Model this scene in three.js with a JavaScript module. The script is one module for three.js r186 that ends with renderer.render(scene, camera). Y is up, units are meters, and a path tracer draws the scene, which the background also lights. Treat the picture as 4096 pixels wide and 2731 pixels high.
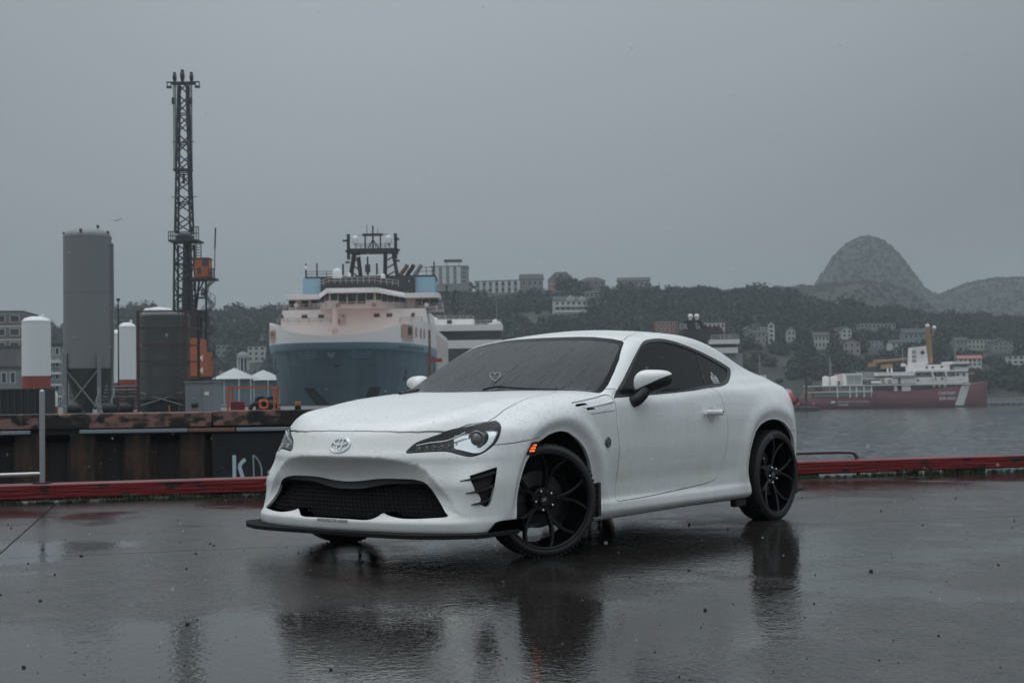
import * as THREE from 'three';
import { mergeGeometries } from 'three/addons/utils/BufferGeometryUtils.js';
import { RoundedBoxGeometry } from 'three/addons/geometries/RoundedBoxGeometry.js';
import { ImprovedNoise } from 'three/addons/math/ImprovedNoise.js';
import { FontLoader } from 'three/addons/loaders/FontLoader.js';
import { TextGeometry } from 'three/addons/geometries/TextGeometry.js';

// ---------------------------------------------------------------- camera, sky, sun, exposure
const scene = new THREE.Scene();
const camera = new THREE.PerspectiveCamera(26.83, 1024 / 682, 0.1, 9000);
camera.filmGauge = 36;
camera.position.set(0, 0.882, 0);
camera.rotation.order = 'YXZ';
camera.rotation.set(0.0369, 0, -0.0153);
camera.focus = 8.0;
camera.userData.fStop = 7;
const renderer = new THREE.WebGLRenderer({ antialias: true });
renderer.toneMapping = THREE.LinearToneMapping;
renderer.toneMappingExposure = 1;
renderer.shadowMap.enabled = true;
{ // an overcast rain sky: brightest overhead, falling to dim rain haze at the horizon, with a few soft darker banks of cloud
  const W = 256, H = 128, d = new Float32Array(W * H * 4), n = new ImprovedNoise();
  for (let y = 0; y < H; y++) for (let x = 0; x < W; x++) {
    const el = (y + 0.5) / H * Math.PI - Math.PI / 2, az = (x + 0.5) / W * 2 * Math.PI - Math.PI, s = Math.max(0, Math.sin(el));
    const px = Math.cos(az) * Math.cos(el), pz = Math.sin(az) * Math.cos(el);
    const bank = (a, w) => Math.exp(-(((az + Math.PI / 2 - a) / w) ** 2)) * Math.exp(-s / 0.35), c = (1 - 0.46 * bank(0.44, 0.24) - 0.13 * bank(-0.5, 0.26)) * (1 + 0.10 * n.noise(px * 1.7, s * 3, pz * 1.7) + 0.05 * n.noise(px * 4 + 7, s * 8, pz * 4));
    const L = (0.165 + 0.17 * (1 - Math.exp(-s / 0.08)) + 1.20 * s * s) * c, i = (y * W + x) * 4;
    d[i] = L * 0.875; d[i + 1] = L * 0.985; d[i + 2] = L * 1.06; d[i + 3] = 1;
  }
  const t = new THREE.DataTexture(d, W, H, THREE.RGBAFormat, THREE.FloatType);
  t.mapping = THREE.EquirectangularReflectionMapping; t.magFilter = t.minFilter = THREE.LinearFilter; t.needsUpdate = true;
  scene.background = t; scene.environment = t;
}
const sun = new THREE.DirectionalLight(0xfff4ea, 0.5);
sun.position.set(-20, 70, -12); sun.castShadow = true; sun.shadow.radius = 60;
Object.assign(sun.shadow.camera, { left: -30, right: 30, top: 30, bottom: -30, near: 1, far: 200 });
scene.add(sun, sun.target);
scene.fog = new THREE.FogExp2(0xdfe9ee, 0.00040);

// ---------------------------------------------------------------- helpers
let seed = 12345;
const rnd = () => { seed = (seed * 1664525 + 1013904223) >>> 0; return seed / 4294967296; };
const rr = (a, b) => a + (b - a) * rnd();
const used = new Map();
function numbered(name) { const k = used.get(name) ?? 0; used.set(name, k + 1); return k ? name + '_' + String(k).padStart(3, '0') : name; }
const flags = (o) => { o.castShadow = o.receiveShadow = true; return o; };
function tag(o, label, category, group, kind) { Object.assign(o.userData, { label, category }); if (group) o.userData.group = group; if (kind) o.userData.kind = kind; return o; }
function thing(name, label, category, [x, y, z] = [0, 0, 0], turn = 0, group) {
  const o = new THREE.Group(); o.name = numbered(name); o.position.set(x, y, z); o.rotation.y = turn; scene.add(o);
  return tag(o, label, category, group);
}
const clean = (g) => { const q = g.index ? g.toNonIndexed() : g; for (const k of Object.keys(q.attributes)) if (!['position', 'normal', 'uv'].includes(k)) q.deleteAttribute(k); if (!q.attributes.uv) q.setAttribute('uv', new THREE.Float32BufferAttribute(new Float32Array(q.attributes.position.count * 2), 2)); return q; };
const merge = (gs) => { gs = (Array.isArray(gs) ? gs : [gs]).filter(Boolean); return gs.length === 1 ? gs[0] : mergeGeometries(gs.map(clean)); };
function part(name, gs, m, parent, label) { const o = flags(new THREE.Mesh(merge(gs), m)); o.name = name; parent.add(o); if (label) o.userData.label = label; return o; }
function solo(name, gs, m, label, category, group) { const o = flags(new THREE.Mesh(merge(gs), m)); o.name = numbered(name); scene.add(o); return tag(o, label, category, group); }
function struct(name, gs, m, label) { const o = flags(new THREE.Mesh(merge(gs), m)); o.name = numbered(name); scene.add(o); o.userData.kind = 'structure'; if (label) o.userData.label = label; return o; }
const V = (x, y, z) => new THREE.Vector3(x, y, z);
const move = (g, x, y, z, rx = 0, ry = 0, rz = 0) => g.applyMatrix4(new THREE.Matrix4().compose(V(x, y, z), new THREE.Quaternion().setFromEuler(new THREE.Euler(rx, ry, rz)), V(1, 1, 1)));
const box = (w, h, d, x = 0, y = 0, z = 0, ry = 0) => move(new THREE.BoxGeometry(w, h, d), x, y, z, 0, ry, 0);
const rbox = (w, h, d, r, x = 0, y = 0, z = 0, ry = 0) => move(new RoundedBoxGeometry(w, h, d, 2, r), x, y, z, 0, ry, 0);
const cyl = (r0, r1, h, x = 0, y = 0, z = 0, n = 16) => move(new THREE.CylinderGeometry(r1, r0, h, n), x, y, z);   // r0 bottom, r1 top
function bar(a, b, r, n = 6) {                                      // a rod between two points
  const p = V(...a), q = V(...b), d = q.clone().sub(p), g = new THREE.CylinderGeometry(r, r, d.length(), n);
  return g.applyMatrix4(new THREE.Matrix4().compose(p.add(q).multiplyScalar(0.5), new THREE.Quaternion().setFromUnitVectors(V(0, 1, 0), d.normalize()), V(1, 1, 1)));
}
const tube = (pts, r, n = 8, seg = 24) => new THREE.TubeGeometry(new THREE.CatmullRomCurve3(pts.map((p) => V(...p))), seg, r, n);
const lathe = (pts, n = 24) => new THREE.LatheGeometry(pts.map((p) => new THREE.Vector2(...p)), n);
function prism(pts, depth, bevel = 0) { const s = new THREE.Shape(pts.map((p) => new THREE.Vector2(...p))); return new THREE.ExtrudeGeometry(s, { depth, bevelEnabled: bevel > 0, bevelSize: bevel, bevelThickness: bevel, bevelSegments: 2, steps: 1 }); }
const std = (color, roughness = 0.6, metalness = 0, more = {}) => new THREE.MeshStandardMaterial({ color: Array.isArray(color) ? new THREE.Color().setRGB(...color) : new THREE.Color(color), roughness, metalness, ...more });
const phy = (color, more = {}) => new THREE.MeshPhysicalMaterial({ color: Array.isArray(color) ? new THREE.Color().setRGB(...color) : new THREE.Color(color), ...more });
const perlin = new ImprovedNoise();
const fbm = (x, y, z, o = 4) => { let v = 0, a = 0.5, f = 1; for (let i = 0; i < o; i++) { v += a * perlin.noise(x * f, y * f, z * f + i * 7.3); a *= 0.5; f *= 2.03; } return v; };
function texture(w, h, f, srgb = false, repeat) {                   // f(u, v, px, py) -> [r, g, b] or a number, 0..1; the pattern must tile by itself
  const d = new Uint8Array(w * h * 4);
  for (let y = 0; y < h; y++) for (let x = 0; x < w; x++) {
    const c = f(x / w, y / h, x, y), i = (y * w + x) * 4, a = Array.isArray(c) ? c : [c, c, c];
    for (let k = 0; k < 3; k++) d[i + k] = Math.max(0, Math.min(255, a[k] * 255 + 0.5)); d[i + 3] = 255;
  }
  const t = new THREE.DataTexture(d, w, h); t.magFilter = THREE.LinearFilter; t.wrapS = t.wrapT = THREE.RepeatWrapping; if (srgb) t.colorSpace = THREE.SRGBColorSpace;
  if (repeat) t.repeat.set(...repeat); t.needsUpdate = true; return t;
}
const hash2 = (i, j, s) => { let h = (i * 374761393 + j * 668265263 + s * 2147483647) | 0; h = Math.imul(h ^ (h >>> 13), 1274126177); return ((h ^ (h >>> 16)) >>> 0) / 4294967296; };
const tile = (u, v, n, o = 4, z = 0, m = n) => {                    // value noise that tiles: n cells across u, m cells across v, o octaves; about -0.7..0.7
  let sum = 0, a = 0.7;
  for (let k = 0; k < o; k++) {
    const N = Math.max(1, Math.round(n)) << k, Mm = Math.max(1, Math.round(m)) << k, x = u * N, y = v * Mm, i = Math.floor(x), j = Math.floor(y), p = x - i, q = y - j, P = p * p * (3 - 2 * p), Q = q * q * (3 - 2 * q), w = (a, b) => ((a % b) + b) % b, h = (a, b) => hash2(w(a, N), w(b, Mm), Math.round(z * 7) + k * 31);
    sum += a * (((h(i, j) * (1 - P) + h(i + 1, j) * P) * (1 - Q) + (h(i, j + 1) * (1 - P) + h(i + 1, j + 1) * P) * Q) * 2 - 1); a *= 0.5;
  }
  return sum;
};
function canvasTex(w, h, draw, srgb = true) { const c = document.createElement('canvas'); c.width = w; c.height = h; draw(c.getContext('2d'), w, h); const t = new THREE.CanvasTexture(c); if (srgb) t.colorSpace = THREE.SRGBColorSpace; return t; }
// ---------------------------------------------------------------- the wet quay
const kerbZ = (x) => -13.52 - 0.273 * x, KTURN = Math.atan(0.273);   // front face of the kerb timbers on the ground
const onKerb = (s, off = 0) => [s * Math.cos(KTURN) - off * Math.sin(KTURN) * 1, -13.52 - s * Math.sin(KTURN) - off * Math.cos(KTURN)];   // s along the kerb, off towards the water
const WATER_Y = -4.2;
{
  const N = 2048, white = new Float32Array(N * N); for (let i = 0; i < N * N; i++) white[i] = rnd();
  const at = (x, y) => white[(y & (N - 1)) * N + (x & (N - 1))];
  const low = new Float32Array(256 * 256), mid = new Float32Array(512 * 512);
  for (let y = 0; y < 256; y++) for (let x = 0; x < 256; x++) low[y * 256 + x] = tile(x / 256, y / 256, 5, 4, 3);
  for (let y = 0; y < 512; y++) for (let x = 0; x < 512; x++) mid[y * 512 + x] = tile(x / 512, y / 512, 40, 3, 8);
  const bil = (g, n, u, v) => { const a = u * n, b = v * n, i = Math.floor(a), j = Math.floor(b), p = a - i, q = b - j, f = (x, y) => g[((y % n + n) % n) * n + ((x % n + n) % n)]; return (f(i, j) * (1 - p) + f(i + 1, j) * p) * (1 - q) + (f(i, j + 1) * (1 - p) + f(i + 1, j + 1) * p) * q; };
  const wet = (u, v) => { const w = bil(low, 256, u, v) * 1.6 + bil(mid, 512, u, v) * 0.35; return Math.max(0, Math.min(1, 0.5 + w * 1.5)); };
  const vn = (x, y, p) => { const n = Math.round(N / p), a = x / N * n, b = y / N * n, i = Math.floor(a), j = Math.floor(b), f = a - i, g = b - j, F = f * f * (3 - 2 * f), G = g * g * (3 - 2 * g), q = (r, c) => white[(c % n) * N + (r % n)]; return (q(i, j) * (1 - F) + q(i + 1, j) * F) * (1 - G) + (q(i, j + 1) * (1 - F) + q(i + 1, j + 1) * F) * G; };
  const bump = texture(N, N, (u, v, x, y) => { const g = vn(x, y, 2) * 0.26 + vn(x, y, 4) * 0.30 + vn(x, y, 9.0196) * 0.26 + vn(x, y, 23.0112) * 0.18, w = wet(u, v); return (0.3 + 0.7 * (1 - w)) * (g * 0.8 + 0.2 * (0.5 + bil(mid, 512, u, v))); });
  const rough = texture(1024, 1024, (u, v, x, y) => { const w = wet(u, v); return 0.24 - 0.165 * w + 0.06 * (at(x, y) - 0.5); });
  const col = texture(1024, 1024, (u, v, x, y) => { const w = wet(u, v), g = 0.62 + 0.76 * at(x * 2, y * 2), b = bil(mid, 512, u * 1, v * 1), r = 0.5 + 0.5 * Math.max(-1, Math.min(1, b * 2)); return [0.165 * g + 0.055 * r * (1.1 - w), 0.155 * g + 0.038 * r * (1.1 - w), 0.150 * g + 0.028 * r * (1.1 - w)]; }, true);
  for (const t of [bump, rough, col]) t.repeat.set(1 / 8, 1 / 8);
  const ground = phy([1, 1, 1], { map: col, roughness: 1, roughnessMap: rough, bumpMap: bump, bumpScale: 0.0050, ior: 1.5 });
  // slabs of asphalt with open joints between them
  const slab = (pts) => { const g = new THREE.ShapeGeometry(new THREE.Shape(pts.map(([x, z]) => new THREE.Vector2(x, -z)))); g.rotateX(-Math.PI / 2); const p = g.attributes.position, uv = g.attributes.uv; for (let i = 0; i < p.count; i++) uv.setXY(i, p.getX(i), p.getZ(i)); return g; };
  const jz = (x) => -8.89 - 0.268 * x, jx = (z) => -2.94 + (z + 8.1) * 0.265, e = 0.006;
  const quay = new THREE.Group(); quay.name = 'quay_ground'; scene.add(quay); quay.userData.kind = 'structure';
  part('asphalt_slab', slab([[-60, 15], [60, 15], [60, jz(60) + e], [-60, jz(-60) + e]]), ground, quay);
  part('asphalt_slab', slab([[jx(-8.1) + e, jz(jx(-8.1)) - e], [60, jz(60) - e], [60, kerbZ(60) + 0.02 - 0.4], [jx(-12.3) + e, kerbZ(jx(-12.3)) - 0.38]]), ground, quay);
  part('asphalt_slab', slab([[-60, jz(-60) - e], [jx(-8.1) - e, jz(jx(-8.1)) - e], [jx(-12.3) - e, kerbZ(jx(-12.3)) - 0.38], [-60, kerbZ(-60) - 0.38]]), ground, quay);
  const concrete = std([0.12, 0.115, 0.108], 0.8);
  part('quay_wall', box(120, 5.5, 12, 0, -2.762, 5.6, 0).applyMatrix4(new THREE.Matrix4().makeRotationY(KTURN)).applyMatrix4(new THREE.Matrix4().makeTranslation(0, 0, -13.52 + 0.0)), concrete, quay);
  // red painted timbers along the edge, held up on blocks
  const worn = texture(1024, 256, (u, v, x, y) => { const n = tile(u, v, 30, 4, 2, 8), k = n > 0.56 ? 1 : n > 0.48 ? (n - 0.48) / 0.08 : 0, g = 0.9 + 0.2 * at(x, y) + 0.16 * tile(u, v, 14, 3, 5, 24); return [(0.43 * g) * (1 - k) + 0.17 * k, 0.065 * g * (1 - k) + 0.08 * k, 0.085 * g * (1 - k) + 0.07 * k]; }, true, [0.35, 1.4]);
  const grainB = texture(512, 128, (u, v, x, y) => 0.5 + 0.35 * tile(u, v, 8, 3, 6, 40) + 0.15 * at(x, y), false, [0.5, 2]);
  const redPaint = phy([1, 1, 1], { map: worn, roughness: 0.38, bumpMap: grainB, bumpScale: 0.006 });
  const place = (o, s, y, off) => { const [x, z] = onKerb(s, off); o.position.set(x, y, z); o.rotation.y = KTURN; return o; };
  [[-14.0, -7.02, 'red kerb timber at the left edge of the photo'], [-7.0, 5.98, 'long red kerb timber behind the white coupe'], [6.0, 13.5, 'red kerb timber at the right edge of the photo']].forEach(([a, b, label], i) => {
    const L = b - a, g = new RoundedBoxGeometry(L, 0.128, 0.30, 3, 0.016), p = g.attributes.position, uv = g.attributes.uv, nn = g.attributes.normal;
    for (let k = 0; k < p.count; k++) uv.setXY(k, p.getX(k), Math.abs(nn.getY(k)) > 0.5 ? p.getZ(k) : p.getY(k) + 0.5);
    const o = solo('kerb_timber', g, redPaint, label, 'kerb timber', 'red timbers along the quay edge'); place(o, (a + b) / 2, 0.10, 0.15);
    for (let s = a + 0.5; s < b; s += 1.9) { const bl = part('block', box(0.35, 0.036, 0.26, s - (a + b) / 2, -0.081, 0), std([0.04, 0.035, 0.03], 0.9), o); }
  });
  // pipe post with a side rail, and the low hand rail of the ladder on the right
  const galv = phy([0.42, 0.43, 0.435], { roughness: 0.33, metalness: 0.75, bumpMap: grainB, bumpScale: 0.0012 });
  { const t = thing('ladder_post', 'grey steel pipe post with a side rail at the quay edge', 'post', [-4.13, 0.164, -12.55]);
    part('post', [cyl(0.024, 0.024, 0.80, 0, 0.40, 0, 20), move(new THREE.SphereGeometry(0.024, 20, 10, 0, 6.3, 0, 1.57), 0, 0.80, 0)], galv, t);
    part('rail', bar([0, 0.085, 0], [-1.5, 0.085 - 0.012, 0.41], 0.019, 16), galv, t);
    part('base_plate', [box(0.13, 0.012, 0.11, 0, 0.004, 0), ...[[1, 1], [1, -1], [-1, 1], [-1, -1]].map(([i, k]) => cyl(0.008, 0.008, 0.02, i * 0.05, 0.014, k * 0.04, 6))], std([0.05, 0.045, 0.042], 0.6, 0.5), t); }
  { const t = thing('hand_rail', 'low bent steel hand rail behind the red kerb right of the car', 'handrail', [3.4, 0, -14.72]);
    part('rail_tube', tube([[-0.95, -0.3, 0.22], [-0.95, 0.10, 0.22], [-0.90, 0.228, 0.21], [-0.7, 0.236, 0.16], [0, 0.238, 0], [0.10, 0.225, -0.02], [0.135, 0.17, -0.03], [0.14, 0.02, -0.03], [0.14, -0.4, -0.03]], 0.021, 12, 60), std([0.16, 0.165, 0.17], 0.4, 0.8), t); }
  // weeds along the foot of the kerb
  const blade = (n, h) => { const p = [], t = []; for (let k = 0; k < n; k++) { const a = rr(0, 6.28), l = rr(0.4, 1) * h, out = rr(0.2, 0.8) * l, w = 0.004, dx = Math.cos(a), dz = Math.sin(a), b = p.length / 3, x0 = rr(-0.05, 0.05), z0 = rr(-0.04, 0.04); for (let i = 0; i <= 4; i++) { const f = i / 4, r = out * f * f, y = l * (f - 0.25 * f * f), ww = w * (1 - f * 0.85); p.push(x0 + dx * r - dz * ww, y, z0 + dz * r + dx * ww, x0 + dx * r + dz * ww, y, z0 + dz * r - dx * ww); if (i) { const q = b + (i - 1) * 2; t.push(q, q + 1, q + 2, q + 1, q + 3, q + 2); } } } const g = new THREE.BufferGeometry(); g.setAttribute('position', new THREE.Float32BufferAttribute(p, 3)); g.setIndex(t); const gg = g.toNonIndexed(); gg.computeVertexNormals(); return gg; };
  const weedM = std([0.045, 0.062, 0.036], 0.8), n = 900, weeds = flags(new THREE.InstancedMesh(blade(26, 0.12), weedM, n)), m4 = new THREE.Matrix4();
  for (let k = 0; k < n; k++) { let s = rr(-9, 12); const c = Math.sin(s * 1.7) + Math.sin(s * 3.1 + 1), sc = 0.35 + 0.75 * rnd() * Math.max(0.15, (c + 1.4) / 3); const [x, z] = onKerb(s, rr(-0.10, 0.02)); m4.compose(V(x, 0, z), new THREE.Quaternion().setFromEuler(new THREE.Euler(0, rr(0, 6), 0)), V(sc * 1.2, sc, sc * 1.2)); weeds.setMatrixAt(k, m4); weeds.setColorAt(k, new THREE.Color().setRGB(rr(0.6, 1.5), rr(0.7, 1.2), rr(0.6, 1))); }
  weeds.name = 'weeds'; scene.add(weeds); tag(weeds, 'straggling weeds and grass growing along the foot of the red kerb', 'weeds', null, 'stuff');
  const peb = flags(new THREE.InstancedMesh(new THREE.DodecahedronGeometry(1, 0), std([0.016, 0.016, 0.016], 0.6), 750));
  for (let k = 0; k < 750; k++) { const d = 4.2 + 9.5 * rnd() ** 0.8, x = rr(-0.42, 0.42) * d, z = -d, r = 0.002 + 0.0075 * rnd() ** 6; m4.compose(V(x, z < kerbZ(x) + 0.1 ? -1 : r * 0.35, z), new THREE.Quaternion().setFromEuler(new THREE.Euler(rr(0, 3), rr(0, 3), 0)), V(r * rr(0.8, 1.5), r * 0.75, r)); peb.setMatrixAt(k, m4); peb.setColorAt(k, new THREE.Color().setRGB(1, 1, 1).multiplyScalar(rr(0.6, 1.8))); }
  const drop = flags(new THREE.InstancedMesh(new THREE.SphereGeometry(1, 6, 5), phy([0.8, 0.82, 0.83], { roughness: 0.05 }), 2600));   // falling rain caught in the air
  for (let k = 0; k < 2600; k++) { const d = 1.6 + 18 * rnd() ** 0.75, r = 0.0007 + 0.0009 * rnd(); m4.compose(V(rr(-0.42, 0.42) * d, 0.88 + rr(-0.26, 0.34) * d, -d), new THREE.Quaternion(), V(r, r * 1.2, r)); drop.setMatrixAt(k, m4); }
  drop.name = 'rain'; scene.add(drop); tag(drop, 'small raindrops falling all through the air', 'rain', null, 'stuff');
  peb.name = 'pebbles'; scene.add(peb); tag(peb, 'small dark pebbles scattered over the wet quay', 'pebbles', null, 'stuff');
}
// ---------------------------------------------------------------- harbour water: choppy near by, one sheet to the horizon
{
  const chop = texture(512, 512, (u, v) => 0.5 + 0.5 * tile(u, v, 10, 4, 1, 14)); chop.repeat.set(1 / 9, 1 / 7);
  const waterM = phy([0.018, 0.028, 0.034], { roughness: 0.10, ior: 1.33, bumpMap: chop, bumpScale: 0.10 });
  const waveY = (x, z) => 0.30 * fbm(x * 0.16 + 3, z * 0.30, 1.5, 4) + 0.16 * (1 - 2 * Math.abs(perlin.noise(x * 0.5 + z * 0.1, z * 0.75, 4)));
  const p = [], uv = [], t = [], NX = 330, rows = []; for (let d = 11; d < 430; d *= 1.0078) rows.push(d);
  rows.forEach((d, j) => { for (let i = 0; i <= NX; i++) { const x = d * (-0.5 + 1.15 * i / NX), z = -d, fade = Math.max(0, 1 - d / 420); p.push(x, waveY(x, z) * (0.35 + 0.65 * fade), z); uv.push(x, z); if (j && i < NX) { const a = (j - 1) * (NX + 1) + i, b = a + NX + 1; t.push(a, a + 1, b, b, a + 1, b + 1); } } });
  const g = new THREE.BufferGeometry(); g.setAttribute('position', new THREE.Float32BufferAttribute(p, 3)); g.setAttribute('uv', new THREE.Float32BufferAttribute(uv, 2)); g.setIndex(t); g.computeVertexNormals();
  struct('water', g, waterM, 'choppy grey harbour water').position.y = WATER_Y;
  const g2 = new THREE.PlaneGeometry(9000, 4400); g2.rotateX(-Math.PI / 2); const q = g2.attributes.position, w = g2.attributes.uv; for (let i = 0; i < q.count; i++) w.setXY(i, q.getX(i), q.getZ(i));
  struct('far_water', g2, waterM, 'open water beyond the harbour').position.set(0, WATER_Y - 0.45, -2207);
}
// ---------------------------------------------------------------- where the far houses stand: place on the line of sight at 500 m, width, height, wall, label, form
const HOUSES = [
  [[-4.3, 35.98, -500.0], 15.368, 4.191, 'grey', 'low flats with white upright stripes, right of the tall striped block', { rows: 2, cols: 7, roof: 'flat', stripes: true, cat: 'apartment building', name: 'apartment_building' }],
  [[-2.89, 33.24, -500.0], 9.343, 2.707, 'dark', 'dark building with two groups of white framed windows below the striped flats', { rows: 1, cols: 6, roof: 'flat' }],
  [[7.11, 38.08, -500.0], 7.684, 2.62, 'grey', 'grey gabled house on the crest left of the orange and white house', { rows: 1, cols: 4, rhk: 0.7 }],
  [[17.51, 37.4, -500.0], 9.081, 2.969, 'orange', 'large orange and white house with a dark hipped roof on the crest', { rows: 2, cols: 6, roof: 'hip', rhk: 1.0 }],
  [[28.46, 37.93, -500.0], 8.732, 2.096, 'brown', 'dark hipped roof house on the crest right of the orange and white house', { rows: 1, cols: 4, roof: 'hip', rhk: 0.6 }],
  [[42.89, 37.36, -500.0], 11.002, 2.27, 'grey', 'long low house with a front gable at the right end of the crest', { rows: 1, cols: 6, rhk: 0.55 }],
  [[28.69, 36.17, -500.0], 3.493, 1.31, 'white', 'small white shed standing below the dark hipped house', { rows: 1, cols: 2, roof: 'flat' }],
  [[28.13, 33.9, -500.0], 4.89, 1.746, 'grey', 'small grey house half hidden in shrubs below the white shed', { rows: 1, cols: 3, rhk: 0.4 }],
  [[20.39, 28.85, -500.0], 11.439, 4.279, 'cream', 'pale two-storey house with three gables and a verandah amid the woods', { rows: 2, cols: 6, rhk: 0.35, gables: true }],
  [[16.11, 34.44, -500.0], 4.628, 1.572, 'brown', 'small brown house above the pale gabled house', { rows: 1, cols: 3, rhk: 0.4 }],
  [[53.78, 21.34, -500.0], 7.684, 4.191, 'red', 'red house with white windows just above the car roof', { rows: 2, cols: 5, roof: 'flat' }],
  [[62.15, 20.08, -500.0], 7.16, 4.715, 'grey', 'grey flat-roofed house left of the dark ship mast with two domes', { rows: 2, cols: 4, roof: 'flat' }],
  [[70.45, 19.95, -500.0], 7.335, 4.715, 'white', 'white flat-roofed house right of the dark ship mast with two domes', { rows: 2, cols: 5, roof: 'flat' }],
  [[87.85, 18.46, -500.0], 3.231, 4.541, 'white', 'white house beside the tall white narrow house', { rows: 3, cols: 3, roof: 'flat' }],
  [[90.67, 17.54, -500.0], 2.27, 6.112, 'white', 'tall narrow white house with a peaked top', { rows: 4, cols: 1, roof: 'front', rhk: 0.2 }],
  [[86.51, 17.17, -500.0], 4.279, 3.58, 'pink', 'dull pink house in front of the white houses', { rows: 2, cols: 3, rhk: 0.3 }],
  [[82.64, 18.01, -500.0], 2.794, 4.017, 'grey', 'narrow grey house left of the dull pink house', { rows: 3, cols: 2, roof: 'front', rhk: 0.25 }],
  [[97.45, 15.86, -500.0], 2.794, 5.588, 'cream', 'narrow cream house right of the tall white narrow house', { rows: 3, cols: 2, roof: 'front', rhk: 0.25 }],
  [[107.7, 15.36, -500.0], 5.152, 4.191, 'cream', 'broad cream house in the middle of the far slope', { rows: 2, cols: 4, rhk: 0.3 }],
  [[112.65, 19.83, -500.0], 4.017, 2.532, 'red', 'dull red house high on the slope right of the cream house', { rows: 2, cols: 3, roof: 'flat' }],
  [[116.34, 18.72, -500.0], 3.405, 2.794, 'white', 'white house beside the dull red house', { rows: 2, cols: 2, roof: 'front', rhk: 0.4 }],
  [[126.98, 21.36, -500.0], 12.486, 2.27, 'grey', 'long pale terrace highest on the far slope', { rows: 1, cols: 9, roof: 'flat' }],
  [[118.78, 12.91, -500.0], 5.763, 4.191, 'pink', 'pinkish house below the broad cream house', { rows: 2, cols: 3, roof: 'front', rhk: 0.35 }],
  [[126.82, 14.71, -500.0], 5.676, 2.969, 'blue', 'pale blue house left of the white funnel', { rows: 2, cols: 4, roof: 'flat' }],
  [[134.47, 13.55, -500.0], 5.152, 3.143, 'white', 'white house close left of the white funnel', { rows: 2, cols: 3, rhk: 0.3 }],
  [[140.64, 15.55, -500.0], 8.819, 4.366, 'blue', 'large blue house behind the white funnel', { rows: 2, cols: 5, rhk: 0.35 }],
  [[156.27, 13.48, -500.0], 4.191, 3.58, 'grey', 'grey house right of the yellow ship mast', { rows: 2, cols: 3, rhk: 0.3 }],
  [[162.74, 13.99, -500.0], 8.033, 3.493, 'cream', 'long cream house right of the grey house on the far slope', { rows: 2, cols: 6, roof: 'flat' }],
  [[170.72, 13.26, -500.0], 6.898, 3.231, 'grey', 'grey house with a steep gable at the right edge of the far slope', { rows: 2, cols: 4, roof: 'front', rhk: 0.3 }],
  [[159.61, 8.1, -500.0], 7.684, 2.62, 'white', 'white house with a red roof above the bow of the red ship', { rows: 2, cols: 5, rhk: 0.4, roofM: 'red' }],
  [[176.04, 8.54, -500.0], 7.684, 2.969, 'white', 'white house cut by the right edge of the photo', { rows: 2, cols: 4, roof: 'flat' }],
  [[-100.31, 15.74, -500.0], 5.676, 3.842, 'grey', 'grey house on the slope right of the crane', { rows: 2, cols: 3, roof: 'flat' }],
  [[-89.27, 13.65, -500.0], 6.112, 5.239, 'cream', 'cream house on the slope left of the blue and white ship', { rows: 3, cols: 3, roof: 'flat' }],
];
// ---------------------------------------------------------------- hills across the harbour
const crestPts = pchipEarly([-309.21, -193.76, -155.95, -124.47, -116.06, -98.95, -57.23, -31.98, -19.17, -5.81, 5.77, 27.03, 54.1, 75.09, 100.28, 121.19, 152.56, 194.43, 236.35, 414.49],
  [40.93, 32.85, 39.11, 37.05, 38.39, 38.55, 43.38, 47.2, 47.0, 41.54, 43.25, 46.29, 44.83, 44.29, 44.12, 40.12, 34.9, 31.11, 29.42, 24.59]);
function pchipEarly(xs, ys) { return (x) => { if (x <= xs[0]) return ys[0]; for (let i = 0; i < xs.length - 1; i++) if (x < xs[i + 1]) { const t = (x - xs[i]) / (xs[i + 1] - xs[i]), s = t * t * (3 - 2 * t); return ys[i] + (ys[i + 1] - ys[i]) * s; } return ys[ys.length - 1]; }; }
const smooth01 = (t) => { t = Math.max(0, Math.min(1, t)); return t * t * (3 - 2 * t); };
function hillY(x, z) {                                              // shore at 400-430 m, crest at 600 m
  const d = -z, shore = 405 + 18 * perlin.noise(x * 0.012, 3, 0), f = (d - shore) / (600 - shore), c = crestPts(x * 600 / Math.max(d, 420)) - 3;
  if (f < 0) return WATER_Y - 2 + Math.max(-1, f * 8) * 2;
  const up = f < 1 ? Math.pow(f, 0.85) * 0.97 + 0.03 * smooth01(f * 14) : 1 - 0.10 * Math.min(1, (f - 1) * 0.8);
  return WATER_Y + (c - WATER_Y) * up * (1 + 0.035 * fbm(x * 0.02, z * 0.02, 4)) + 1.2 * fbm(x * 0.05, z * 0.05, 1) * Math.min(1, f * 4);
}
for (const [at] of HOUSES) {                                       // step along the line of sight until it meets the slope
  let s = 0.82; while (s < 1.24 && hillY(at[0] * s, at[2] * s) < 0.88 + (at[1] - 0.88) * s) s += 0.002; at.s = s;
}
const grassCol = texture(512, 512, (u, v) => { const n = tile(u, v, 20, 4, 4), m = 0.5 + 0.5 * Math.max(-1, Math.min(1, n * 2.4)); return [0.155 + 0.06 * m, 0.165 + 0.055 * m, 0.145 + 0.045 * m]; }, true, [1 / 160, 1 / 160]);
const hillM = std([1, 1, 1], 0.95, 0, { map: grassCol }), rockCol = texture(512, 512, (u, v) => { const n = tile(u, v, 24, 5, 7), m = 0.5 + 0.5 * Math.max(-1, Math.min(1, n * 2)); return [0.10 + 0.045 * m, 0.11 + 0.04 * m, 0.10 + 0.035 * m]; }, true, [1 / 210, 1 / 150]), mountM = std([1, 1, 1], 0.95, 0, { map: rockCol });
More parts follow.
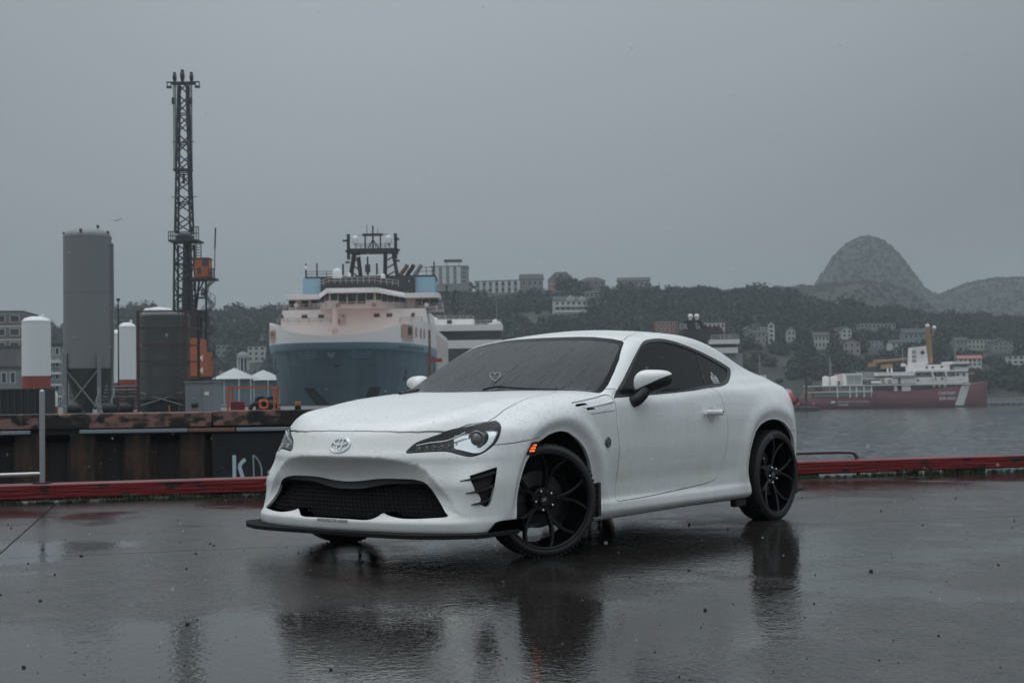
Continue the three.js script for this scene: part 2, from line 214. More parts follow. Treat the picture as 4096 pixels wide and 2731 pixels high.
function terrain(x0, x1, nx, z0, z1, nz, H) {
  const p = [], uv = [], t = [];
  for (let j = 0; j <= nz; j++) for (let i = 0; i <= nx; i++) { const x = x0 + (x1 - x0) * i / nx, z = z0 + (z1 - z0) * j / nz; p.push(x, H(x, z), z); uv.push(x, z); }
  for (let j = 0; j < nz; j++) for (let i = 0; i < nx; i++) { const a = j * (nx + 1) + i, b = a + nx + 1; t.push(a, a + 1, b, b, a + 1, b + 1); }
  const g = new THREE.BufferGeometry(); g.setAttribute('position', new THREE.Float32BufferAttribute(p, 3)); g.setAttribute('uv', new THREE.Float32BufferAttribute(uv, 2)); g.setIndex(t); g.computeVertexNormals(); return g;
}
struct('near_hill', terrain(-420, 420, 210, -380, -800, 105, hillY), hillM, 'wooded hillside with houses across the harbour');
// the round mountain and the ridge beside it, running back into the rain cloud
function mountY(x, z) {
  const peak = (cx, cz, h, rx, rz, pw) => { const k = z / cz, q = ((x - cx * k) / (rx * k)) ** 2 + ((z - cz) / rz) ** 2; return h / (1 + q ** pw); };
  const hs = [peak(362.74, -1450, 152.4 + 58, 92, 480, 1.15), peak(246.03, -1000, 76.12 + 58, 100, 240, 1.3), peak(534.46, -1500, 110.41 + 58, 190, 480, 1.5), peak(184.68, -1050, 72.72 + 60, 105, 260, 1.4)];
  let base = hs[0]; for (const b of hs.slice(1)) { const k = Math.max(30 - Math.abs(base - b), 0) / 30; base = Math.max(base, b) + k * k * 7.5; }
  return base - 60 + 5 * fbm(x * 0.012, z * 0.012, 2, 5);
}
struct('mountain', terrain(90, 1300, 170, -720, -2300, 120, mountY), mountM, 'round bare mountain fading into low rain cloud');
// woods: a mass of small crowns over the slopes
{
  const crown = (sd) => { seed = sd; const p = [], t = []; for (let k = 0; k < 190; k++) { const a = rr(0, 6.283), b = Math.acos(rr(-0.75, 1)), lump = 0.72 + 0.28 * Math.sin(a * 3 + sd) * Math.cos(b * 4 + sd), r = lump * (0.7 + 0.3 * rnd()), c = V(Math.sin(b) * Math.cos(a) * r, Math.cos(b) * r * 0.92 + 0.55, Math.sin(b) * Math.sin(a) * r), s = rr(0.10, 0.2), q = p.length / 3; for (let i = 0; i < 4; i++) { const v = V(rr(-1, 1), rr(-1, 1), rr(-1, 1)).normalize().multiplyScalar(s).add(c); p.push(v.x, v.y, v.z); } t.push(q, q + 1, q + 2, q, q + 2, q + 3); } const core = new THREE.IcosahedronGeometry(0.62, 1).translate(0, 0.5, 0).toNonIndexed(), b = p.length / 3, cp = core.attributes.position; for (let i = 0; i < cp.count; i++) { const f = 0.85 + 0.25 * Math.sin(cp.getX(i) * 9 + sd) * Math.sin(cp.getY(i) * 7); p.push(cp.getX(i) * f, cp.getY(i) * f, cp.getZ(i) * f); t.push(b + i); } const g = new THREE.BufferGeometry(); g.setAttribute('position', new THREE.Float32BufferAttribute(p, 3)); g.setIndex(t); const gg = g.toNonIndexed(); gg.computeVertexNormals(); return gg; };
  const leafM = std([1, 1, 1], 0.9), m4 = new THREE.Matrix4(), kinds = [crown(5), crown(17)];
  seed = 4242;
  const clearings = HOUSES.map(([a, w]) => [a[0] * a.s, a[2] * a.s, w * a.s]);
  for (const [name, label, n, x0, x1, z0, z1, H, s0, s1, wet] of [
    ['wood', 'dense dark shrubs and trees covering the near hillside', 5200, -330, 330, -412, -640, hillY, 1.6, 4.6, 1],
    ['shore_wood', 'taller trees lining the far shore and the crest of the hill', 1500, -330, 330, -406, -618, hillY, 3, 6.5, 1],
    ['mountain_scrub', 'low scrub on the round mountain', 9000, 110, 800, -760, -1500, mountY, 1.0, 2.4, 0]]) {
    const im = flags(new THREE.InstancedMesh(kinds[name === 'wood' ? 0 : 1], leafM, n)); let k = 0, guard = 0;
    while (k < n && guard++ < n * 6) {
      const z = rr(z0, z1), x = rr(x0, x1), y = H(x, z); if (y < WATER_Y + 0.5) continue;
      if (perlin.noise(x * 0.02, z * 0.03, 8) < -0.22 && rnd() < 0.75) continue;
      if (wet && clearings.some(([cx, cz, w]) => Math.abs(x - cx * z / cz) < w * 0.72 && z > cz - 3 && z < cz + 24)) continue;
      const s = s0 + (s1 - s0) * rnd() ** 2; m4.compose(V(x, y - s * 0.15, z), new THREE.Quaternion().setFromEuler(new THREE.Euler(0, rr(0, 6.28), 0)), V(s * rr(0.9, 1.5), s * rr(0.7, 1.15), s * rr(0.9, 1.3)));
      const g = rr(0.7, 1.35), w = rr(0.85, 1.25); im.setMatrixAt(k, m4); im.setColorAt(k, new THREE.Color().setRGB(0.026 * g * w, 0.033 * g, 0.025 * g)); k++;
    }
    im.count = k; im.name = numbered(name); scene.add(im); tag(im, label, 'wood', null, 'stuff');
  }
}
// ---------------------------------------------------------------- houses
const HM = { white: std([0.62, 0.63, 0.63], 0.7), cream: std([0.50, 0.48, 0.42], 0.7), grey: std([0.22, 0.23, 0.235], 0.75), blue: std([0.20, 0.26, 0.30], 0.7), red: std([0.33, 0.11, 0.09], 0.7), orange: std([0.42, 0.17, 0.11], 0.7), dark: std([0.06, 0.06, 0.065], 0.8), brown: std([0.16, 0.125, 0.11], 0.8), pink: std([0.34, 0.28, 0.27], 0.8), glass: std([0.035, 0.04, 0.045], 0.15), roof: std([0.055, 0.058, 0.063], 0.85), roofL: std([0.50, 0.52, 0.53], 0.6), trim: std([0.55, 0.56, 0.56], 0.6) };
function house([x, y, z], w, h, dp, turn, wall, label, o = {}) {
  const t = thing(o.name ?? 'house', label, o.cat ?? 'house', [x, y, z], turn, o.group), { rows = 2, cols = 3, roof = 'gable', rh = h * 0.45, roofM = HM.roof, base = 3 } = o;
  const gs = [box(w, h + base, dp, 0, (h - base) / 2, 0)];
  if (roof === 'gable' || roof === 'front') {
    const tri = (W, D) => move(prism([[-W / 2, 0], [W / 2, 0], [0, rh]], D), 0, h, -D / 2), g = roof === 'front' ? tri(w, dp) : tri(dp, w).applyMatrix4(new THREE.Matrix4().makeRotationY(Math.PI / 2));
    gs.push(g);
  }
  part('wall', gs, wall, t);
  if (roof === 'gable') part('roof', [1, -1].map((s) => { const L = Math.hypot(dp / 2, rh) + 0.5; return move(box(w + 0.8, 0.22, L), 0, h + rh / 2 + 0.12, s * dp / 4 + s * 0.1, s * Math.atan2(rh, dp / 2)); }), roofM, t);
  else if (roof === 'front') part('roof', [1, -1].map((s) => { const L = Math.hypot(w / 2, rh) + 0.5; return move(box(L, 0.22, dp + 0.8), s * (w / 4 + 0.1), h + rh / 2 + 0.12, 0, 0, 0, -s * Math.atan2(rh, w / 2)); }), roofM, t);
  else if (roof === 'hip') part('roof', move(new THREE.CylinderGeometry(0.42, 1, rh, 4, 1).rotateY(Math.PI / 4).scale(w * 0.745, 1, dp * 0.745), 0, h + rh / 2, 0), roofM, t);
  else part('roof', [box(w + 0.5, 0.35, dp + 0.5, 0, h + 0.17, 0)], roofM, t);
  const ww = o.ww ?? w / cols * 0.45, wh = o.wh ?? h / rows * 0.5, fr = new THREE.BoxGeometry(ww + 0.25, wh + 0.25, 0.10), gl = new THREE.BoxGeometry(ww, wh, 0.06);
  for (let r = 0; r < rows; r++) for (let c = 0; c < cols; c++) {
    if (o.skip && o.skip(r, c)) continue;
    const f = new THREE.Mesh(fr, o.frame ?? HM.trim), g = new THREE.Mesh(gl, HM.glass); f.name = 'window'; g.name = 'pane'; flags(f); flags(g);
    f.position.set((c + 0.5) / cols * w - w / 2, (r + 0.5) / rows * h + 0.1, dp / 2 + 0.05); g.position.z = 0.04; f.add(g); t.add(f);
  }
  return t;
}
for (const [at, w, h, wall, label, o] of HOUSES) {
  const s = at.s, p = [at[0] * s, 0.88 + (at[1] - 0.88) * s, at[2] * s];
  const t = house(p, w * s, h * s, Math.max(6, w * s * 0.6), Math.atan2(-p[0], -p[2]) * 0.35 + (rnd() - 0.5) * 0.35, HM[wall], label, { ...o, rh: (o.rhk ?? 0.4) * h * s, roofM: o.roofM ? HM[o.roofM] : undefined, group: undefined });
  if (o.stripes) part('stripe', Array.from({ length: 7 }, (_, k) => box(w * s / 7 * 0.5, h * s, 0.3, (k + 1) * w * s / 7 - w * s / 2, h * s / 2, Math.max(6, w * s * 0.6) / 2 + 0.12)), HM.white, t);
  if (o.gables) { const D = Math.max(6, w * s * 0.6) / 2, W = w * s, Hh = h * s;
    for (const [cx, gw, gh] of [[-0.02, 0.26, 0.42], [0.32, 0.2, 0.28]]) { part('gable', move(prism([[-gw * W / 2, 0], [gw * W / 2, 0], [gw * W / 2, Hh * 0.05], [0, Hh * gh], [-gw * W / 2, Hh * 0.05]], 1.4), cx * W, Hh * 0.98, D - 0.6), HM.cream, t); part('gable_trim', [1, -1].map((q) => bar([cx * W, Hh * (0.98 + gh), D + 0.9], [cx * W + q * gw * W / 2, Hh * 1.03, D + 0.9], 0.16, 4)), HM.white, t); }
    part('verandah', [box(W * 1.05, 0.25, 2.6, 0, Hh * 0.5, D + 1.3), box(W * 1.05, 0.9, 0.12, 0, 0.5, D + 2.5), ...Array.from({ length: 8 }, (_, k) => box(0.16, Hh * 0.5, 0.16, (k / 7 - 0.5) * W * 1.03, Hh * 0.25, D + 2.5))], HM.white, t); }
}
{ // the tall striped block on the crest with its roof canopy
  const x = -24.83, z = -585, w = 14.609, h = 6.947, y0 = 45.94;
  const t = house([x, y0, z], w, h, 14, 0, HM.grey, 'tall flats with white upright stripes behind the wheelhouse of the blue and white ship', { name: 'apartment_building', cat: 'apartment building', rows: 4, cols: 5, roof: 'flat' });
  part('stripe', [0, 1, 2, 3].map((k) => box(w * 0.115, h, 0.35, -w / 2 + w * (0.145 + k * 0.2), h / 2, 7.15)), HM.white, t);
  part('roof_canopy', [box(w * 0.5, 0.7, 6, w * 0.08, h + 3, 0), ...[-0.1, 0.25].map((k) => box(0.2, 3, 0.2, w * k, h + 1.5, 0))], HM.dark, t);
}
// ---------------------------------------------------------------- the opposite pier
const PIER_Y = 0.0, CAP_Y = 0.58, PF = -34;
{
  const deckM = std([0.10, 0.098, 0.094], 0.5);
  const pier = new THREE.Group(); pier.name = 'pier'; scene.add(pier); pier.userData.kind = 'structure';
  part('pier_deck', [box(41, 0.62, 0.5, -19.5, 0.27, PF - 0.6), box(82, 6, 116, -41 + 2.2, PIER_Y - 3.0, PF - 0.4 - 58), box(50, 6, 300, -62, PIER_Y - 3.01, -300)], deckM, pier);
  const timber = texture(1024, 128, (u, v, x, y) => { const n = tile(u, v, 26, 5, 12, 3) * 1.1, k = Math.max(0, Math.min(1, 0.47 + n * 2.0)), g = 0.8 + 0.4 * rnd(); return [(0.53 * k + 0.12 * (1 - k)) * g, (0.40 * k + 0.11 * (1 - k)) * g, (0.365 * k + 0.105 * (1 - k)) * g]; }, true, [1 / 9, 1 / 0.7]);
  const capM = std([1, 1, 1], 0.75, 0, { map: timber, bumpMap: timber, bumpScale: 0.02 });
  const long = (w, h, d, r) => { const g = new RoundedBoxGeometry(w, h, d, 2, r), p = g.attributes.position, uv = g.attributes.uv, n = g.attributes.normal; for (let i = 0; i < p.count; i++) uv.setXY(i, p.getX(i) + w * 1.7, Math.abs(n.getY(i)) > 0.5 ? p.getZ(i) : p.getY(i)); return g; };
  for (const [a, b, dy] of [[-41, -7.16, 0], [-7.12, 2.1, 0.02]]) part('cap_timber', move(long(b - a, 0.36, 0.5, 0.03), (a + b) / 2, CAP_Y - 0.18 + dy, PF - 0.2), capM, pier);
  for (const [a, b, c] of [[-12.16, -11.45, 1], [-10.28, -7.72, 1], [-6.56, -5.3, 1], [-5.28, -3.1, 1], [-1.8, 0.4, 1], [-16.2, -13.4, 1], [-7.7, -6.6, 0], [-3.05, -1.85, 0]]) part('rubbing_strip', move(new RoundedBoxGeometry(b - a, 0.085, 0.1, 2, 0.015), (a + b) / 2, CAP_Y - 0.43, PF + 0.04), c ? std([0.24, 0.27, 0.29], 0.6) : std([0.22, 0.11, 0.085], 0.8), pier);
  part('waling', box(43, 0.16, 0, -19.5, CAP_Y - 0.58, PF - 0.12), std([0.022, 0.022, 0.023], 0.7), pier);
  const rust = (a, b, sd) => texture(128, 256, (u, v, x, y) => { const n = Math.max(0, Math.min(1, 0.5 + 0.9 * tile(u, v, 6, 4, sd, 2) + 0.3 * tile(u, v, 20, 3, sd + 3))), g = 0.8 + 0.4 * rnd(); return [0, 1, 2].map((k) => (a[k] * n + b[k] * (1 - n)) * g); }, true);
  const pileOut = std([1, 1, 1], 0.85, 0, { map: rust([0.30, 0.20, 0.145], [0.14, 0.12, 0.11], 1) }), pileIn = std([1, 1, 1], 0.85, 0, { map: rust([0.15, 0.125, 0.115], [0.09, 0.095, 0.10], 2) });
  for (let k = 0; k < 27; k++) {                                    // interlocking trough-shaped piles, alternately proud and sunk
    const x = -41.7 + k * 1.31, out = prism([[-0.42, 0], [-0.27, 0.26], [0.27, 0.26], [0.42, 0], [0.38, -0.02], [0.25, 0.22], [-0.25, 0.22], [-0.38, -0.02]], 4.2).rotateX(Math.PI / 2);
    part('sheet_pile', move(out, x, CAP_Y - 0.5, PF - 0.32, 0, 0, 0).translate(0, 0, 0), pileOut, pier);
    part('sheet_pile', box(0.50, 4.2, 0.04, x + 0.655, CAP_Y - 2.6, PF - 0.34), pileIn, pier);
  }
  part('steel_panel', box(9.3, 4.2, 0.1, -2.5, CAP_Y - 2.62, PF - 0.02), std([1, 1, 1], 0.85, 0, { map: rust([0.20, 0.185, 0.175], [0.13, 0.135, 0.14], 5) }), pier);
  const graf = canvasTex(256, 180, (c, w, h) => { c.clearRect(0, 0, w, h); c.strokeStyle = 'rgba(190,205,215,0.75)'; c.lineCap = 'butt'; c.lineWidth = 26; c.beginPath(); c.moveTo(34, 10); c.lineTo(34, 176); c.moveTo(112, 40); c.quadraticCurveTo(70, 70, 72, 96); c.lineTo(96, 174); c.stroke(); c.lineWidth = 9; c.strokeStyle = 'rgba(150,165,175,0.55)'; c.beginPath(); c.moveTo(168, 12); c.lineTo(172, 176); c.moveTo(168, 12); c.quadraticCurveTo(236, 60, 226, 160); c.stroke(); });
  const gp = part('painted_letters', new THREE.PlaneGeometry(0.86, 0.62), std(0xffffff, 0.8, 0, { map: graf, transparent: true, alphaTest: 0.12 }), pier); gp.position.set(-6.31, -0.73, PF + 0.036); gp.castShadow = false;
  struct('town_ground', box(400, 2, 330, -245, -1.02, -320), std([0.09, 0.09, 0.088], 0.8), 'flat ground of the town behind the pier');
}
const PM = { silo: std([0.20, 0.208, 0.21], 0.5, 0.1), siloD: std([0.055, 0.06, 0.062], 0.6), white: std([0.76, 0.77, 0.77], 0.5), red: std([0.27, 0.055, 0.04], 0.6), steel: std([0.22, 0.235, 0.245], 0.5, 0.3), dark: std([0.018, 0.019, 0.02], 0.7), rust: std([0.075, 0.042, 0.032], 0.8), tank: std([0.075, 0.08, 0.083], 0.6), orange: std([0.44, 0.105, 0.03], 0.55), crane: std([0.022, 0.026, 0.032], 0.6), shed: std([0.20, 0.215, 0.225], 0.7), yellow: std([0.45, 0.24, 0.06], 0.6) };
const stand = (u, d, y = PIER_Y) => [u, y, -d];
{ // tall grey silo on a braced frame
  const d = 100, r = 1.642, t = thing('silo', 'tall grey steel silo standing on a braced frame', 'silo', [-29.69, PIER_Y, -d]), yb = 3.11 - PIER_Y, yt = 12.28 - PIER_Y;
  part('shell', lathe([[r, yb], [r, yb + 0.02], [r, (yb + yt) / 2], [r, yt], [r * 0.985, yt + 0.18], [r * 0.90, yt + 0.38], [r * 0.65, yt + 0.55], [r * 0.3, yt + 0.63], [0, yt + 0.65]], 48), PM.silo, t);
  part('seam', [yt, (yb + yt) * 0.55, yb + 0.1].map((y) => move(new THREE.TorusGeometry(r, 0.025, 6, 48), 0, y, 0, Math.PI / 2)), PM.silo, t);
  part('hopper', lathe([[r * 0.98, yb], [r * 0.55, yb - 2.2], [0.3, 0.4], [0.3, 0]], 32), PM.siloD, t);
  for (const [x, z] of [[-0.72, 0.78], [0.72, 0.78], [-0.72, -0.78], [0.72, -0.78]]) part('leg', [box(0.26, yb + 1.0, 0.08, x * r, (yb + 1.0) / 2, z * r + 0.10), box(0.08, yb + 1.0, 0.24, x * r - 0.1 * Math.sign(x), (yb + 1.0) / 2, z * r), box(0.34, 0.1, 0.3, x * r, yb + 1.0, z * r)], PM.steel, t);
  part('cross_brace', [bar([-0.66 * r, yb - 0.15, 0.8 * r], [0.66 * r, 0.3, 0.8 * r], 0.06), bar([0.66 * r, yb - 0.15, 0.85 * r], [-0.66 * r, 0.3, 0.85 * r], 0.06)], PM.steel, t);
  for (const [x, y, z] of [[-1, yt + 0.15, 0], [0.93, yt + 0.15, 0.2], [0, yt + 0.2, 0.95], [0.45, yt + 0.62, 0]]) part('lifting_lug', [box(0.05, 0.26, 0.16, x * r, y + 0.08, z * r), move(new THREE.TorusGeometry(0.08, 0.035, 6, 12), x * r, y + 0.2, z * r)], PM.siloD, t);
  part('pipe', tube([[r + 0.12, yt - 0.4, 0], [r + 0.14, yt * 0.5, 0], [r + 0.14, 1.6, 0.1], [r + 0.3, 0.9, 0.3], [r + 0.8, 0.4, 0.3]], 0.08, 8, 40), PM.steel, t);
}
function whiteTank(u, d, r, y0, y1, yr, label) {
  const t = thing('storage_tank', label, 'tank', [u, PIER_Y, -d], 0, undefined);
  part('shell', lathe([[r, yr], [r, y1 - 0.12], [r * 0.99, y1], [r * 0.8, y1 + 0.22], [r * 0.4, y1 + 0.34], [0, y1 + 0.37]], 36), PM.white, t);
  part('rim', move(new THREE.TorusGeometry(r, 0.035, 6, 36), 0, y1 - 0.03, 0, Math.PI / 2), PM.white, t);
  part('base_band', lathe([[r * 0.985, y0], [r * 0.985, yr]], 36), PM.red, t);
  part('vent', cyl(0.12, 0.10, 0.35, r * 0.45, y1 + 0.42, 0, 10), PM.white, t);
  return t;
}
whiteTank(-36.63, 110, 1.076, 0, 7.07 - PIER_Y, 2.84 - PIER_Y, 'white storage tank with a red base left of the tall silo');
whiteTank(-33.66, 125, 0.742, 0, 7.31 - PIER_Y, 2.68 - PIER_Y, 'taller white tank with a red base between silo and dark tank');
whiteTank(-37.3, 135, 0.707, 0, 7.18 - PIER_Y, 2.55 - PIER_Y, 'shorter white tank with a red base peeping out behind the silo');
{ // dark upright tank in a rusty frame, white domes behind it
  const d = 92, t = thing('framed_tank', 'dark grey upright tank inside a rusty brown frame', 'tank', [-22.66, PIER_Y, -d]), x0 = -23.99 - -22.66, x1 = -20.93 - -22.66, yt = 6.53 - PIER_Y, tr = 1.639;
  part('shell', move(lathe([[tr, 0.9], [tr, yt - 0.25], [tr * 0.96, yt - 0.1], [tr * 0.8, yt], [0, yt]], 40), -0.1, 0, -1.6), PM.tank, t);
  part('skirt', move(lathe([[tr * 0.9, 0], [tr * 0.9, 0.92]], 32), -0.1, 0, -1.6), PM.dark, t);
  for (const [x, z] of [[x0, 0.35], [x1, 0.35], [x0 - 0.3, -3.4], [x1, -3.4]]) part('post', box(0.16, yt + 0.12, 0.16, x, yt / 2, z), PM.rust, t);
  for (let k = 0; k < 6; k++) { const y = yt + 0.02 - k * (yt / 6.1); part('cross_bar', [box(x1 - x0, 0.10, 0.09, (x0 + x1) / 2, y, 0.36), box(0.09, 0.1, 3.7, x1, y, -1.5)], PM.rust, t); }
  part('cross_brace', [bar([x0 + 0.1, 1.35, 0.33], [x1 - 0.2, 0.5, 0.33], 0.045), bar([x1 - 0.2, 1.35, 0.30], [x0 + 0.1, 0.5, 0.30], 0.045)], PM.steel, t);
  part('ladder', [bar([x1 - 0.45, 0, 0.34], [x1 - 0.45, yt, 0.34], 0.03), bar([x1 - 0.2, 0, 0.34], [x1 - 0.2, yt, 0.34], 0.03), ...Array.from({ length: 16 }, (_, k) => bar([x1 - 0.45, 0.3 + k * yt / 17, 0.34], [x1 - 0.2, 0.3 + k * yt / 17, 0.34], 0.016, 4))], PM.siloD, t);
  const w = thing('domed_tank', 'pale domed tank top showing above the dark framed tank', 'tank', [-25.76, PIER_Y, -104]);
  part('dome', lathe([[1.126, 0], [1.126, 7.29 - PIER_Y], [0.908, 7.51 - PIER_Y], [0, 7.63 - PIER_Y]], 32), PM.white, w); part('hatch', cyl(0.16, 0.16, 0, -0.5, 7.58 - PIER_Y, 0.4, 10), PM.steel, w);
}
{ const t = thing('light_pole', 'thin dark pole standing between the silo and the dark tank', 'pole', [-33.06, PIER_Y, -120]); part('pole', cyl(0.07, 0.05, 9.29 - PIER_Y, 0, (9.29 - PIER_Y) / 2, 0, 8), PM.dark, t); part('lamp_head', box(0.25, 0.2, 0.2, 0, 9.33 - PIER_Y, 0), PM.dark, t); }
{ // harbour crane
  const d = 180, s = 0.031, X0 = -41.2, t = thing('harbour_crane', 'tall dark lattice harbour crane with an orange cab', 'crane', [X0, PIER_Y, -d]);
  const Y = (v) => (1596.7 - v) * s + 0.882, ux = (u) => (u - 740) * s;      // photo rows and columns at the crane's distance, as metres above its foot
  const lattice = (y0, y1, w0, w1, n, r, name) => {
    const g = [], W = (f) => (w0 + (w1 - w0) * f) / 2, c = [[1, 1], [1, -1], [-1, -1], [-1, 1]];
    for (const [a, b] of c) g.push(bar([a * W(0), y0, b * W(0)], [a * W(1), y1, b * W(1)], r));
    for (let k = 0; k < n; k++) { const f = k / n, e = (k + 1) / n, ya = y0 + (y1 - y0) * f, yb = y0 + (y1 - y0) * e; for (let q = 0; q < 4; q++) { const [a, b] = c[q], [a2, b2] = c[(q + 1) % 4], sw = (k + q) % 2; g.push(bar(sw ? [a * W(f), ya, b * W(f)] : [a2 * W(f), ya, b2 * W(f)], sw ? [a2 * W(e), yb, b2 * W(e)] : [a * W(e), yb, b * W(e)], r * 0.6, 4)); if (k % 3 === 0) g.push(bar([a * W(f), ya, b * W(f)], [a2 * W(f), ya, b2 * W(f)], r * 0.6, 4)); } }
    part(name, g, PM.crane, t);
  };
  lattice(Y(920), Y(312), 62 * s, 34 * s, 15, 0.14, 'boom_lattice');
  lattice(Y(1300), Y(965), 74 * s, 66 * s, 8, 0.15, 'tower_lattice');
  part('slewing_column', [cyl(34 * s / 2 + 0.5, 34 * s / 2, Y(965) - Y(1560), ux(752), (Y(965) + Y(1560)) / 2, 0, 16), cyl(1.9, 1.7, Y(1240) - Y(1560), ux(755), (Y(1240) + Y(1560)) / 2, 0, 18), box(60 * s, 22 * s, 2.2, ux(744), Y(942), 0)], PM.crane, t);
  part('boom_head', [box(92 * s, 8 * s, 1.0, ux(740), Y(306), 0), ...[[705, 282, 7], [737, 275, 8], [774, 282, 7]].map(([u, v, w]) => move(new THREE.CylinderGeometry(w * s * 1.9, w * s * 1.9, w * s * 1.6, 14), ux(u), Y(v), 0, 0, 0, Math.PI / 2)), box(9 * s, 46 * s, 0.5, ux(705), Y(284), 0), box(9 * s, 46 * s, 0.5, ux(774), Y(284), 0), box(11 * s, 50 * s, 0.5, ux(737), Y(276), 0)], PM.crane, t);
  for (const u of [682, 798]) part('floodlight', [box(19 * s, 3 * s, 0.4, ux(u), Y(301), 0), box(19 * s, 3 * s, 0.4, ux(u), Y(324), 0), box(2 * s, 24 * s, 0.3, ux(u - 8), Y(313), 0), box(2 * s, 24 * s, 0.3, ux(u + 8), Y(313), 0), box(18 * s, 7 * s, 0.5, ux(u), Y(321), 0), bar([ux(u), Y(300), 0], [ux(740), Y(302), 0], 0.07)], PM.crane, t);
  for (const [u, a, b] of [[704, 312, 660], [709, 312, 660], [713, 312, 900], [770, 312, 900], [775, 312, 880], [779, 312, 660]]) part('hoist_rope', bar([ux(u), Y(a), 0.6], [ux(u), Y(b), 0.6], 0.05, 4), PM.crane, t);
  part('rope_block', [box(8 * s, 26 * s, 0.4, ux(702), Y(382), 0.6), box(8 * s, 26 * s, 0.4, ux(776), Y(384), 0.6), box(8 * s, 40 * s, 0.4, ux(742), Y(700), 0.3)], PM.crane, t);
  part('spreader_beam', [box(76 * s, 9 * s, 0.9, ux(740), Y(664), 0.4), box(94 * s, 2 * s, 0.2, ux(741), Y(549), 0.4), box(104 * s, 2 * s, 0.2, ux(744), Y(774), 0.4)], PM.rust, t);
  const rail = (u0, u1, v, hpx, z) => [bar([ux(u0), Y(v - hpx), z], [ux(u1), Y(v - hpx), z], 0.06, 4), bar([ux(u0), Y(v - hpx / 2), z], [ux(u1), Y(v - hpx / 2), z], 0.05, 4), ...Array.from({ length: 4 }, (_, k) => bar([ux(u0 + (u1 - u0) * k / 3), Y(v), z], [ux(u0 + (u1 - u0) * k / 3), Y(v - hpx), z], 0.06, 4))];
  part('platform', [box(122 * s, 6 * s, 3.4, ux(750), Y(957), 0.3), ...rail(690, 716, 954, 34, 1.8), ...rail(783, 811, 954, 52, 1.8)], PM.crane, t);
  const cab = part('cab', [rbox(58 * s, 76 * s, 2.0, 0.1, ux(821), Y(1068), 0.6)], PM.orange, t);
  part('cab_window', [box(16 * s, 26 * s, 0.06, ux(811), Y(1080), 1.62), box(26 * s, 24 * s, 0.06, ux(836), Y(1048), 1.62)], std([0.05, 0.06, 0.065], 0.2), cab); part('cab_roof', box(62 * s, 4 * s, 2.2, ux(821), Y(1029), 0.6), PM.rust, cab);
  part('cab_platform', [box(92 * s, 9 * s, 3.0, ux(826), Y(1112), 0.5), ...rail(852, 872, 1108, 36, 1.9), bar([ux(786), Y(1180), 0], [ux(818), Y(1118), 0], 0.1), bar([ux(786), Y(1235), 0], [ux(800), Y(1108), 0], 0.14)], PM.crane, t);
  part('ladder', [bar([ux(791), Y(1030), 0.4], [ux(791), Y(960), 0.4], 0.06), bar([ux(811), Y(1030), 0.4], [ux(811), Y(960), 0.4], 0.06), ...Array.from({ length: 6 }, (_, k) => bar([ux(791), Y(970 + k * 11), 0.4], [ux(811), Y(970 + k * 11), 0.4], 0.05, 4))], PM.crane, t);
  part('antenna', [bar([ux(872), Y(1085), 1.4], [ux(874), Y(990), 1.4], 0.06, 5), bar([ux(874), Y(990), 1.4], [ux(877), Y(906), 1.4], 0.10, 5)], PM.crane, t);
  const st = [bar([ux(827), Y(1590), 0], [ux(827), Y(1115), 0], 0.14, 8)], hp = [];
  for (let k = 0; k < 96; k++) { const f = k / 96, a = f * 4.6 * 2 * Math.PI, y = Y(1118) + (Y(1585) - Y(1118)) * f, r = 29 * s * 0.95; st.push(box(r, 0.07, 0.35, ux(836) + Math.cos(a) * r / 2, y, Math.sin(a) * r / 2, -a)); if (k % 4 === 0) st.push(bar([ux(836) + Math.cos(a) * r, y, Math.sin(a) * r], [ux(836) + Math.cos(a) * r, y + 1.0, Math.sin(a) * r], 0.035, 4)); hp.push([ux(836) + Math.cos(a) * r, y + 1.0, Math.sin(a) * r]); }
  part('spiral_stair', [...st, tube(hp, 0.045, 4, 220), box(50 * s, 3 * s, 2, ux(806), Y(1186), 0), box(50 * s, 3 * s, 2, ux(806), Y(1268), 0), ...rail(790, 826, 1186, 30, 0.8), ...rail(786, 826, 1268, 30, 0.8), ...rail(772, 826, 1345, 40, 0.8)], PM.crane, t);
  const cw = part('counterweight', [box(56 * s, 56 * s, 5, ux(802), Y(1384), 2.5), box(118 * s, 98 * s, 6, ux(792), Y(1458), 2.6)], PM.orange, t);
  part('chevron', [...[1440, 1487].map((v) => box(48 * s, 8 * s, 0.06, ux(757), Y(v), 5.64)), ...[1435, 1484].map((v) => move(prism([[0, -13 * s], [0, 13 * s], [-14 * s, 0]], 0.06), ux(851), Y(v), 5.6))], PM.white, cw);
  part('undercarriage', [box(112 * s, 18 * s, 5.5, ux(790), Y(1518), 2.4), box(120 * s, 40 * s, 6, ux(790), Y(1560), 1)], PM.dark, t);
}
{ // grey control shed
  const d = 90, t = thing('shed', 'grey flat metal shed with a door beside the dark tank', 'shed', [-19.47, PIER_Y, -d]), w = 1.76, h = 1.91 - PIER_Y;
  part('wall', box(w, h, 2.2, 0, h / 2, 0), PM.shed, t); part('roof', box(w + 0.15, 0.08, 2.4, 0, h + 0.04, 0), PM.shed, t);
  part('door', box(w * 0.5, h * 0.84, 0.05, -w * 0.16, h * 0.42, 1.12), std([0.17, 0.185, 0.195], 0.6), t); part('notice', box(0.26, 0.2, 0.03, w * 0.26, h * 0.64, 1.12), PM.white, t);
  part('skirting', box(w + 0.05, 0.12, 2.25, 0, 0.06, 0), PM.dark, t);
}
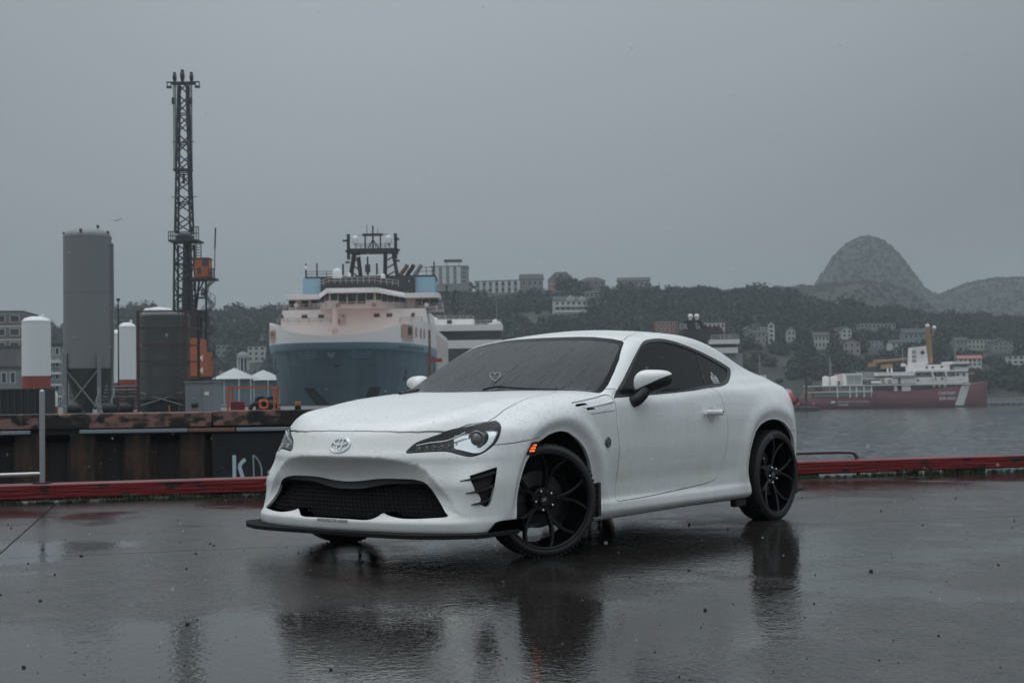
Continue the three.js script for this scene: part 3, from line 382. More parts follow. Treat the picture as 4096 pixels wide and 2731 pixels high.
{ // orange tubular frame with a lifebuoy and a heap of tyres behind
  const d = 60, sc = 0.01, X0 = -10.89, t = thing('equipment_frame', 'orange steel frame holding deck gear on the pier', 'frame', [X0, PIER_Y, -d]), w = 1.928, h = 1.34 - PIER_Y;
  for (const x of [-w / 2, w / 2]) for (const z of [0.5, -0.5]) part('post', box(0.08, h, 0.08, x, h / 2, z), PM.orange, t);
  part('top_rail', [box(w, 0.07, 0.07, 0, h, 0.5), box(w, 0.07, 0.07, 0, h, -0.5), box(0.07, 0.07, 1, w / 2, h, 0), box(0.07, 0.07, 1, -w / 2, h, 0)], PM.orange, t);
  part('low_rail', [box(w, 0.06, 0.06, 0, h * 0.28, 0.5)], PM.orange, t);
  const lb = thing('lifebuoy', 'orange ring lifebuoy hanging on the orange frame', 'lifebuoy', [-10.34, 0.63, -59.38]); part('ring', new THREE.TorusGeometry(0.168, 0.047, 10, 28), std([0.62, 0.09, 0.03], 0.5), lb); part('band', [0, 1, 2, 3].map((k) => move(new THREE.TorusGeometry(0.05, 0.012, 6, 14), Math.cos(k * 1.57 + 0.8) * 0.168, Math.sin(k * 1.57 + 0.8) * 0.168, 0, 0, k * 1.57 + 0.8, 0)), PM.white, lb);
  const bx = thing('gear_box', 'dark red box standing in the left end of the orange frame', 'box', [-11.54, PIER_Y, -60]); part('body', rbox(0.524, 0.461, 0.5, 0.03, 0, 0.754 - 0.231, 0), std([0.16, 0.02, 0.025], 0.6), bx); part('legs', [1, -1].map((k) => box(0.06, 0.524 - 0.231, 0.4, k * 0.21, (0.524 - 0.231) / 2, 0)), PM.dark, bx);
  [[-0.05, 0.42, 0.32], [0.28, 0.45, 0.36], [0.62, 0.40, 0.33], [0.1, 0.72, 0.28], [0.5, 0.70, 0.28]].forEach(([x, y, r], i) => { const o = solo('fender_tyre', move(new THREE.TorusGeometry(r * 0.72, r * 0.3, 8, 22), 0, 0, 0, 0, 0.35), PM.dark, ['lower left black tyre of the heap behind the orange frame', 'lower middle black tyre of the heap behind the orange frame', 'lower right black tyre of the heap behind the orange frame', 'upper left black tyre of the heap behind the orange frame', 'upper right black tyre of the heap behind the orange frame'][i], 'tyre', 'black tyres heaped behind the orange frame'); o.position.set(X0 + x * 1.0, PIER_Y + y, -60.9 - i * 0.12); });
  const bo = thing('bollard', 'small orange topped bollard on the pier edge in front of the ship', 'bollard', [-5.14, CAP_Y + 0.005, -34.2]); part('body', lathe([[0, 0], [0.075, 0], [0.07, 0.11]], 18), PM.dark, bo); part('cap', lathe([[0.07, 0.11], [0.072, 0.185], [0.06, 0.20], [0, 0.20]], 18), std([0.42, 0.14, 0.05], 0.6), bo);
}
{ // dark skip and small gear at the left
  const t = thing('skip', 'long black steel skip on the pier at the far left', 'skip', [-23.74, PIER_Y, -70]), w = 2.2, h = 1.5 - PIER_Y;
  part('body', [box(w, h - 0.1, 1.6, 0, h / 2, 0)], PM.dark, t); part('rib', Array.from({ length: 7 }, (_, k) => box(0.07, h, 0.08, -w / 2 + 0.1 + k * (w - 0.2) / 6, h / 2, 0.82)), std([0.03, 0.031, 0.032], 0.6), t); part('top_rim', box(w + 0.06, 0.08, 1.7, 0, h - 0.02, 0), std([0.03, 0.031, 0.032], 0.6), t);
  for (const [u, lab] of [[132, 'thin yellow stake left of its twin above the black skip'], [166, 'thin yellow stake right of its twin above the black skip']]) { const o = solo('stake', cyl(0.035, 0.03, 1.6, 0, 0.8, 0, 8), PM.yellow, lab, 'stake'); o.position.set(u === 132 ? -24.12 : -23.69, PIER_Y, -72); }
  const g = thing('gas_cylinder', 'white gas bottle with a red foot beside the silo', 'gas bottle', [-30.42, PIER_Y, -95]); part('bottle', lathe([[0.2, 0.55], [0.2, 1.3], [0.14, 1.45], [0.06, 1.5], [0.06, 1.65], [0, 1.65]], 20), PM.white, g); part('foot', lathe([[0.2, 0], [0.2, 0.55]], 20), PM.red, g);
  const b = thing('work_stand', 'small orange work stand in front of the grey shed', 'stand', [-15.56, PIER_Y, -70]); part('frame', [box(0.05, 0.42, 0.05, -0.15, 0.21, 0), box(0.05, 0.42, 0.05, 0.15, 0.21, 0), box(0.36, 0.05, 0.3, 0, 0.42, 0)], std([0.33, 0.14, 0.07], 0.6), b); part('motor', [move(new THREE.CylinderGeometry(0.14, 0.14, 0.3, 16), 0, 0.6, 0, 0, 0, 1.57), box(0.2, 0.1, 0.2, 0, 0.48, 0)], PM.dark, b);
  const k = solo('marker_stake', bar([0, 0, 0], [-0.08, 0.62, 0], 0.03, 6), std([0.35, 0.13, 0.06], 0.6), 'leaning orange stake in front of the dark framed tank', 'stake'); k.position.set(-15.55, PIER_Y, -65);
  seed = 777;                                                       // pumps and hoses heaped under the tanks
  for (const [u, v, lab] of [[-24.75, 88, 'dark pump with a pale pipe at the foot of the silo'], [-24.37, 90, 'dark pump unit between silo and dark tank'], [-28.12, 92, 'low dark pump under the silo frame']]) { const p = thing('pump', lab, 'pump', [u, PIER_Y, -v]); part('body', [move(new THREE.CylinderGeometry(0.28, 0.28, 0.9, 16), 0, 0.42, 0, 0, 0, 1.57), box(1.2, 0.12, 0.6, 0, 0.08, 0), cyl(0.2, 0.2, 0.5, 0.35, 0.8, 0)], PM.dark, p); part('pipe', tube([[-0.5, 0.4, 0.2], [-0.8, 0.7, 0.25], [-0.7, 1.3, 0.1], [-0.75, 1.7, 0]], 0.07, 8, 20), PM.steel, p); }
  const deep = thing('pipe_rack', 'dark rack of pipes behind the silo and the white tanks', 'rack', [-30.52, PIER_Y, -112]); part('upright', Array.from({ length: 6 }, (_, i) => box(0.12, 2.0, 0.12, -3 + i * 1.1, 1.0, 0)), PM.dark, deep); part('pipe', Array.from({ length: 7 }, (_, i) => move(new THREE.CylinderGeometry(0.11, 0.11, 7, 10), 0, 0.3 + i * 0.27, (i % 2) * 0.2, 0, 0, 1.57)), std([0.05, 0.062, 0.08], 0.5), deep);
}
{ // gull
  const b = thing('gull', 'white gull gliding above the tall silo', 'bird', [-19.38, 9.7, -70.0], -0.3), s = 0.012 * 0.5867;
  const wing = (q) => { const pts = [[0, 0], [20, 1.5], [34, 9], [52, 17]], p = [], t = []; pts.forEach(([x, y], i) => { const c = [9, 10, 7, 2][i] * s, th = [1.6, 1.3, 0.9, 0.3][i] * s, zz = [0, -2, -1, 3][i] * s; p.push(q * x * s, y * s + th / 2, c / 2 - zz, q * x * s, y * s + th / 2, -c / 2 - zz, q * x * s, y * s - th / 2, -c / 2 - zz, q * x * s, y * s - th / 2, c / 2 - zz); if (i) for (let k = 0; k < 4; k++) { const A = (i - 1) * 4 + k, B = (i - 1) * 4 + (k + 1) % 4; t.push(A, B, A + 4, B, B + 4, A + 4); } }); const g = new THREE.BufferGeometry(); g.setAttribute('position', new THREE.Float32BufferAttribute(p, 3)); g.setIndex(t); const gg = g.toNonIndexed(); gg.computeVertexNormals(); return gg; };
  part('body', [move(lathe([[0, -15 * s], [2.5 * s, -12 * s], [5 * s, -2 * s], [4.4 * s, 6 * s], [2.6 * s, 10 * s], [3 * s, 13 * s], [1.5 * s, 16 * s], [0, 18.5 * s]], 14), 0, 0, 0, 1.57)], std([0.6, 0.61, 0.62], 0.8), b);
  for (const q of [1, -1]) part('wing', wing(q), std([0.16, 0.165, 0.17], 0.8), b);
  part('tail', box(6 * s, 0.8 * s, 8 * s, 0, 0, -16 * s), std([0.6, 0.61, 0.62], 0.8), b);
}
// buildings of the town on the left
{
  const b = house([-101.76, 0, -285], 10.701, 18.31, 14, 0.12, HM.brown, 'brown block of flats with pale bands at the left edge of the photo', { name: 'apartment_building', cat: 'apartment building', rows: 7, cols: 4, roof: 'flat', ww: 1.6, wh: 1.2 });
  part('band', Array.from({ length: 7 }, (_, k) => box(10.701 + 0.2, 0.3, 14.2, 0, (k + 1) * 18.31 / 7 - 0.1, 0)), HM.cream, b);
  house([-89.93, 0, -250], 8.732, 10.23, 10, 0.1, std([0.15, 0.135, 0.14], 0.8), 'dull mauve warehouse below the brown flats', { name: 'warehouse', cat: 'warehouse', rows: 4, cols: 5, roof: 'flat', skip: (r) => r > 0 });
  house([-79.15, 0, -220], 7.876, 5.96, 8, 0.08, HM.grey, 'grey house with white windows low at the left edge of the photo', { rows: 2, cols: 6, roof: 'flat' });
  const w = house([-68.26, 0, -215], 1.877, 9.12, 6, 0.1, HM.grey, 'narrow grey block with white balconies between white tank and silo', { name: 'apartment_building', cat: 'apartment building', rows: 5, cols: 2, roof: 'flat' });
  part('balcony', Array.from({ length: 4 }, (_, k) => box(1.727, 0.28, 1.3, 0.2, 1.6 + k * 1.7, 3.7)), HM.white, w);
  for (const [u, d, r, lab] of [[-43.78, 225, 3.301, 'grey pavilion with a wide white tent roof'], [-42.72, 245, 3.423, 'second white tent roof partly behind the blue and white ship']]) { const t = thing('pavilion', lab, 'pavilion', [u, 0, -d]), hw = 3.93, ha = 5.66; part('roof', move(new THREE.CylinderGeometry(0.05, 1.41, ha - hw, 4, 1).rotateY(Math.PI / 4 + 0.35).scale(r, 1, r), 0, (ha + hw) / 2, 0), HM.roofL, t); part('wall', move(box(r * 1.5, hw, r * 1.5, 0, hw / 2, 0), 0, 0, 0, 0, 0.35), HM.blue, t); part('post', [-0.9, -0.3, 0.4, 0.95].map((x) => cyl(0.12, 0.12, hw, x * r, hw / 2, r * 0.9, 8)), HM.white, t); }
  const c = thing('cupola', 'small domed cupola rising behind the tent roofs', 'cupola', [-49.35, 0, -262]), r = 1.235, y0 = 6.06, y1 = 8.07;
  part('base', [box(r * 2.6, y0, r * 2.6, 0, y0 / 2, 0)], HM.grey, c); part('column', Array.from({ length: 10 }, (_, k) => cyl(0.11, 0.11, y1 - y0, Math.cos(k * 0.628) * r * 0.85, (y0 + y1) / 2, Math.sin(k * 0.628) * r * 0.85, 8)), HM.white, c); part('core', cyl(r * 0.6, r * 0.6, y1 - y0, 0, (y0 + y1) / 2, 0, 16), HM.dark, c);
  part('dome', lathe([[r, y1], [r, y1 + 0.2], [r * 0.93, y1 + r * 0.5], [r * 0.65, y1 + r * 0.9], [r * 0.25, y1 + r * 1.08], [0, y1 + r * 1.12]], 24), HM.grey, c);
}
// ---------------------------------------------------------------- ships
const SM = { blue: std([1, 1, 1], 0.5, 0, { map: texture(512, 128, (u, v, x, y) => { const n = 1 + 0.10 * tile(u, v, 60, 4, 3, 2) + 0.08 * tile(u, v, 12, 3, 5, 8), r = Math.max(0, tile(u, v, 90, 3, 8, 3) - 0.42) * 0.5; return [0.392 * n + 0.10 * r, 0.475 * n, 0.530 * n - 0.05 * r]; }, true) }), blueHi: std([0.26, 0.40, 0.50], 0.5), light: std([0.30, 0.46, 0.58], 0.5), white: std([0.84, 0.80, 0.775], 0.5), cream: std([0.66, 0.56, 0.52], 0.6), salmon: std([0.50, 0.31, 0.26], 0.7), dark: std([0.020, 0.022, 0.026], 0.6), black: std([0.014, 0.015, 0.017], 0.6), glass: std([0.018, 0.024, 0.026], 0.08), rail: std([0.45, 0.42, 0.40], 0.6), grey: std([0.28, 0.29, 0.30], 0.6), red: std([0.115, 0.016, 0.022], 0.55), yellow: std([0.33, 0.19, 0.085], 0.6), rust: std([0.25, 0.12, 0.07], 0.8) };
function railing(pts, h, m, parent, name = 'railing', gap = 1.6) {     // posts and two rails along a line
  const g = []; for (let i = 0; i < pts.length - 1; i++) { const a = V(...pts[i]), b = V(...pts[i + 1]), n = Math.max(1, Math.round(a.distanceTo(b) / gap)); for (const k of [1, 0.5]) g.push(bar([a.x, a.y + h * k, a.z], [b.x, b.y + h * k, b.z], 0.045, 4)); for (let q = 0; q <= n; q++) { const p = a.clone().lerp(b, q / n); g.push(bar([p.x, p.y, p.z], [p.x, p.y + h, p.z], 0.05, 4)); } }
  return part(name, g, m, parent);
}
function loft(rows) {                                               // rows of points, each row the same length
  const p = [], t = [], n = rows[0].length; rows.forEach((r) => r.forEach((q) => p.push(...q)));
  for (let j = 0; j < rows.length - 1; j++) for (let i = 0; i < n - 1; i++) { const a = j * n + i, b = a + n; t.push(a, a + 1, b, b, a + 1, b + 1); }
  const g = new THREE.BufferGeometry(); g.setAttribute('position', new THREE.Float32BufferAttribute(p, 3)); g.setAttribute('uv', new THREE.Float32BufferAttribute(rows.flatMap((r, j) => r.map((_, i) => [i / (n - 1), j / (rows.length - 1)])).flat(), 2)); g.setIndex(t); g.computeVertexNormals(); return g;
}
{ // the blue and white supply ship, bow on
  const t = thing('supply_ship', 'blue and white offshore supply ship seen bow on behind the pier', 'ship', [-24.5, WATER_Y, -222]);
  const plan = (b, L, aft = -62) => { const r = []; for (let i = 0; i <= 10; i++) r.push([-b, aft + (0 - aft) * i / 10]); for (let i = 1; i < 48; i++) { const a = Math.PI * (i / 48), c = Math.cos(a), s = Math.sin(a); r.push([-b * Math.sign(c) * Math.abs(c) ** 0.62, L * s ** 0.86]); } for (let i = 0; i <= 10; i++) r.push([b, aft * i / 10]); return r; };
  const ring = (b, L, y) => plan(b, L).map(([x, z]) => [x, typeof y === 'function' ? y(x, z) : y, z]);
  const yK = 11.55, sheer = (x, z) => 12.55 + 0.02 * Math.max(0, 12 - z) * 0.6;
  part('hull', loft([ring(9.6, 17, -3), ring(10.0, 18.5, 0), ring(10.5, 20.5, 4), ring(11.0, 23, 8), ring(11.4, 25.6, yK - 0.1)]), SM.blue, t);
  part('knuckle_band', [loft([ring(11.42, 25.7, yK - 0.12), ring(11.60, 26.4, yK + 0.12), ring(11.66, 26.9, sheer)])], SM.blueHi, t);
  const topW = (x, z) => 13.45 + 2.9 * (Math.min(1, Math.abs(x) / 11.6)) ** 2.2;
  part('bulwark', [loft([ring(11.67, 26.95, sheer), ring(11.62, 27.0, topW)]), loft([ring(11.45, 26.7, topW), ring(11.4, 26.6, sheer)]), loft([ring(11.62, 27.0, topW), ring(11.45, 26.7, topW)])], SM.white, t);
  part('foredeck', [loft([ring(11.4, 26.3, 12.3), ring(0.1, 0.1, 12.3)])], SM.salmon, t);
  // fittings on the hull
  const onHull = (ang, y) => { const f = (y) => { const ys = [-3, 0, 4, 8, yK], bs = [9.6, 10, 10.5, 11, 11.4], Ls = [17, 18.5, 20.5, 23, 25.6]; let i = 0; while (i < 3 && y > ys[i + 1]) i++; const q = (y - ys[i]) / (ys[i + 1] - ys[i]); return [bs[i] + (bs[i + 1] - bs[i]) * q, Ls[i] + (Ls[i + 1] - Ls[i]) * q]; }, [b, L] = y > yK ? [11.66, 26.8] : f(y), c = Math.cos(ang), s = Math.sin(ang); return [b * Math.sign(c) * Math.abs(c) ** 0.62, y, L * s ** 0.86]; };
  const patchOn = (a0, a1, y0, y1, sk, off = 0.06) => { const rows = []; for (let j = 0; j <= 6; j++) { const r = []; for (let i = 0; i <= 6; i++) { const y = y0 + (y1 - y0) * j / 6, a = a0 + (a1 - a0) * i / 6 + sk * (1 - j / 6), p = onHull(a, y), q = onHull(a, y); r.push([p[0] * (1 + off / 12), q[1], p[2] * (1 + off / 24)]); } rows.push(r); } return loft(rows); };
  part('anchor_pocket', patchOn(1.72, 1.84, 3.2, 6.4, -0.16), SM.black, t); part('anchor_pocket', patchOn(1.18, 1.33, 3.2, 6.4, 0.12), SM.black, t);
  part('hawse_hole', box(0.6, 0.5, 0.3, 0.1, 9.5, onHull(1.57, 9.5)[2] + 0.02), SM.black, t);
  for (const [a, y] of [[0.72, 7.4], [0.50, 7.3], [0.70, 8.2], [2.35, 8.6], [2.6, 7.4]]) part('hull_mark', patchOn(a, a + 0.05, y, y + 0.5, 0.02), SM.black, t);
  part('draught_mark', [patchOn(2.35, 2.42, 8.0, 10.6, 0.26), patchOn(2.62, 2.66, 6.0, 7.4, 0.1)], SM.dark, t);
  part('bow_stripe', [[1.28, 1.53], [1.62, 1.86]].flatMap(([a, b]) => [patchOn(a, b, 11.2, 11.32, 0), patchOn(a + 0.03, b - 0.02, 10.85, 10.97, 0), patchOn(a + 0.06, b - 0.04, 10.5, 10.62, 0)]), SM.light, t);
  part('bow_star', [0, 1, 2, 3].map((k) => { const p = onHull(1.575, 11.0); return move(box(0.14, 1.15, 0.1), p[0], p[1], p[2] + 0.15, 0, 0, k * Math.PI / 4); }), SM.light, t);
  const nm = canvasTex(512, 64, (c, w, h) => { c.clearRect(0, 0, w, h); c.fillStyle = '#10161c'; c.font = 'bold 52px sans-serif'; c.textBaseline = 'middle'; c.fillText('MAERSK MOBILISER', 4, h / 2 + 3, 504); });
  { const rows = [], uv = []; for (let j = 0; j <= 1; j++) { const r = []; for (let i = 0; i <= 16; i++) { const a = 0.92 - 0.62 * i / 16, p = onHull(a, 11.9); r.push([p[0] * 1.012, 11.72 + j * 0.62, p[2] * 1.006]); uv.push(i / 16, j); } rows.push(r); } const g = loft(rows); g.setAttribute('uv', new THREE.Float32BufferAttribute(uv, 2)); const o = part('ship_name', g, std(0xffffff, 0.6, 0, { map: nm, transparent: true, alphaTest: 0.3 }), t); o.castShadow = false; }
  for (const [a, b, y0, y1, m] of [[0.62, 0.86, 13.3, 15.2, SM.salmon], [2.22, 2.42, 13.3, 14.6, SM.salmon]]) { const o = part('mooring_recess', patchOn(a, b, y0, y1, 0, 0.14), m, t); part('winch', [patchOn(a + 0.05, a + 0.12, y0 + 0.5, y1 - 0.3, 0, 0.24)], a < 1 ? SM.black : SM.rust, o); part('fender_slat', Array.from({ length: 6 }, (_, k) => patchOn(a + 0.01 + k * (b - a) / 6, a + 0.025 + k * (b - a) / 6, 12.75, 13.25, 0, 0.2)), SM.salmon, o); }
  for (const a of [0.52, 0.38, 0.26, 2.52, 2.6]) part('side_port', patchOn(a, a + 0.035, 13.6, 15.0, 0, 0.12), SM.salmon, t);
  part('fender_post', [box(0.5, 7.5, 0.4, 11.75, 11.4, 2.2)], SM.rust, t);
  // superstructure
  const W = 11.4, yA = 12.2, yB = 18.65, yC = 20.27, yD = 21.95;
  part('superstructure', [move(prism([[-W, yA], [W, yA], [W, yB - 1.6], [W - 0.25, yB], [-W + 0.25, yB], [-W, yB - 1.6]], 24), 0, 0, -24)], SM.white, t);
  part('house_side', [box(0.4, 8.5, 42, 11.55, 11.2, -42)], SM.cream, t);
  for (const zx of [310, 440, 877, 975]) { const f = part('window', rbox(0.95, 0.66, 0.12, 0.05, -7.67 + (zx - 310) * 0.0198, 17.68, 0.04), SM.salmon, t); part('pane', box(0.78, 0.4, 0.05, -7.67 + (zx - 310) * 0.0198, 17.62, 0.11), SM.glass, f); }
  for (const [zx, q] of [[130, -1], [1160, 1]]) { const f = part('window', move(box(0.6, 0.7, 0.1), -11.23 + (zx - 130) * 0.0198, 17.66, 0.06, 0, 0, q * -0.35), SM.salmon, t); part('pane', move(box(0.36, 0.45, 0.05), -11.23 + (zx - 130) * 0.0198, 17.66, 0.13, 0, 0, q * -0.35), SM.glass, f); }
  { const f = part('door', box(1.1, 1.75, 0.1, -1.78, 17.11, 0.06), SM.cream, t); part('porthole', move(cyl(0.13, 0.13, 0.06, 0, 0, 0, 12), -1.66, 17.6, 0.13, 1.57), SM.glass, f); part('hose_box', box(0.25, 0.6, 0.2, -2.29, 16.77, 0.2), SM.rust, f); }
  part('deck_crane', [cyl(0.42, 0.36, 18.5 - yA, -2.61, (18.5 + yA) / 2, 3, 16), cyl(0.12, 0.10, 1.0, -2.53, 18.95, 3, 10), box(1.1, 0.5, 1.0, -3.14, 15.48, 3.2), bar([-2.07, 15.19, 3.4], [-2.65, 16.36, 3.2], 0.12)], SM.cream, t);
  part('deck_gear', [box(1.2, 0.7, 1, -2.51, 12.7, 8), box(1.6, 0.5, 1, -2, 12.6, 12), box(2.4, 0.5, 1, 3.0, 12.6, 12)], SM.rust, t);
  railing([[-11.92, 16.61, 0.3], [-3.52, 16.51, 0.3]], 0.8, SM.rail, t); railing([[7.16, 16.41, 0.3], [10.62, 16.51, 0.3]], 0.8, SM.rail, t);
  // wheelhouse: front bay of five panes, canted sides, wings with panes of their own
  const yR0 = 21.0, yR1 = 21.78, zF = 2.2, wx = (zx) => (zx - 697) * 0.01958;
  part('bridge_core', [move(prism([[wx(345), -9], [wx(345), -2.0], [wx(515), zF - 0.1], [wx(878), zF - 0.1], [wx(1110), -2.0], [wx(1110), -9]].map(([x, z]) => [x, -z]), yR0 - yB - 0.02), 0, yB, 0, -Math.PI / 2)], SM.cream, t);
  for (const [a, b] of [[165, 345], [1110, 1345]]) part('bridge_wing', box(wx(b) - wx(a), yC - yB, 5, (wx(b) + wx(a)) / 2, (yB + yC) / 2, -4.2), SM.cream, t);
  const slabUp = (pts, y0, y1) => move(prism(pts.map(([x, z]) => [x, -z]), y1 - y0 - 0.1, 0.05), 0, y0 + 0.05, 0, -Math.PI / 2);
  part('bridge_roof', [slabUp([[wx(150), -7], [wx(145), -0.6], [wx(180), 0.2], [wx(430), 0.4], [wx(430), -7]], yC, yC + 0.75), slabUp([[wx(1105), -7], [wx(1105), 0.4], [wx(1340), 0.2], [wx(1374), -0.6], [wx(1372), -7]], yC, yC + 0.75), loft([[[wx(425), yC + 0.02, 0.5], [wx(505), yR0, zF + 0.7], [wx(885), yR0, zF + 0.7], [wx(1108), yC + 0.02, 0.5]], [[wx(425), yC + 0.78, 0.55], [wx(500), yR1, zF + 0.9], [wx(890), yR1, zF + 0.9], [wx(1108), yC + 0.78, 0.55]], [[wx(425), yC + 0.78, -7], [wx(500), yR1, -7], [wx(890), yR1, -7], [wx(1108), yC + 0.78, -7]]])], SM.white, t);
  [[528, 580, 612, 662], [592, 650, 612, 690], [664, 726, 614, 692], [740, 800, 614, 692], [810, 865, 612, 662]].forEach(([a, b, y0, y1]) => part('bridge_window', move(box(wx(b) - wx(a), (y1 - y0) * 0.0196, 0.12), wx((a + b) / 2), yR0 - 0.02 - ((y0 + y1) / 2 - 611) * 0.0194, zF + 0.05, 0.1), SM.glass, t));
  for (const [x0, z0, x1, z1, n] of [[wx(350), -1.7, wx(515), zF - 0.2, 4], [wx(880), zF - 0.2, wx(1105), -1.7, 5]]) for (let k = 0; k < n; k++) { const f = (k + 0.5) / n, x = x0 + (x1 - x0) * f, z = z0 + (z1 - z0) * f, L = Math.hypot(x1 - x0, z1 - z0) / n; part('bridge_window', move(box(L * 0.78, 1.3, 0.1), x, yC + 0.1 + (k === (x0 < 0 ? n - 1 : 0) ? 0.25 : 0), z + 0.12, 0, Math.atan2(z0 - z1, x1 - x0), 0), SM.glass, t); }
  for (const [a, b] of [[168, 218], [268, 322], [1180, 1228], [1238, 1285], [1298, 1362]]) part('bridge_window', box(wx(b) - wx(a), 0.95, 0.1, wx((a + b) / 2), yC - 0.55, -1.62), SM.glass, t);
  railing([[wx(85), yB, -0.3], [wx(345), yB, -0.3], [wx(345), yB, 0.3], [wx(500), yB, 3.4], [wx(890), yB, 3.4], [wx(1100), yB, 0.3], [wx(1240), yB, -0.3]], 0.9, SM.rail, t, 'bridge_railing', 1.1);
  part('wing_balcony', [box(3.0, 0.22, 3.2, wx(1330), yB - 0.35, -3), box(0.15, 1.3, 0.15, wx(1398), yB + 0.2, -2), ...[0, 1, 2].map((k) => bar([wx(1268), yB + 0.4 * k, -1.3], [wx(1405), yB + 0.4 * k, -1.3], 0.05, 4))], SM.cream, t);
  part('searchlight', [move(new THREE.SphereGeometry(0.42, 14, 10), wx(1272), yB + 0.5, -0.6), move(new THREE.SphereGeometry(0.4, 14, 10), wx(235), yB + 0.8, -0.6), cyl(0.12, 0.12, 1, wx(235), yB + 0.1, -0.6)], SM.white, t);
  for (const zx of [410, 590, 870, 1192]) part('lifebuoy', move(new THREE.TorusGeometry(0.24, 0.09, 8, 16), wx(zx), yB + 0.45, zx > 500 && zx < 890 ? 3.5 : -0.1), SM.rust, t);
  // top deck: dark house, light blue casings, rails, domes
  const yT = yD + 0.2, yU = 24.24;
  part('dark_house', [box(15.2, yU - yT + 0.2, 10, wx(768), (yT + yU) / 2, -13), box(21.2, 0.55, 8, wx(777), yU + 0.15, -14)], SM.dark, t);
  for (const [a, b] of [[230, 378], [1160, 1312]]) part('funnel_casing', [box(wx(b) - wx(a) + 0.2, 3.4, 6, wx((a + b) / 2), yU - 1.65, -12)], SM.light, t);
  railing([[wx(250), yU + 0.4, -10], [wx(500), yU + 0.4, -10]], 0.85, SM.dark, t, 'deck_railing'); railing([[wx(1180), yU + 0.4, -10], [wx(1310), yU + 0.4, -10]], 1.3, SM.dark, t, 'deck_railing');
  railing([[wx(430), yD, 2], [wx(520), yD + 0.5, 3], [wx(880), yD + 0.5, 3], [wx(1060), yD, 2]], 0.9, SM.rail, t, 'deck_railing', 0.9);
  part('signal_post', [[245, 365], [337, 360], [1310, 350]].map(([x, y]) => box(0.22, 2.4, 0.22, wx(x), yU + 1.4, -10)), SM.black, t);
  for (const [zx, zy, r, lab] of [[530, 452, 0.78], [903, 480, 0.36], [272, 405, 0.28], [627, 466, 0.3]]) part('radome', lathe([[r, -r * 1.1], [r, 0], [r * 0.85, r * 0.55], [r * 0.5, r * 0.88], [0, r]], 18).translate(wx(zx), 33.99 - zy * 0.02016, -6), std([0.72, 0.73, 0.74], 0.5), t);
  // mast
  const my = (zy) => 35.0 - zy * 0.02095 + 0.0, mx = (zx) => (zx - 705) * 0.0208;
  const legs = []; for (const [a, b] of [[640, 600], [665, 690], [885, 880], [945, 985]]) for (const z of [-13, -15.5]) legs.push(bar([mx(a < 800 ? a : a), my(285), z], [mx(b), my(520), z], 0.24, 6)); for (const y of [330, 390, 450]) legs.push(bar([mx(620), my(y), -13], [mx(680), my(y + 40), -13], 0.12, 4), bar([mx(885), my(y + 40), -13], [mx(960), my(y), -13], 0.12, 4));
  part('mast_leg', legs, SM.black, t);
  part('mast_platform', [box(mx(985) - mx(605), 0.7, 3.4, mx(795), my(282), -14.2), box(0.5, 4.2, 0.4, mx(598), my(250), -13), box(0.5, 4.2, 0.4, mx(972), my(250), -13), ...[[570, 202], [590, 285], [985, 195], [988, 280], [985, 365], [590, 372]].map(([x, y]) => box(0.7, 0.3, 0.4, mx(x), my(y), -13))], SM.black, t);
  railing([[mx(660), my(265), -12.6], [mx(930), my(265), -12.6]], 0.7, SM.dark, t, 'mast_railing', 0.8);
  part('mast_top', [box(0.22, my(150) - my(265), 0.3, mx(726), my(207), -14), box(0.22, my(150) - my(265), 0.3, mx(848), my(207), -14), box(mx(866) - mx(706), 0.4, 0.5, mx(786), my(152), -14), box(0.26, my(82) - my(265), 0.3, mx(788), my(173), -14), bar([mx(672), my(155), -14], [mx(706), my(152), -14], 0.05, 4), bar([mx(866), my(152), -14], [mx(910), my(150), -14], 0.05, 4), bar([mx(740), my(72), -14], [mx(741), my(140), -14], 0.05, 4), bar([mx(826), my(108), -14], [mx(828), my(140), -14], 0.05, 4), bar([mx(788), my(190), -14], [mx(745), my(262), -14], 0.1, 4), bar([mx(788), my(190), -14], [mx(835), my(262), -14], 0.1, 4)], SM.black, t);
  for (const zx of [653, 917]) part('radome', [lathe([[0.5, -0.75], [0.56, 0], [0.5, 0.32], [0.28, 0.54], [0, 0.6]], 18).translate(mx(zx), my(192), -13), cyl(0.5, 0.5, 0.12, mx(zx), my(212), -13), cyl(0.15, 0.15, 0.7, mx(zx), my(235), -13)], std([0.72, 0.73, 0.74], 0.5), t);
  part('radar', [box(mx(832) - mx(680), 0.2, 0.3, mx(756), my(343), -9)], SM.white, t); part('radar_post', [cyl(0.22, 0.12, my(345) - my(490), mx(768), my(418), -9), box(0.8, 1.2, 0.6, mx(768), my(440), -9)], SM.black, t); for (const x of [700, 835, 570]) part('vent_post', cyl(0.16, 0.16, 1.8, mx(x), my(440), -10, 8), SM.black, t);
  for (const [a, b, m] of [[1010, 1068, SM.rust], [1068, 1122, SM.black], [1132, 1184, SM.grey]]) part('exhaust_pipe', tube([[wx(a), yU + 0.1, -15], [wx(a) + 0.05, yU + 0.9, -15], [wx(b) - 0.2, yU + 2.1, -15], [wx(b) + 0.02, yU + 2.6, -15]], 0.36, 10, 16), m, t);
}
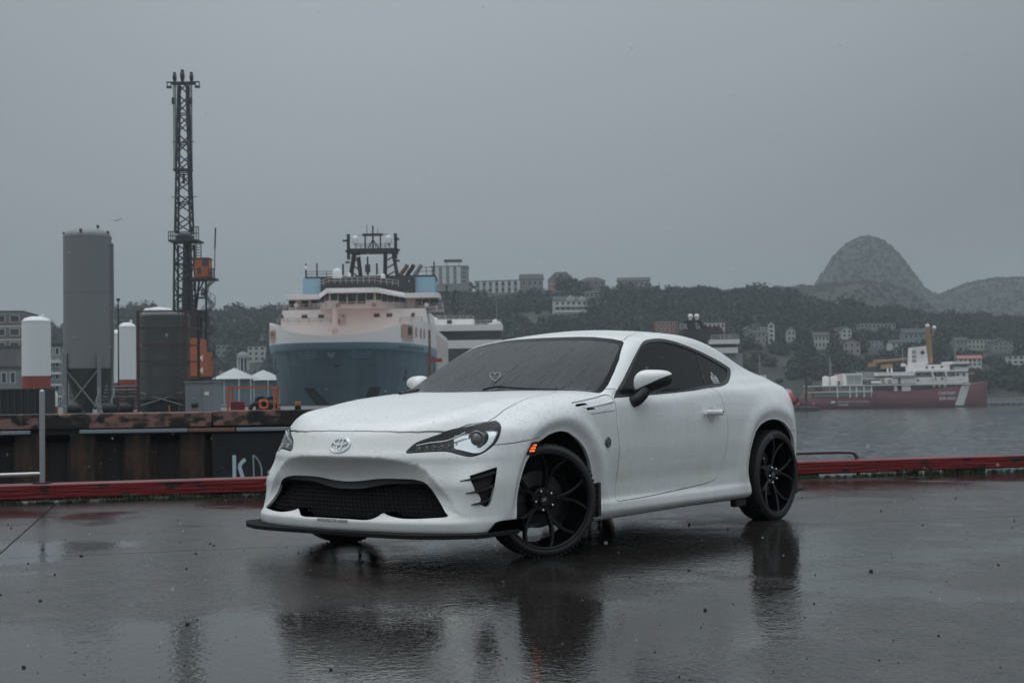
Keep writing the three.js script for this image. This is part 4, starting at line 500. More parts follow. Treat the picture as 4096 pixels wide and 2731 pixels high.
{ // second white vessel, partly hidden behind the bow ship
  const d = 330, t = thing('white_ship', 'white vessel with twin dark exhausts moored beyond the supply ship', 'ship', [-10.46, WATER_Y, -d]), s = 0.058, X = (u) => (u - 1870) * s, Y = (v) => 92.7 - WATER_Y - v * s;
  const slab = (u0, u1, v0, v1, z, dp, m, n) => part(n, box((u1 - u0) * s, (v1 - v0) * s, dp, X((u0 + u1) / 2), Y((v0 + v1) / 2), z), m, t);
  slab(1730, 2000, 1450, 1680, 0, 14, SM.grey, 'hull'); slab(1725, 2005, 1400, 1452, 0, 15, SM.glass, 'window_band'); slab(1722, 2012, 1370, 1402, 0.3, 15.5, SM.white, 'deck'); slab(1726, 2008, 1330, 1372, -0.2, 14.5, SM.glass, 'window_band'); slab(1728, 2015, 1310, 1334, 0.5, 16, SM.white, 'deck'); slab(1732, 1900, 1284, 1312, -1, 10, SM.white, 'upper_house'); slab(1960, 2008, 1300, 1322, 1, 4, SM.white, 'wing_house'); slab(1796, 1815, 1288, 1302, 4.1, 0.2, SM.glass, 'window');
  slab(1728, 2006, 1478, 1492, 0.4, 15, SM.white, 'rubbing_band'); slab(1728, 2006, 1455, 1460, 0.4, 15.2, SM.dark, 'stripe');
  railing([[X(1900), Y(1312), 6], [X(2010), Y(1312), 6]], 1.1, SM.rail, t); railing([[X(1735), Y(1284), 3], [X(1900), Y(1284), 3]], 0.8, SM.rail, t);
  for (const [u, v, r] of [[1749, 1286, 10], [1985, 1298, 11], [2001, 1302, 6]]) part('radome', [new THREE.SphereGeometry(r * s, 16, 12).translate(X(u), Y(v), 4), cyl(r * s * 0.5, r * s * 0.5, 1.2, X(u), Y(v + r) - 0.4, 4)], SM.white, t);
  part('exhaust', [bar([X(1860), Y(1276), 0], [X(1898), Y(1240), 0], 0.55, 10), bar([X(1884), Y(1272), -1.5], [X(1916), Y(1248), -1.5], 0.5, 10), ...[1858, 1880, 1896].map((u) => bar([X(u), Y(1300), 1], [X(u), Y(1276), 1], 0.1, 4)), bar([X(1856), Y(1277), 1], [X(1898), Y(1277), 1], 0.1, 4)], SM.black, t);
  part('mast', [bar([X(1834), Y(1284), 0], [X(1816), Y(1215), 0], 0.42, 6), bar([X(1816), Y(1215), 0], [X(1828), Y(1165), 0], 0.36, 6), bar([X(1770), Y(1247), 0], [X(1840), Y(1246), 0], 0.28, 5), bar([X(1840), Y(1246), 0], [X(1862), Y(1235), 0], 0.24, 5), bar([X(1772), Y(1198), 0], [X(1824), Y(1196), 0], 0.25, 5), bar([X(1792), Y(1196), 0], [X(1793), Y(1148), 0], 0.2, 5), bar([X(1788), Y(1150), 0], [X(1800), Y(1150), 0], 0.2, 5), bar([X(1780), Y(1222), 0], [X(1836), Y(1221), 0], 0.18, 5), bar([X(1836), Y(1170), 0], [X(1838), Y(1250), 0], 0.12, 5)], SM.black, t);
  part('whip_aerial', bar([X(1991), Y(1290), 4], [X(1992), Y(1215), 4], 0.06, 4), SM.grey, t);
  const b = thing('red_buoy_boat', 'small dark workboat with a red wheelhouse between the two ships', 'boat', [-10.75, WATER_Y, -200]); part('hull', [move(prism([[-2, 0], [2, 0], [2.4, 1.6], [-2.4, 1.6]], 5), 0, 3.2, -2), box(2.2, 4, 2, 0, 1.6, 0)], SM.black, b); part('wheelhouse', box(1.6, 0.5, 1.6, 0.1, 5.82 - WATER_Y, 0), std([0.36, 0.04, 0.03], 0.6), b);
}
{ // third vessel behind the coupe's tail
  const d = 300, t = thing('dark_masted_ship', 'white decked ship with a dark mast and two domes behind the car roof', 'ship', [41.79, WATER_Y, -d]), s = 0.052, X = (u) => (u - 2850) * s, Y = (v) => 83.55 - WATER_Y - v * s;
  const slab = (u0, u1, v0, v1, z, dp, m, n) => part(n, box((u1 - u0) * s, (v1 - v0) * s, dp, X((u0 + u1) / 2), Y((v0 + v1) / 2), z), m, t);
  slab(2700, 2985, 1560, 1690, 0, 12, SM.grey, 'hull'); slab(2830, 2944, 1386, 1404, 1, 12, SM.white, 'deck'); slab(2700, 2934, 1404, 1418, 0, 11, SM.glass, 'window_band'); slab(2700, 2938, 1418, 1440, 0.5, 12, SM.white, 'deck'); slab(2700, 2960, 1440, 1560, -0.5, 11, SM.grey, 'house'); slab(2900, 3048, 1530, 1560, 0.4, 12, SM.white, 'aft_deck'); slab(2730, 2890, 1340, 1386, -1, 8, SM.dark, 'upper_house'); slab(2820, 2880, 1330, 1342, 0, 6, SM.dark, 'platform');
  part('mast', [bar([X(2790), Y(1400), 0], [X(2766), Y(1296), 0], 0.9, 8), bar([X(2740), Y(1306), 0], [X(2800), Y(1300), 0], 0.5, 6), bar([X(2800), Y(1300), 0], [X(2830), Y(1345), 0], 0.5, 6), bar([X(2778), Y(1296), 0], [X(2779), Y(1250), 0], 0.14, 4)], SM.black, t);
  for (const u of [2766, 2792]) part('radome', [new THREE.SphereGeometry(10.5 * s, 16, 12).translate(X(u), Y(1288), 1), cyl(7 * s, 7 * s, 8 * s, X(u), Y(1298), 1)], SM.white, t);
  part('deck_light', [box(10 * s, 7 * s, 1, X(2845), Y(1337), 3), box(10 * s, 7 * s, 1, X(2880), Y(1339), 3)], std([0.30, 0.03, 0.03], 0.5), t);
  railing([[X(2835), Y(1386), 6], [X(2942), Y(1386), 6]], 0.9, SM.rail, t);
}
{ // red coast guard ship
  const d = 376, k = 0.026, X0 = 99.21, t = thing('coast_guard_ship', 'red hulled ship with white decks, white funnel and slanted white bow stripe', 'ship', [X0, WATER_Y, -d]), X = (x) => (x - 1032) * k, Y = (y) => (944 - y) * k;
  const hullTop = (x) => x < 790 ? 830 : x < 1300 ? 782 - (x - 790) * 0.018 : 773 - (x - 1300) * 0.115;
  const ribs = [70, 120, 300, 600, 786, 794, 1000, 1300, 1600, 1800, 1900, 1970, 2012].map((x) => { const half = 6.2 * Math.min(1, Math.sqrt(Math.max(0, (2016 - x) / 420))) * Math.min(1, 0.75 + (x - 70) / 400), top = Y(hullTop(x)), rake = x > 1700 ? (x - 1700) / 312 * 26 : 0; return [[X(x - rake), -1, half * 0.7], [X(x - rake * 0.7), 0, half * 0.86], [X(x), top, half], [X(x), top - 0.05, 0], [X(x), top, -half], [X(x - rake), -1, -half * 0.7]]; });
  part('hull', loft(ribs), SM.red, t);
  const zs = (x) => 6.2 * Math.min(1, Math.sqrt(Math.max(0, (2016 - x) / 420)));
  const sideQuad = (P, m, n, out = 0.08) => { const g = new THREE.BufferGeometry(), p = P.flatMap(([x, y]) => { const f = Math.min(1, (944 - y) / 160); return [X(x), Y(y), zs(x) * (0.86 + 0.14 * f) + out]; }); g.setAttribute('position', new THREE.Float32BufferAttribute(p, 3)); g.setIndex([0, 1, 2, 0, 2, 3]); g.computeVertexNormals(); return part(n, g, m, t); };
  { const rows = [], n = 8; for (let j = 0; j <= n; j++) { const f = j / n, y = 925 - f * 206; rows.push([0, 0.5, 1].map((q) => { const x = 1618 + f * 70 + q * 95, yy = Math.max(y, hullTop(x) + 1); return [X(x), Y(yy), zs(x) * (0.86 + 0.14 * f) + 0.12]; })); } part('bow_stripe', loft(rows), SM.white, t); }
  const slab = (x0, x1, y0, y1, z, dp, m, n) => part(n, box((x1 - x0) * k, (y1 - y0) * k, dp, X((x0 + x1) / 2), Y((y0 + y1) / 2), z), m, t);
  slab(200, 1780, 708, 718, 0, 11.6, SM.white, 'deck_edge'); slab(215, 800, 770, 780, 0, 11.4, SM.white, 'deck_edge'); slab(230, 790, 780, 832, -2, 7, SM.grey, 'recess'); slab(450, 790, 722, 822, 4.9, 0.4, SM.grey, 'side_plating'); slab(225, 440, 790, 822, 4.9, 0.4, SM.grey, 'side_plating');
  for (const x of [450, 575, 640, 715, 790]) slab(x - 6, x + 6, 712, 830, 5.3, 0.5, SM.white, 'frame_post');
  slab(800, 1700, 718, 775, -1, 8, SM.grey, 'recess'); slab(1020, 1045, 718, 775, 5, 0.8, SM.white, 'frame_post'); slab(1095, 1180, 718, 775, 5, 0.8, SM.white, 'bulkhead'); for (const x of [1415, 1470, 1525]) slab(x - 10, x + 10, 718, 742, 5, 0.8, SM.white, 'frame_post');
  for (const x of [366, 446]) part('white_tank', lathe([[35 * k, 0], [35 * k, 78 * k], [28 * k, 88 * k], [0, 93 * k]], 20).translate(X(x), Y(708), 2), SM.white, t);
  slab(495, 545, 596, 665, -1, 4, SM.cream, 'locker'); { const c = slab(545, 712, 592, 708, 1, 6, SM.white, 'container'); part('door', [box(70 * k, 92 * k, 0.1, X(594), Y(656), 4.05), box(70 * k, 92 * k, 0.1, X(670), Y(656), 4.05)], SM.grey, c); }
  slab(715, 870, 575, 640, -1, 4, SM.grey, 'winch_house'); slab(720, 930, 645, 652, 3, 0.3, SM.white, 'rail_bar'); slab(820, 905, 668, 695, 3, 2, SM.white, 'workboat');
  slab(860, 1240, 585, 620, 0, 9, SM.white, 'deck_house'); slab(1000, 1240, 620, 640, 1, 9, SM.grey, 'deck_house'); slab(940, 1060, 640, 700, 2, 6, SM.white, 'deck_house'); slab(1090, 1240, 636, 700, 1, 8, SM.white, 'deck_house'); slab(960, 990, 660, 700, 5.2, 0.3, SM.grey, 'door');
  for (const x of [990, 1030]) part('vent_stack', cyl(9 * k, 9 * k, 45 * k, X(x), Y(568), 2, 12), SM.white, t);
  slab(1240, 1760, 572, 590, 0, 10.5, SM.white, 'boat_deck'); slab(1240, 1700, 590, 640, 0, 8, SM.grey, 'house'); slab(1240, 1700, 640, 705, 0.5, 9, SM.white, 'house'); slab(1240, 1600, 515, 575, -0.5, 8, SM.white, 'upper_house'); slab(1640, 1765, 510, 700, 0, 9.6, SM.white, 'bridge_house'); slab(1610, 1770, 488, 515, 0.2, 10.5, SM.white, 'wheelhouse_roof'); slab(1612, 1766, 516, 534, 0.3, 10.2, SM.glass, 'wheelhouse_window');
  for (const [x, y] of [[1268, 610], [1350, 610], [1430, 610], [1490, 610], [1260, 670], [1430, 660], [1500, 660], [1350, 545], [1410, 545], [1500, 540], [1660, 590], [1690, 590], [1720, 590], [1750, 590], [1660, 620], [1720, 620]]) part('window', box(22 * k, 20 * k, 0.2, X(x), Y(y), 5.0), SM.glass, t);
  for (const [a, b] of [[1395, 1425], [1530, 1560]]) part('davit', bar([X(a), Y(580), 5.2], [X(b), Y(705), 5.2], 0.3, 5), SM.white, t);
  part('funnel', [move(prism([[X(1225), Y(575)], [X(1400), Y(500)], [X(1396), Y(500)], [X(1378), Y(330)], [X(1245), Y(345)]].map(([x, y]) => [x, y]), 3.4, 0.15), 0, 0, -1.5)], SM.white, t);
  part('funnel_top', move(prism([[X(1246), Y(348)], [X(1380), Y(332)], [X(1384), Y(318)], [X(1300), Y(314)], [X(1247), Y(332)]], 3.6), 0, 0, -1.6), SM.black, t);
  part('funnel_grille', [0, 1, 2].map((q) => box(40 * k, 30 * k, 0.1, X(1258), Y(385 + q * 45), 2.1)), SM.grey, t);
  const leaf = [[0, -26], [3, -8], [17, -11], [13, -3], [26, 6], [20, 8], [23, 18], [12, 16], [9, 22], [4, 14], [6, 28], [0, 34]], lf = [...leaf, ...leaf.slice(1, -1).reverse().map(([x, y]) => [-x, y])].map(([x, y]) => [x * k, y * k]);
  part('maple_leaf', move(prism(lf, 0.08), X(1345), Y(398), 2.06), SM.red, t);
  part('mast', [bar([X(1440), Y(500), 0], [X(1432), Y(210), 0], 0.75, 12), bar([X(1432), Y(260), 0], [X(1430), Y(130), 0], 0.5, 10), box(85 * k, 10 * k, 1.5, X(1440), Y(258), 0), box(70 * k, 12 * k, 1.2, X(1448), Y(212), 0), bar([X(1475), Y(212), 0], [X(1490), Y(160), 0], 0.3, 6)], SM.yellow, t);
  for (const [x, y] of [[1425, 122], [1492, 141]]) part('radome', new THREE.SphereGeometry(21 * k, 18, 14).translate(X(x), Y(y), 0), SM.white, t);
  part('deck_crane', [box(60 * k, 35 * k, 1.5, X(860), Y(505), -1), bar([X(880), Y(480), -1], [X(1220), Y(448), -1], 0.35, 6), bar([X(890), Y(462), -1], [X(1150), Y(458), -1], 0.2, 6), bar([X(880), Y(520), -1], [X(900), Y(460), -1], 0.5, 6), box(110 * k, 40 * k, 1.5, X(1010), Y(525), -1)], SM.yellow, t);
  part('stern_gantry', [bar([X(115), Y(830), 3], [X(150), Y(740), 3], 0.3, 6), bar([X(150), Y(740), 3], [X(165), Y(735), 3], 0.3, 6), bar([X(205), Y(825), 3], [X(225), Y(735), 3], 0.3, 6)], SM.yellow, t);
  part('foredeck_crane', [bar([X(1770), Y(625), 0], [X(1885), Y(606), 0], 0.25, 6), box(25 * k, 30 * k, 1.4, X(1825), Y(705), 0)], SM.yellow, t);
  part('aerial', [[437, 455, 600], [1165, 330, 515], [1696, 240, 470]].map(([x, y0, y1]) => bar([X(x), Y(y1), 0], [X(x), Y(y0), 0], 0.12, 4)), SM.grey, t); part('aerial_pot', box(40 * k, 30 * k, 1, X(1168), Y(512), 0), SM.white, t);
  railing([[X(210), Y(708), 5.5], [X(900), Y(708), 5.5], [X(1750), Y(706), 5.5]], 1.0, SM.rail, t, 'railing', 2);
  { const o = part('hull_lettering', new THREE.PlaneGeometry((1620 - 880) * k, 115 * k), std(0xffffff, 0.7, 0, { map: canvasTex(1024, 160, (c) => { c.clearRect(0, 0, 1024, 160); c.fillStyle = '#cfd4d6'; c.font = 'bold 66px sans-serif'; c.fillText('Coast Guard', 790, 66, 225); c.fillText('Garde côtière', 790, 140, 225); }), transparent: true, alphaTest: 0.3 }), t); o.position.set(X(1248), Y(826), 6.32); o.castShadow = false; }
  { const o = part('hull_lettering', new THREE.PlaneGeometry(400 * k, 62 * k), std(0xffffff, 0.7, 0, { map: canvasTex(512, 80, (c) => { c.clearRect(0, 0, 512, 80); c.fillStyle = '#cfd4d6'; c.fillRect(8, 8, 52, 30); c.font = '26px sans-serif'; c.fillText('Fisheries and Oceans  Pêches et Océans', 90, 28, 400); c.font = 'bold 34px serif'; c.fillText('Canadä', 100, 70); }), transparent: true, alphaTest: 0.3 }), t); o.position.set(X(570), Y(888), 6.25); o.castShadow = false; }
  const fd = thing('floating_dock', 'low dark float with a post moored under the stern of the red ship', 'float', [69.54, WATER_Y, -340]); part('deck', rbox(5.225, 1.2, 6, 0.2, 0, 0.5, 0), SM.black, fd); part('post', cyl(0.28, 0.28, 6.14 - WATER_Y, 0.2, (6.14 - WATER_Y) / 2, 0, 10), SM.black, fd); part('buoy', [[-2.2, 1.6], [1.4, 1.6]].map(([x, y]) => move(new THREE.SphereGeometry(0.45, 12, 8), x, y, 2)), std([0.32, 0.05, 0.05], 0.6), fd);
}
{ // low white jetty fence at the right, light poles on the far shore
  const t = thing('jetty', 'low pale jetty with a railing at the right edge beyond the red ship', 'jetty', [136.59, WATER_Y, -390]), w = 17.708, h = -2.25 - WATER_Y;
  part('deck', box(w, 0.5, 5, 0, 0.9, 0), SM.grey, t); part('pile', Array.from({ length: 12 }, (_, k) => cyl(0.22, 0.22, 2, -w / 2 + 0.5 + k * (w - 1) / 11, 0, 2, 8)), SM.dark, t); railing([[-w / 2, 1.1, 2.4], [w / 2, 1.1, 2.4]], h - 1.1, SM.rail, t, 'railing', 1.2);
  [[3042, 1520, 1420, 'tall light pole on the far shore above the car tail'], [3322, 1540, 1430, 'thin light pole on the far shore left of the white tanks']].forEach(([u, v0, v1, lab], i) => { const p = thing('light_pole', lab, 'pole', i ? [88.27, WATER_Y + 1, -398] : [68.83, WATER_Y + 1, -398]), H = i ? 9.72 - WATER_Y - 1 : 10.71 - WATER_Y - 1; part('pole', cyl(0.2, 0.12, H, 0, H / 2, 0, 8), SM.grey, p); part('arm', box(1.6, 0.15, 0.2, 0.6, H - 2, 0), SM.grey, p); });
}
// ---------------------------------------------------------------- water on glass: beads and runs as fine relief
const RAIN = {};
{
  const drops = (n, size, r0, r1, run, sd) => {                     // relief of round beads, some drawn out into runs; tiles
    const g = new Float32Array(size * size); let s = sd; const q = () => { s = (s * 1664525 + 1013904223) >>> 0; return s / 4294967296; };
    for (let k = 0; k < n; k++) {
      const cx = q() * size, cy = q() * size, r = r0 + (r1 - r0) * q() ** 3, L = run * q() ** 2, len = Math.ceil(r + L);
      for (let y = -Math.ceil(r); y <= len; y++) for (let x = -Math.ceil(r); x <= Math.ceil(r); x++) {
        const yy = y > 0 ? Math.max(0, y - L) : y, d = 1 - (x * x + yy * yy) / (r * r); if (d <= 0) continue;
        const i = ((Math.floor(cy + y) % size + size) % size) * size + ((Math.floor(cx + x) % size + size) % size); g[i] = Math.max(g[i], Math.sqrt(d) * (0.4 + 0.6 * r / r1));
      }
    }
    return texture(size, size, (u, v, x, y) => g[y * size + x]);
  };
  {                                                                 // on the windscreen: rows of beads left along the runs that trickle down the glass
    const N = 1024, g = new Float32Array(N * N); let s = 77; const q = () => { s = (s * 1664525 + 1013904223) >>> 0; return s / 4294967296; };
    const dot = (cx, cy, r, h) => { for (let y = -Math.ceil(r); y <= r; y++) for (let x = -Math.ceil(r); x <= r; x++) { const d = 1 - (x * x + y * y) / (r * r); if (d > 0) { const i = ((Math.floor(cy + y) % N + N) % N) * N + ((Math.floor(cx + x) % N + N) % N); g[i] = Math.max(g[i], Math.sqrt(d) * h); } } };
    for (let k = 0; k < 150; k++) { let x = q() * N, y = q() * N; const L = 60 + 300 * q() ** 2, w = 1.6 + 2.6 * q(), dens = 0.25 + 0.6 * q(); for (let t = 0; t < L; t++) { x += (q() - 0.5) * 0.7 + 0.10; if (q() < dens * 0.5) dot(x + (q() - 0.5) * 5, y + t * 1.1, w * (0.5 + 0.7 * q()), 0.55 + 0.45 * q()); } }
    for (let k = 0; k < 9000; k++) dot(q() * N, q() * N, 1.2 + 2.2 * q() ** 4, 0.35 + 0.4 * q());
    RAIN.streaks = texture(N, N, (u, v, x, y) => g[y * N + x]); RAIN.streaks.repeat.set(0.8, 0.8);
    RAIN.mist = texture(N, N, (u, v, x, y) => { const k = g[y * N + x], m = 0.37 + 0.03 * tile(u, v, 40, 3, 3, 10) - 0.20 * Math.min(1, k * 1.4); return [m * 0.96, m, m * 1.02]; }, true, [0.8, 0.8]);   // mist inside the glass, washed clear under the beads
  }
  RAIN.paint = texture(1024, 512, (u, v, x, y) => { const n = tile(u, v, 90, 3, 2, 5), d = Math.max(0, tile(u, v, 9, 4, 6, 4)), m = 0.895 + 0.014 * n - 0.03 * d; return [m, m * (1.0 - 0.004 * d), m * (0.995 - 0.03 * d)]; }, true, [0.5, 0.9]);   // white paint with faint dried-on road film in runs
  RAIN.beads = drops(4200, 1024, 1.5, 6, 3, 99); RAIN.beads.repeat.set(2.2, 2.2);
}
// ---------------------------------------------------------------- car body as a smooth implicit solid (metres; x to the car's left, y up, z forward from the front axle)
const clamp = (v, a, b) => v < a ? a : v > b ? b : v;
const sstep = (a, b, v) => { const t = clamp((v - a) / (b - a), 0, 1); return t * t * (3 - 2 * t); };
const smax = (a, b, k) => { const h = Math.max(k - Math.abs(a - b), 0) / k; return Math.max(a, b) + h * h * k * 0.25; };
const smin = (a, b, k) => -smax(-a, -b, k);
function pchip(xs, ys) {                                            // monotone cubic through the points
  const n = xs.length, d = [], m = new Array(n);
  for (let i = 0; i < n - 1; i++) d.push((ys[i + 1] - ys[i]) / (xs[i + 1] - xs[i]));
  m[0] = d[0]; m[n - 1] = d[n - 2];
  for (let i = 1; i < n - 1; i++) {
    if (d[i - 1] * d[i] <= 0) m[i] = 0;
    else { const h0 = xs[i] - xs[i - 1], h1 = xs[i + 1] - xs[i], w1 = 2 * h1 + h0, w2 = h1 + 2 * h0; m[i] = (w1 + w2) / (w1 / d[i - 1] + w2 / d[i]); }
  }
  return (x) => {
    if (x <= xs[0]) return ys[0]; if (x >= xs[n - 1]) return ys[n - 1];
    let i = 0; while (x > xs[i + 1]) i++;
    const h = xs[i + 1] - xs[i], t = (x - xs[i]) / h, t2 = t * t, t3 = t2 * t;
    return (2 * t3 - 3 * t2 + 1) * ys[i] + (t3 - 2 * t2 + t) * h * m[i] + (3 * t2 - 2 * t3) * ys[i + 1] + (t3 - t2) * h * m[i + 1];
  };
}
function table(us, vs, rows, step = 0.006) {                        // rows[u][v]; dense lookup
  const u0 = us[0], v0 = vs[0], nu = Math.ceil((us[us.length - 1] - u0) / step) + 1, nv = Math.ceil((vs[vs.length - 1] - v0) / step) + 1;
  const g = new Float32Array(nu * nv), along = rows.map((r) => pchip(vs, r));
  for (let j = 0; j < nv; j++) {
    const f = pchip(us, along.map((q) => q(v0 + j * step)));
    for (let i = 0; i < nu; i++) g[i * nv + j] = f(u0 + i * step);
  }
  return (u, v) => {
    const a = clamp((u - u0) / step, 0, nu - 1.001), b = clamp((v - v0) / step, 0, nv - 1.001), i = a | 0, j = b | 0, p = a - i, q = b - j, k = i * nv + j;
    return (g[k] * (1 - q) + g[k + 1] * q) * (1 - p) + (g[k + nv] * (1 - q) + g[k + nv + 1] * q) * p;
  };
}
const dense = (xs, ys, step = 0.004) => {
  const f = pchip(xs, ys), x0 = xs[0], n = Math.ceil((xs[xs.length - 1] - x0) / step) + 2, g = new Float32Array(n);
  for (let i = 0; i < n; i++) g[i] = f(x0 + i * step);
  return (x) => { const a = clamp((x - x0) / step, 0, n - 1.001), i = a | 0; return g[i] + (g[i + 1] - g[i]) * (a - i); };
};
const WHEEL_R = 0.309, AXLE_R = -2.535, ARCH = 0.342;
// half width of the flank: rows z, columns y
const sideW = table(
  [-3.45, -3.3, -3.1, -2.85, -2.5, -2.15, -1.8, -1.2, -0.62, -0.35, 0, 0.3, 0.5, 0.7],
  [0.13, 0.17, 0.215, 0.25, 0.285, 0.35, 0.45, 0.58, 0.70, 0.79, 0.86, 0.93, 1.0],
  [
    [0.56, 0.60, 0.64, 0.65, 0.66, 0.67, 0.68, 0.68, 0.67, 0.65, 0.62, 0.57, 0.52],
    [0.62, 0.66, 0.70, 0.715, 0.72, 0.73, 0.74, 0.735, 0.725, 0.70, 0.67, 0.62, 0.56],
    [0.70, 0.74, 0.765, 0.775, 0.78, 0.785, 0.79, 0.79, 0.785, 0.77, 0.745, 0.70, 0.64],
    [0.76, 0.79, 0.82, 0.83, 0.84, 0.85, 0.86, 0.863, 0.852, 0.83, 0.80, 0.76, 0.70],
    [0.79, 0.82, 0.845, 0.85, 0.853, 0.858, 0.868, 0.874, 0.868, 0.852, 0.826, 0.79, 0.73],
    [0.785, 0.82, 0.852, 0.852, 0.846, 0.848, 0.858, 0.868, 0.868, 0.858, 0.840, 0.81, 0.76],
    [0.785, 0.82, 0.855, 0.853, 0.836, 0.836, 0.85, 0.864, 0.866, 0.857, 0.841, 0.818, 0.77],
    [0.785, 0.82, 0.853, 0.85, 0.83, 0.832, 0.848, 0.862, 0.864, 0.857, 0.841, 0.818, 0.76],
    [0.785, 0.82, 0.85, 0.848, 0.829, 0.832, 0.847, 0.861, 0.862, 0.857, 0.841, 0.818, 0.75],
    [0.785, 0.82, 0.846, 0.844, 0.829, 0.834, 0.848, 0.861, 0.862, 0.857, 0.841, 0.818, 0.75],
    [0.785, 0.82, 0.835, 0.835, 0.832, 0.838, 0.848, 0.858, 0.856, 0.842, 0.815, 0.77, 0.72],
    [0.79, 0.815, 0.835, 0.838, 0.838, 0.842, 0.85, 0.85, 0.84, 0.815, 0.78, 0.73, 0.68],
    [0.80, 0.82, 0.84, 0.843, 0.845, 0.848, 0.85, 0.845, 0.82, 0.785, 0.745, 0.70, 0.65],
    [0.80, 0.82, 0.84, 0.843, 0.845, 0.845, 0.845, 0.835, 0.80, 0.765, 0.72, 0.68, 0.63],
  ]);
// height of bonnet, shoulders and boot: rows z, columns |x|
const topH = table(
  [-3.45, -3.3, -3.05, -2.75, -2.4, -2.0, -1.6, -1.0, -0.62, -0.4, -0.2, 0, 0.15, 0.30, 0.45, 0.60, 0.75, 0.9],
  [0, 0.25, 0.42, 0.55, 0.62, 0.70, 0.77, 0.83, 0.92],
  [
    [0.93, 0.93, 0.92, 0.90, 0.88, 0.84, 0.80, 0.75, 0.68],
    [0.945, 0.945, 0.938, 0.922, 0.905, 0.865, 0.82, 0.77, 0.70],
    [0.955, 0.955, 0.95, 0.94, 0.925, 0.895, 0.85, 0.80, 0.72],
    [0.96, 0.96, 0.96, 0.958, 0.952, 0.935, 0.905, 0.86, 0.77],
    [0.955, 0.955, 0.955, 0.955, 0.953, 0.945, 0.928, 0.895, 0.82],
    [0.93, 0.93, 0.93, 0.93, 0.93, 0.93, 0.925, 0.91, 0.85],
    [0.90, 0.90, 0.90, 0.90, 0.90, 0.90, 0.90, 0.895, 0.84],
    [0.875, 0.875, 0.875, 0.875, 0.875, 0.875, 0.873, 0.865, 0.81],
    [0.915, 0.915, 0.913, 0.906, 0.902, 0.895, 0.882, 0.862, 0.80],
    [0.908, 0.908, 0.906, 0.901, 0.897, 0.889, 0.872, 0.850, 0.785],
    [0.897, 0.897, 0.895, 0.889, 0.883, 0.874, 0.854, 0.828, 0.765],
    [0.874, 0.874, 0.873, 0.869, 0.864, 0.852, 0.828, 0.802, 0.74],
    [0.852, 0.852, 0.853, 0.852, 0.842, 0.815, 0.785, 0.758, 0.70],
    [0.825, 0.825, 0.828, 0.827, 0.812, 0.770, 0.738, 0.71, 0.66],
    [0.790, 0.790, 0.799, 0.802, 0.787, 0.735, 0.70, 0.67, 0.62],
    [0.752, 0.752, 0.755, 0.748, 0.728, 0.69, 0.662, 0.635, 0.59],
    [0.708, 0.708, 0.704, 0.692, 0.675, 0.65, 0.625, 0.60, 0.55],
    [0.64, 0.64, 0.63, 0.61, 0.60, 0.58, 0.56, 0.53, 0.50],
  ]);
// nose: forward reach on the centre line by height, and how far it falls back by |x|
const noseZ = dense([0.10, 0.15, 0.19, 0.225, 0.26, 0.36, 0.46, 0.525, 0.555, 0.575, 0.60, 0.65, 0.69, 0.72, 0.76, 0.80],
  [0.76, 0.80, 0.838, 0.842, 0.818, 0.800, 0.802, 0.808, 0.812, 0.804, 0.787, 0.758, 0.735, 0.715, 0.69, 0.66]);
const noseBackHi = dense([0, 0.15, 0.30, 0.42, 0.52, 0.60, 0.67, 0.73, 0.78, 0.83, 0.90], [0, 0.006, 0.03, 0.066, 0.112, 0.156, 0.202, 0.246, 0.305, 0.40, 0.68]);
const noseBackLo = dense([0, 0.15, 0.30, 0.42, 0.52, 0.60, 0.67, 0.73, 0.78, 0.83, 0.90], [0, 0.004, 0.016, 0.034, 0.058, 0.084, 0.115, 0.152, 0.205, 0.32, 0.62]);
const tailZ = dense([0.12, 0.2, 0.35, 0.55, 0.75, 0.88, 0.95, 1.0], [-3.14, -3.22, -3.29, -3.315, -3.295, -3.25, -3.21, -3.16]);
const tailIn = dense([0, 0.3, 0.5, 0.62, 0.72, 0.80, 0.9], [0, 0.03, 0.085, 0.155, 0.26, 0.36, 0.56]);
// glasshouse: centre line height, side plane
const roofC = dense([-3.4, -3.2, -3.05, -2.9, -2.7, -2.5, -2.3, -2.1, -1.9, -1.7, -1.5, -1.3, -1.117, -1.0, -0.7, -0.5, -0.3, -0.1, 0.2],
  [0.80, 0.885, 0.95, 1.005, 1.075, 1.14, 1.20, 1.248, 1.281, 1.297, 1.296, 1.279, 1.253, 1.213, 1.090, 1.0, 0.907, 0.81, 0.68]);
const wsShift = dense([-1.9, -1.4, -1.15, -0.85, -0.5, -0.2], [0, 0.02, 0.035, 0.16, 0.31, 0.34]);
const crown = dense([-3.2, -2.6, -1.8, -1.15, -0.8, -0.45], [0.02, 0.028, 0.034, 0.03, 0.016, 0]);
const houseTaper = dense([-3.3, -2.9, -2.5, -2.1, -1.7, -1.2, -0.6], [0.30, 0.20, 0.105, 0.04, 0.006, 0, 0]);
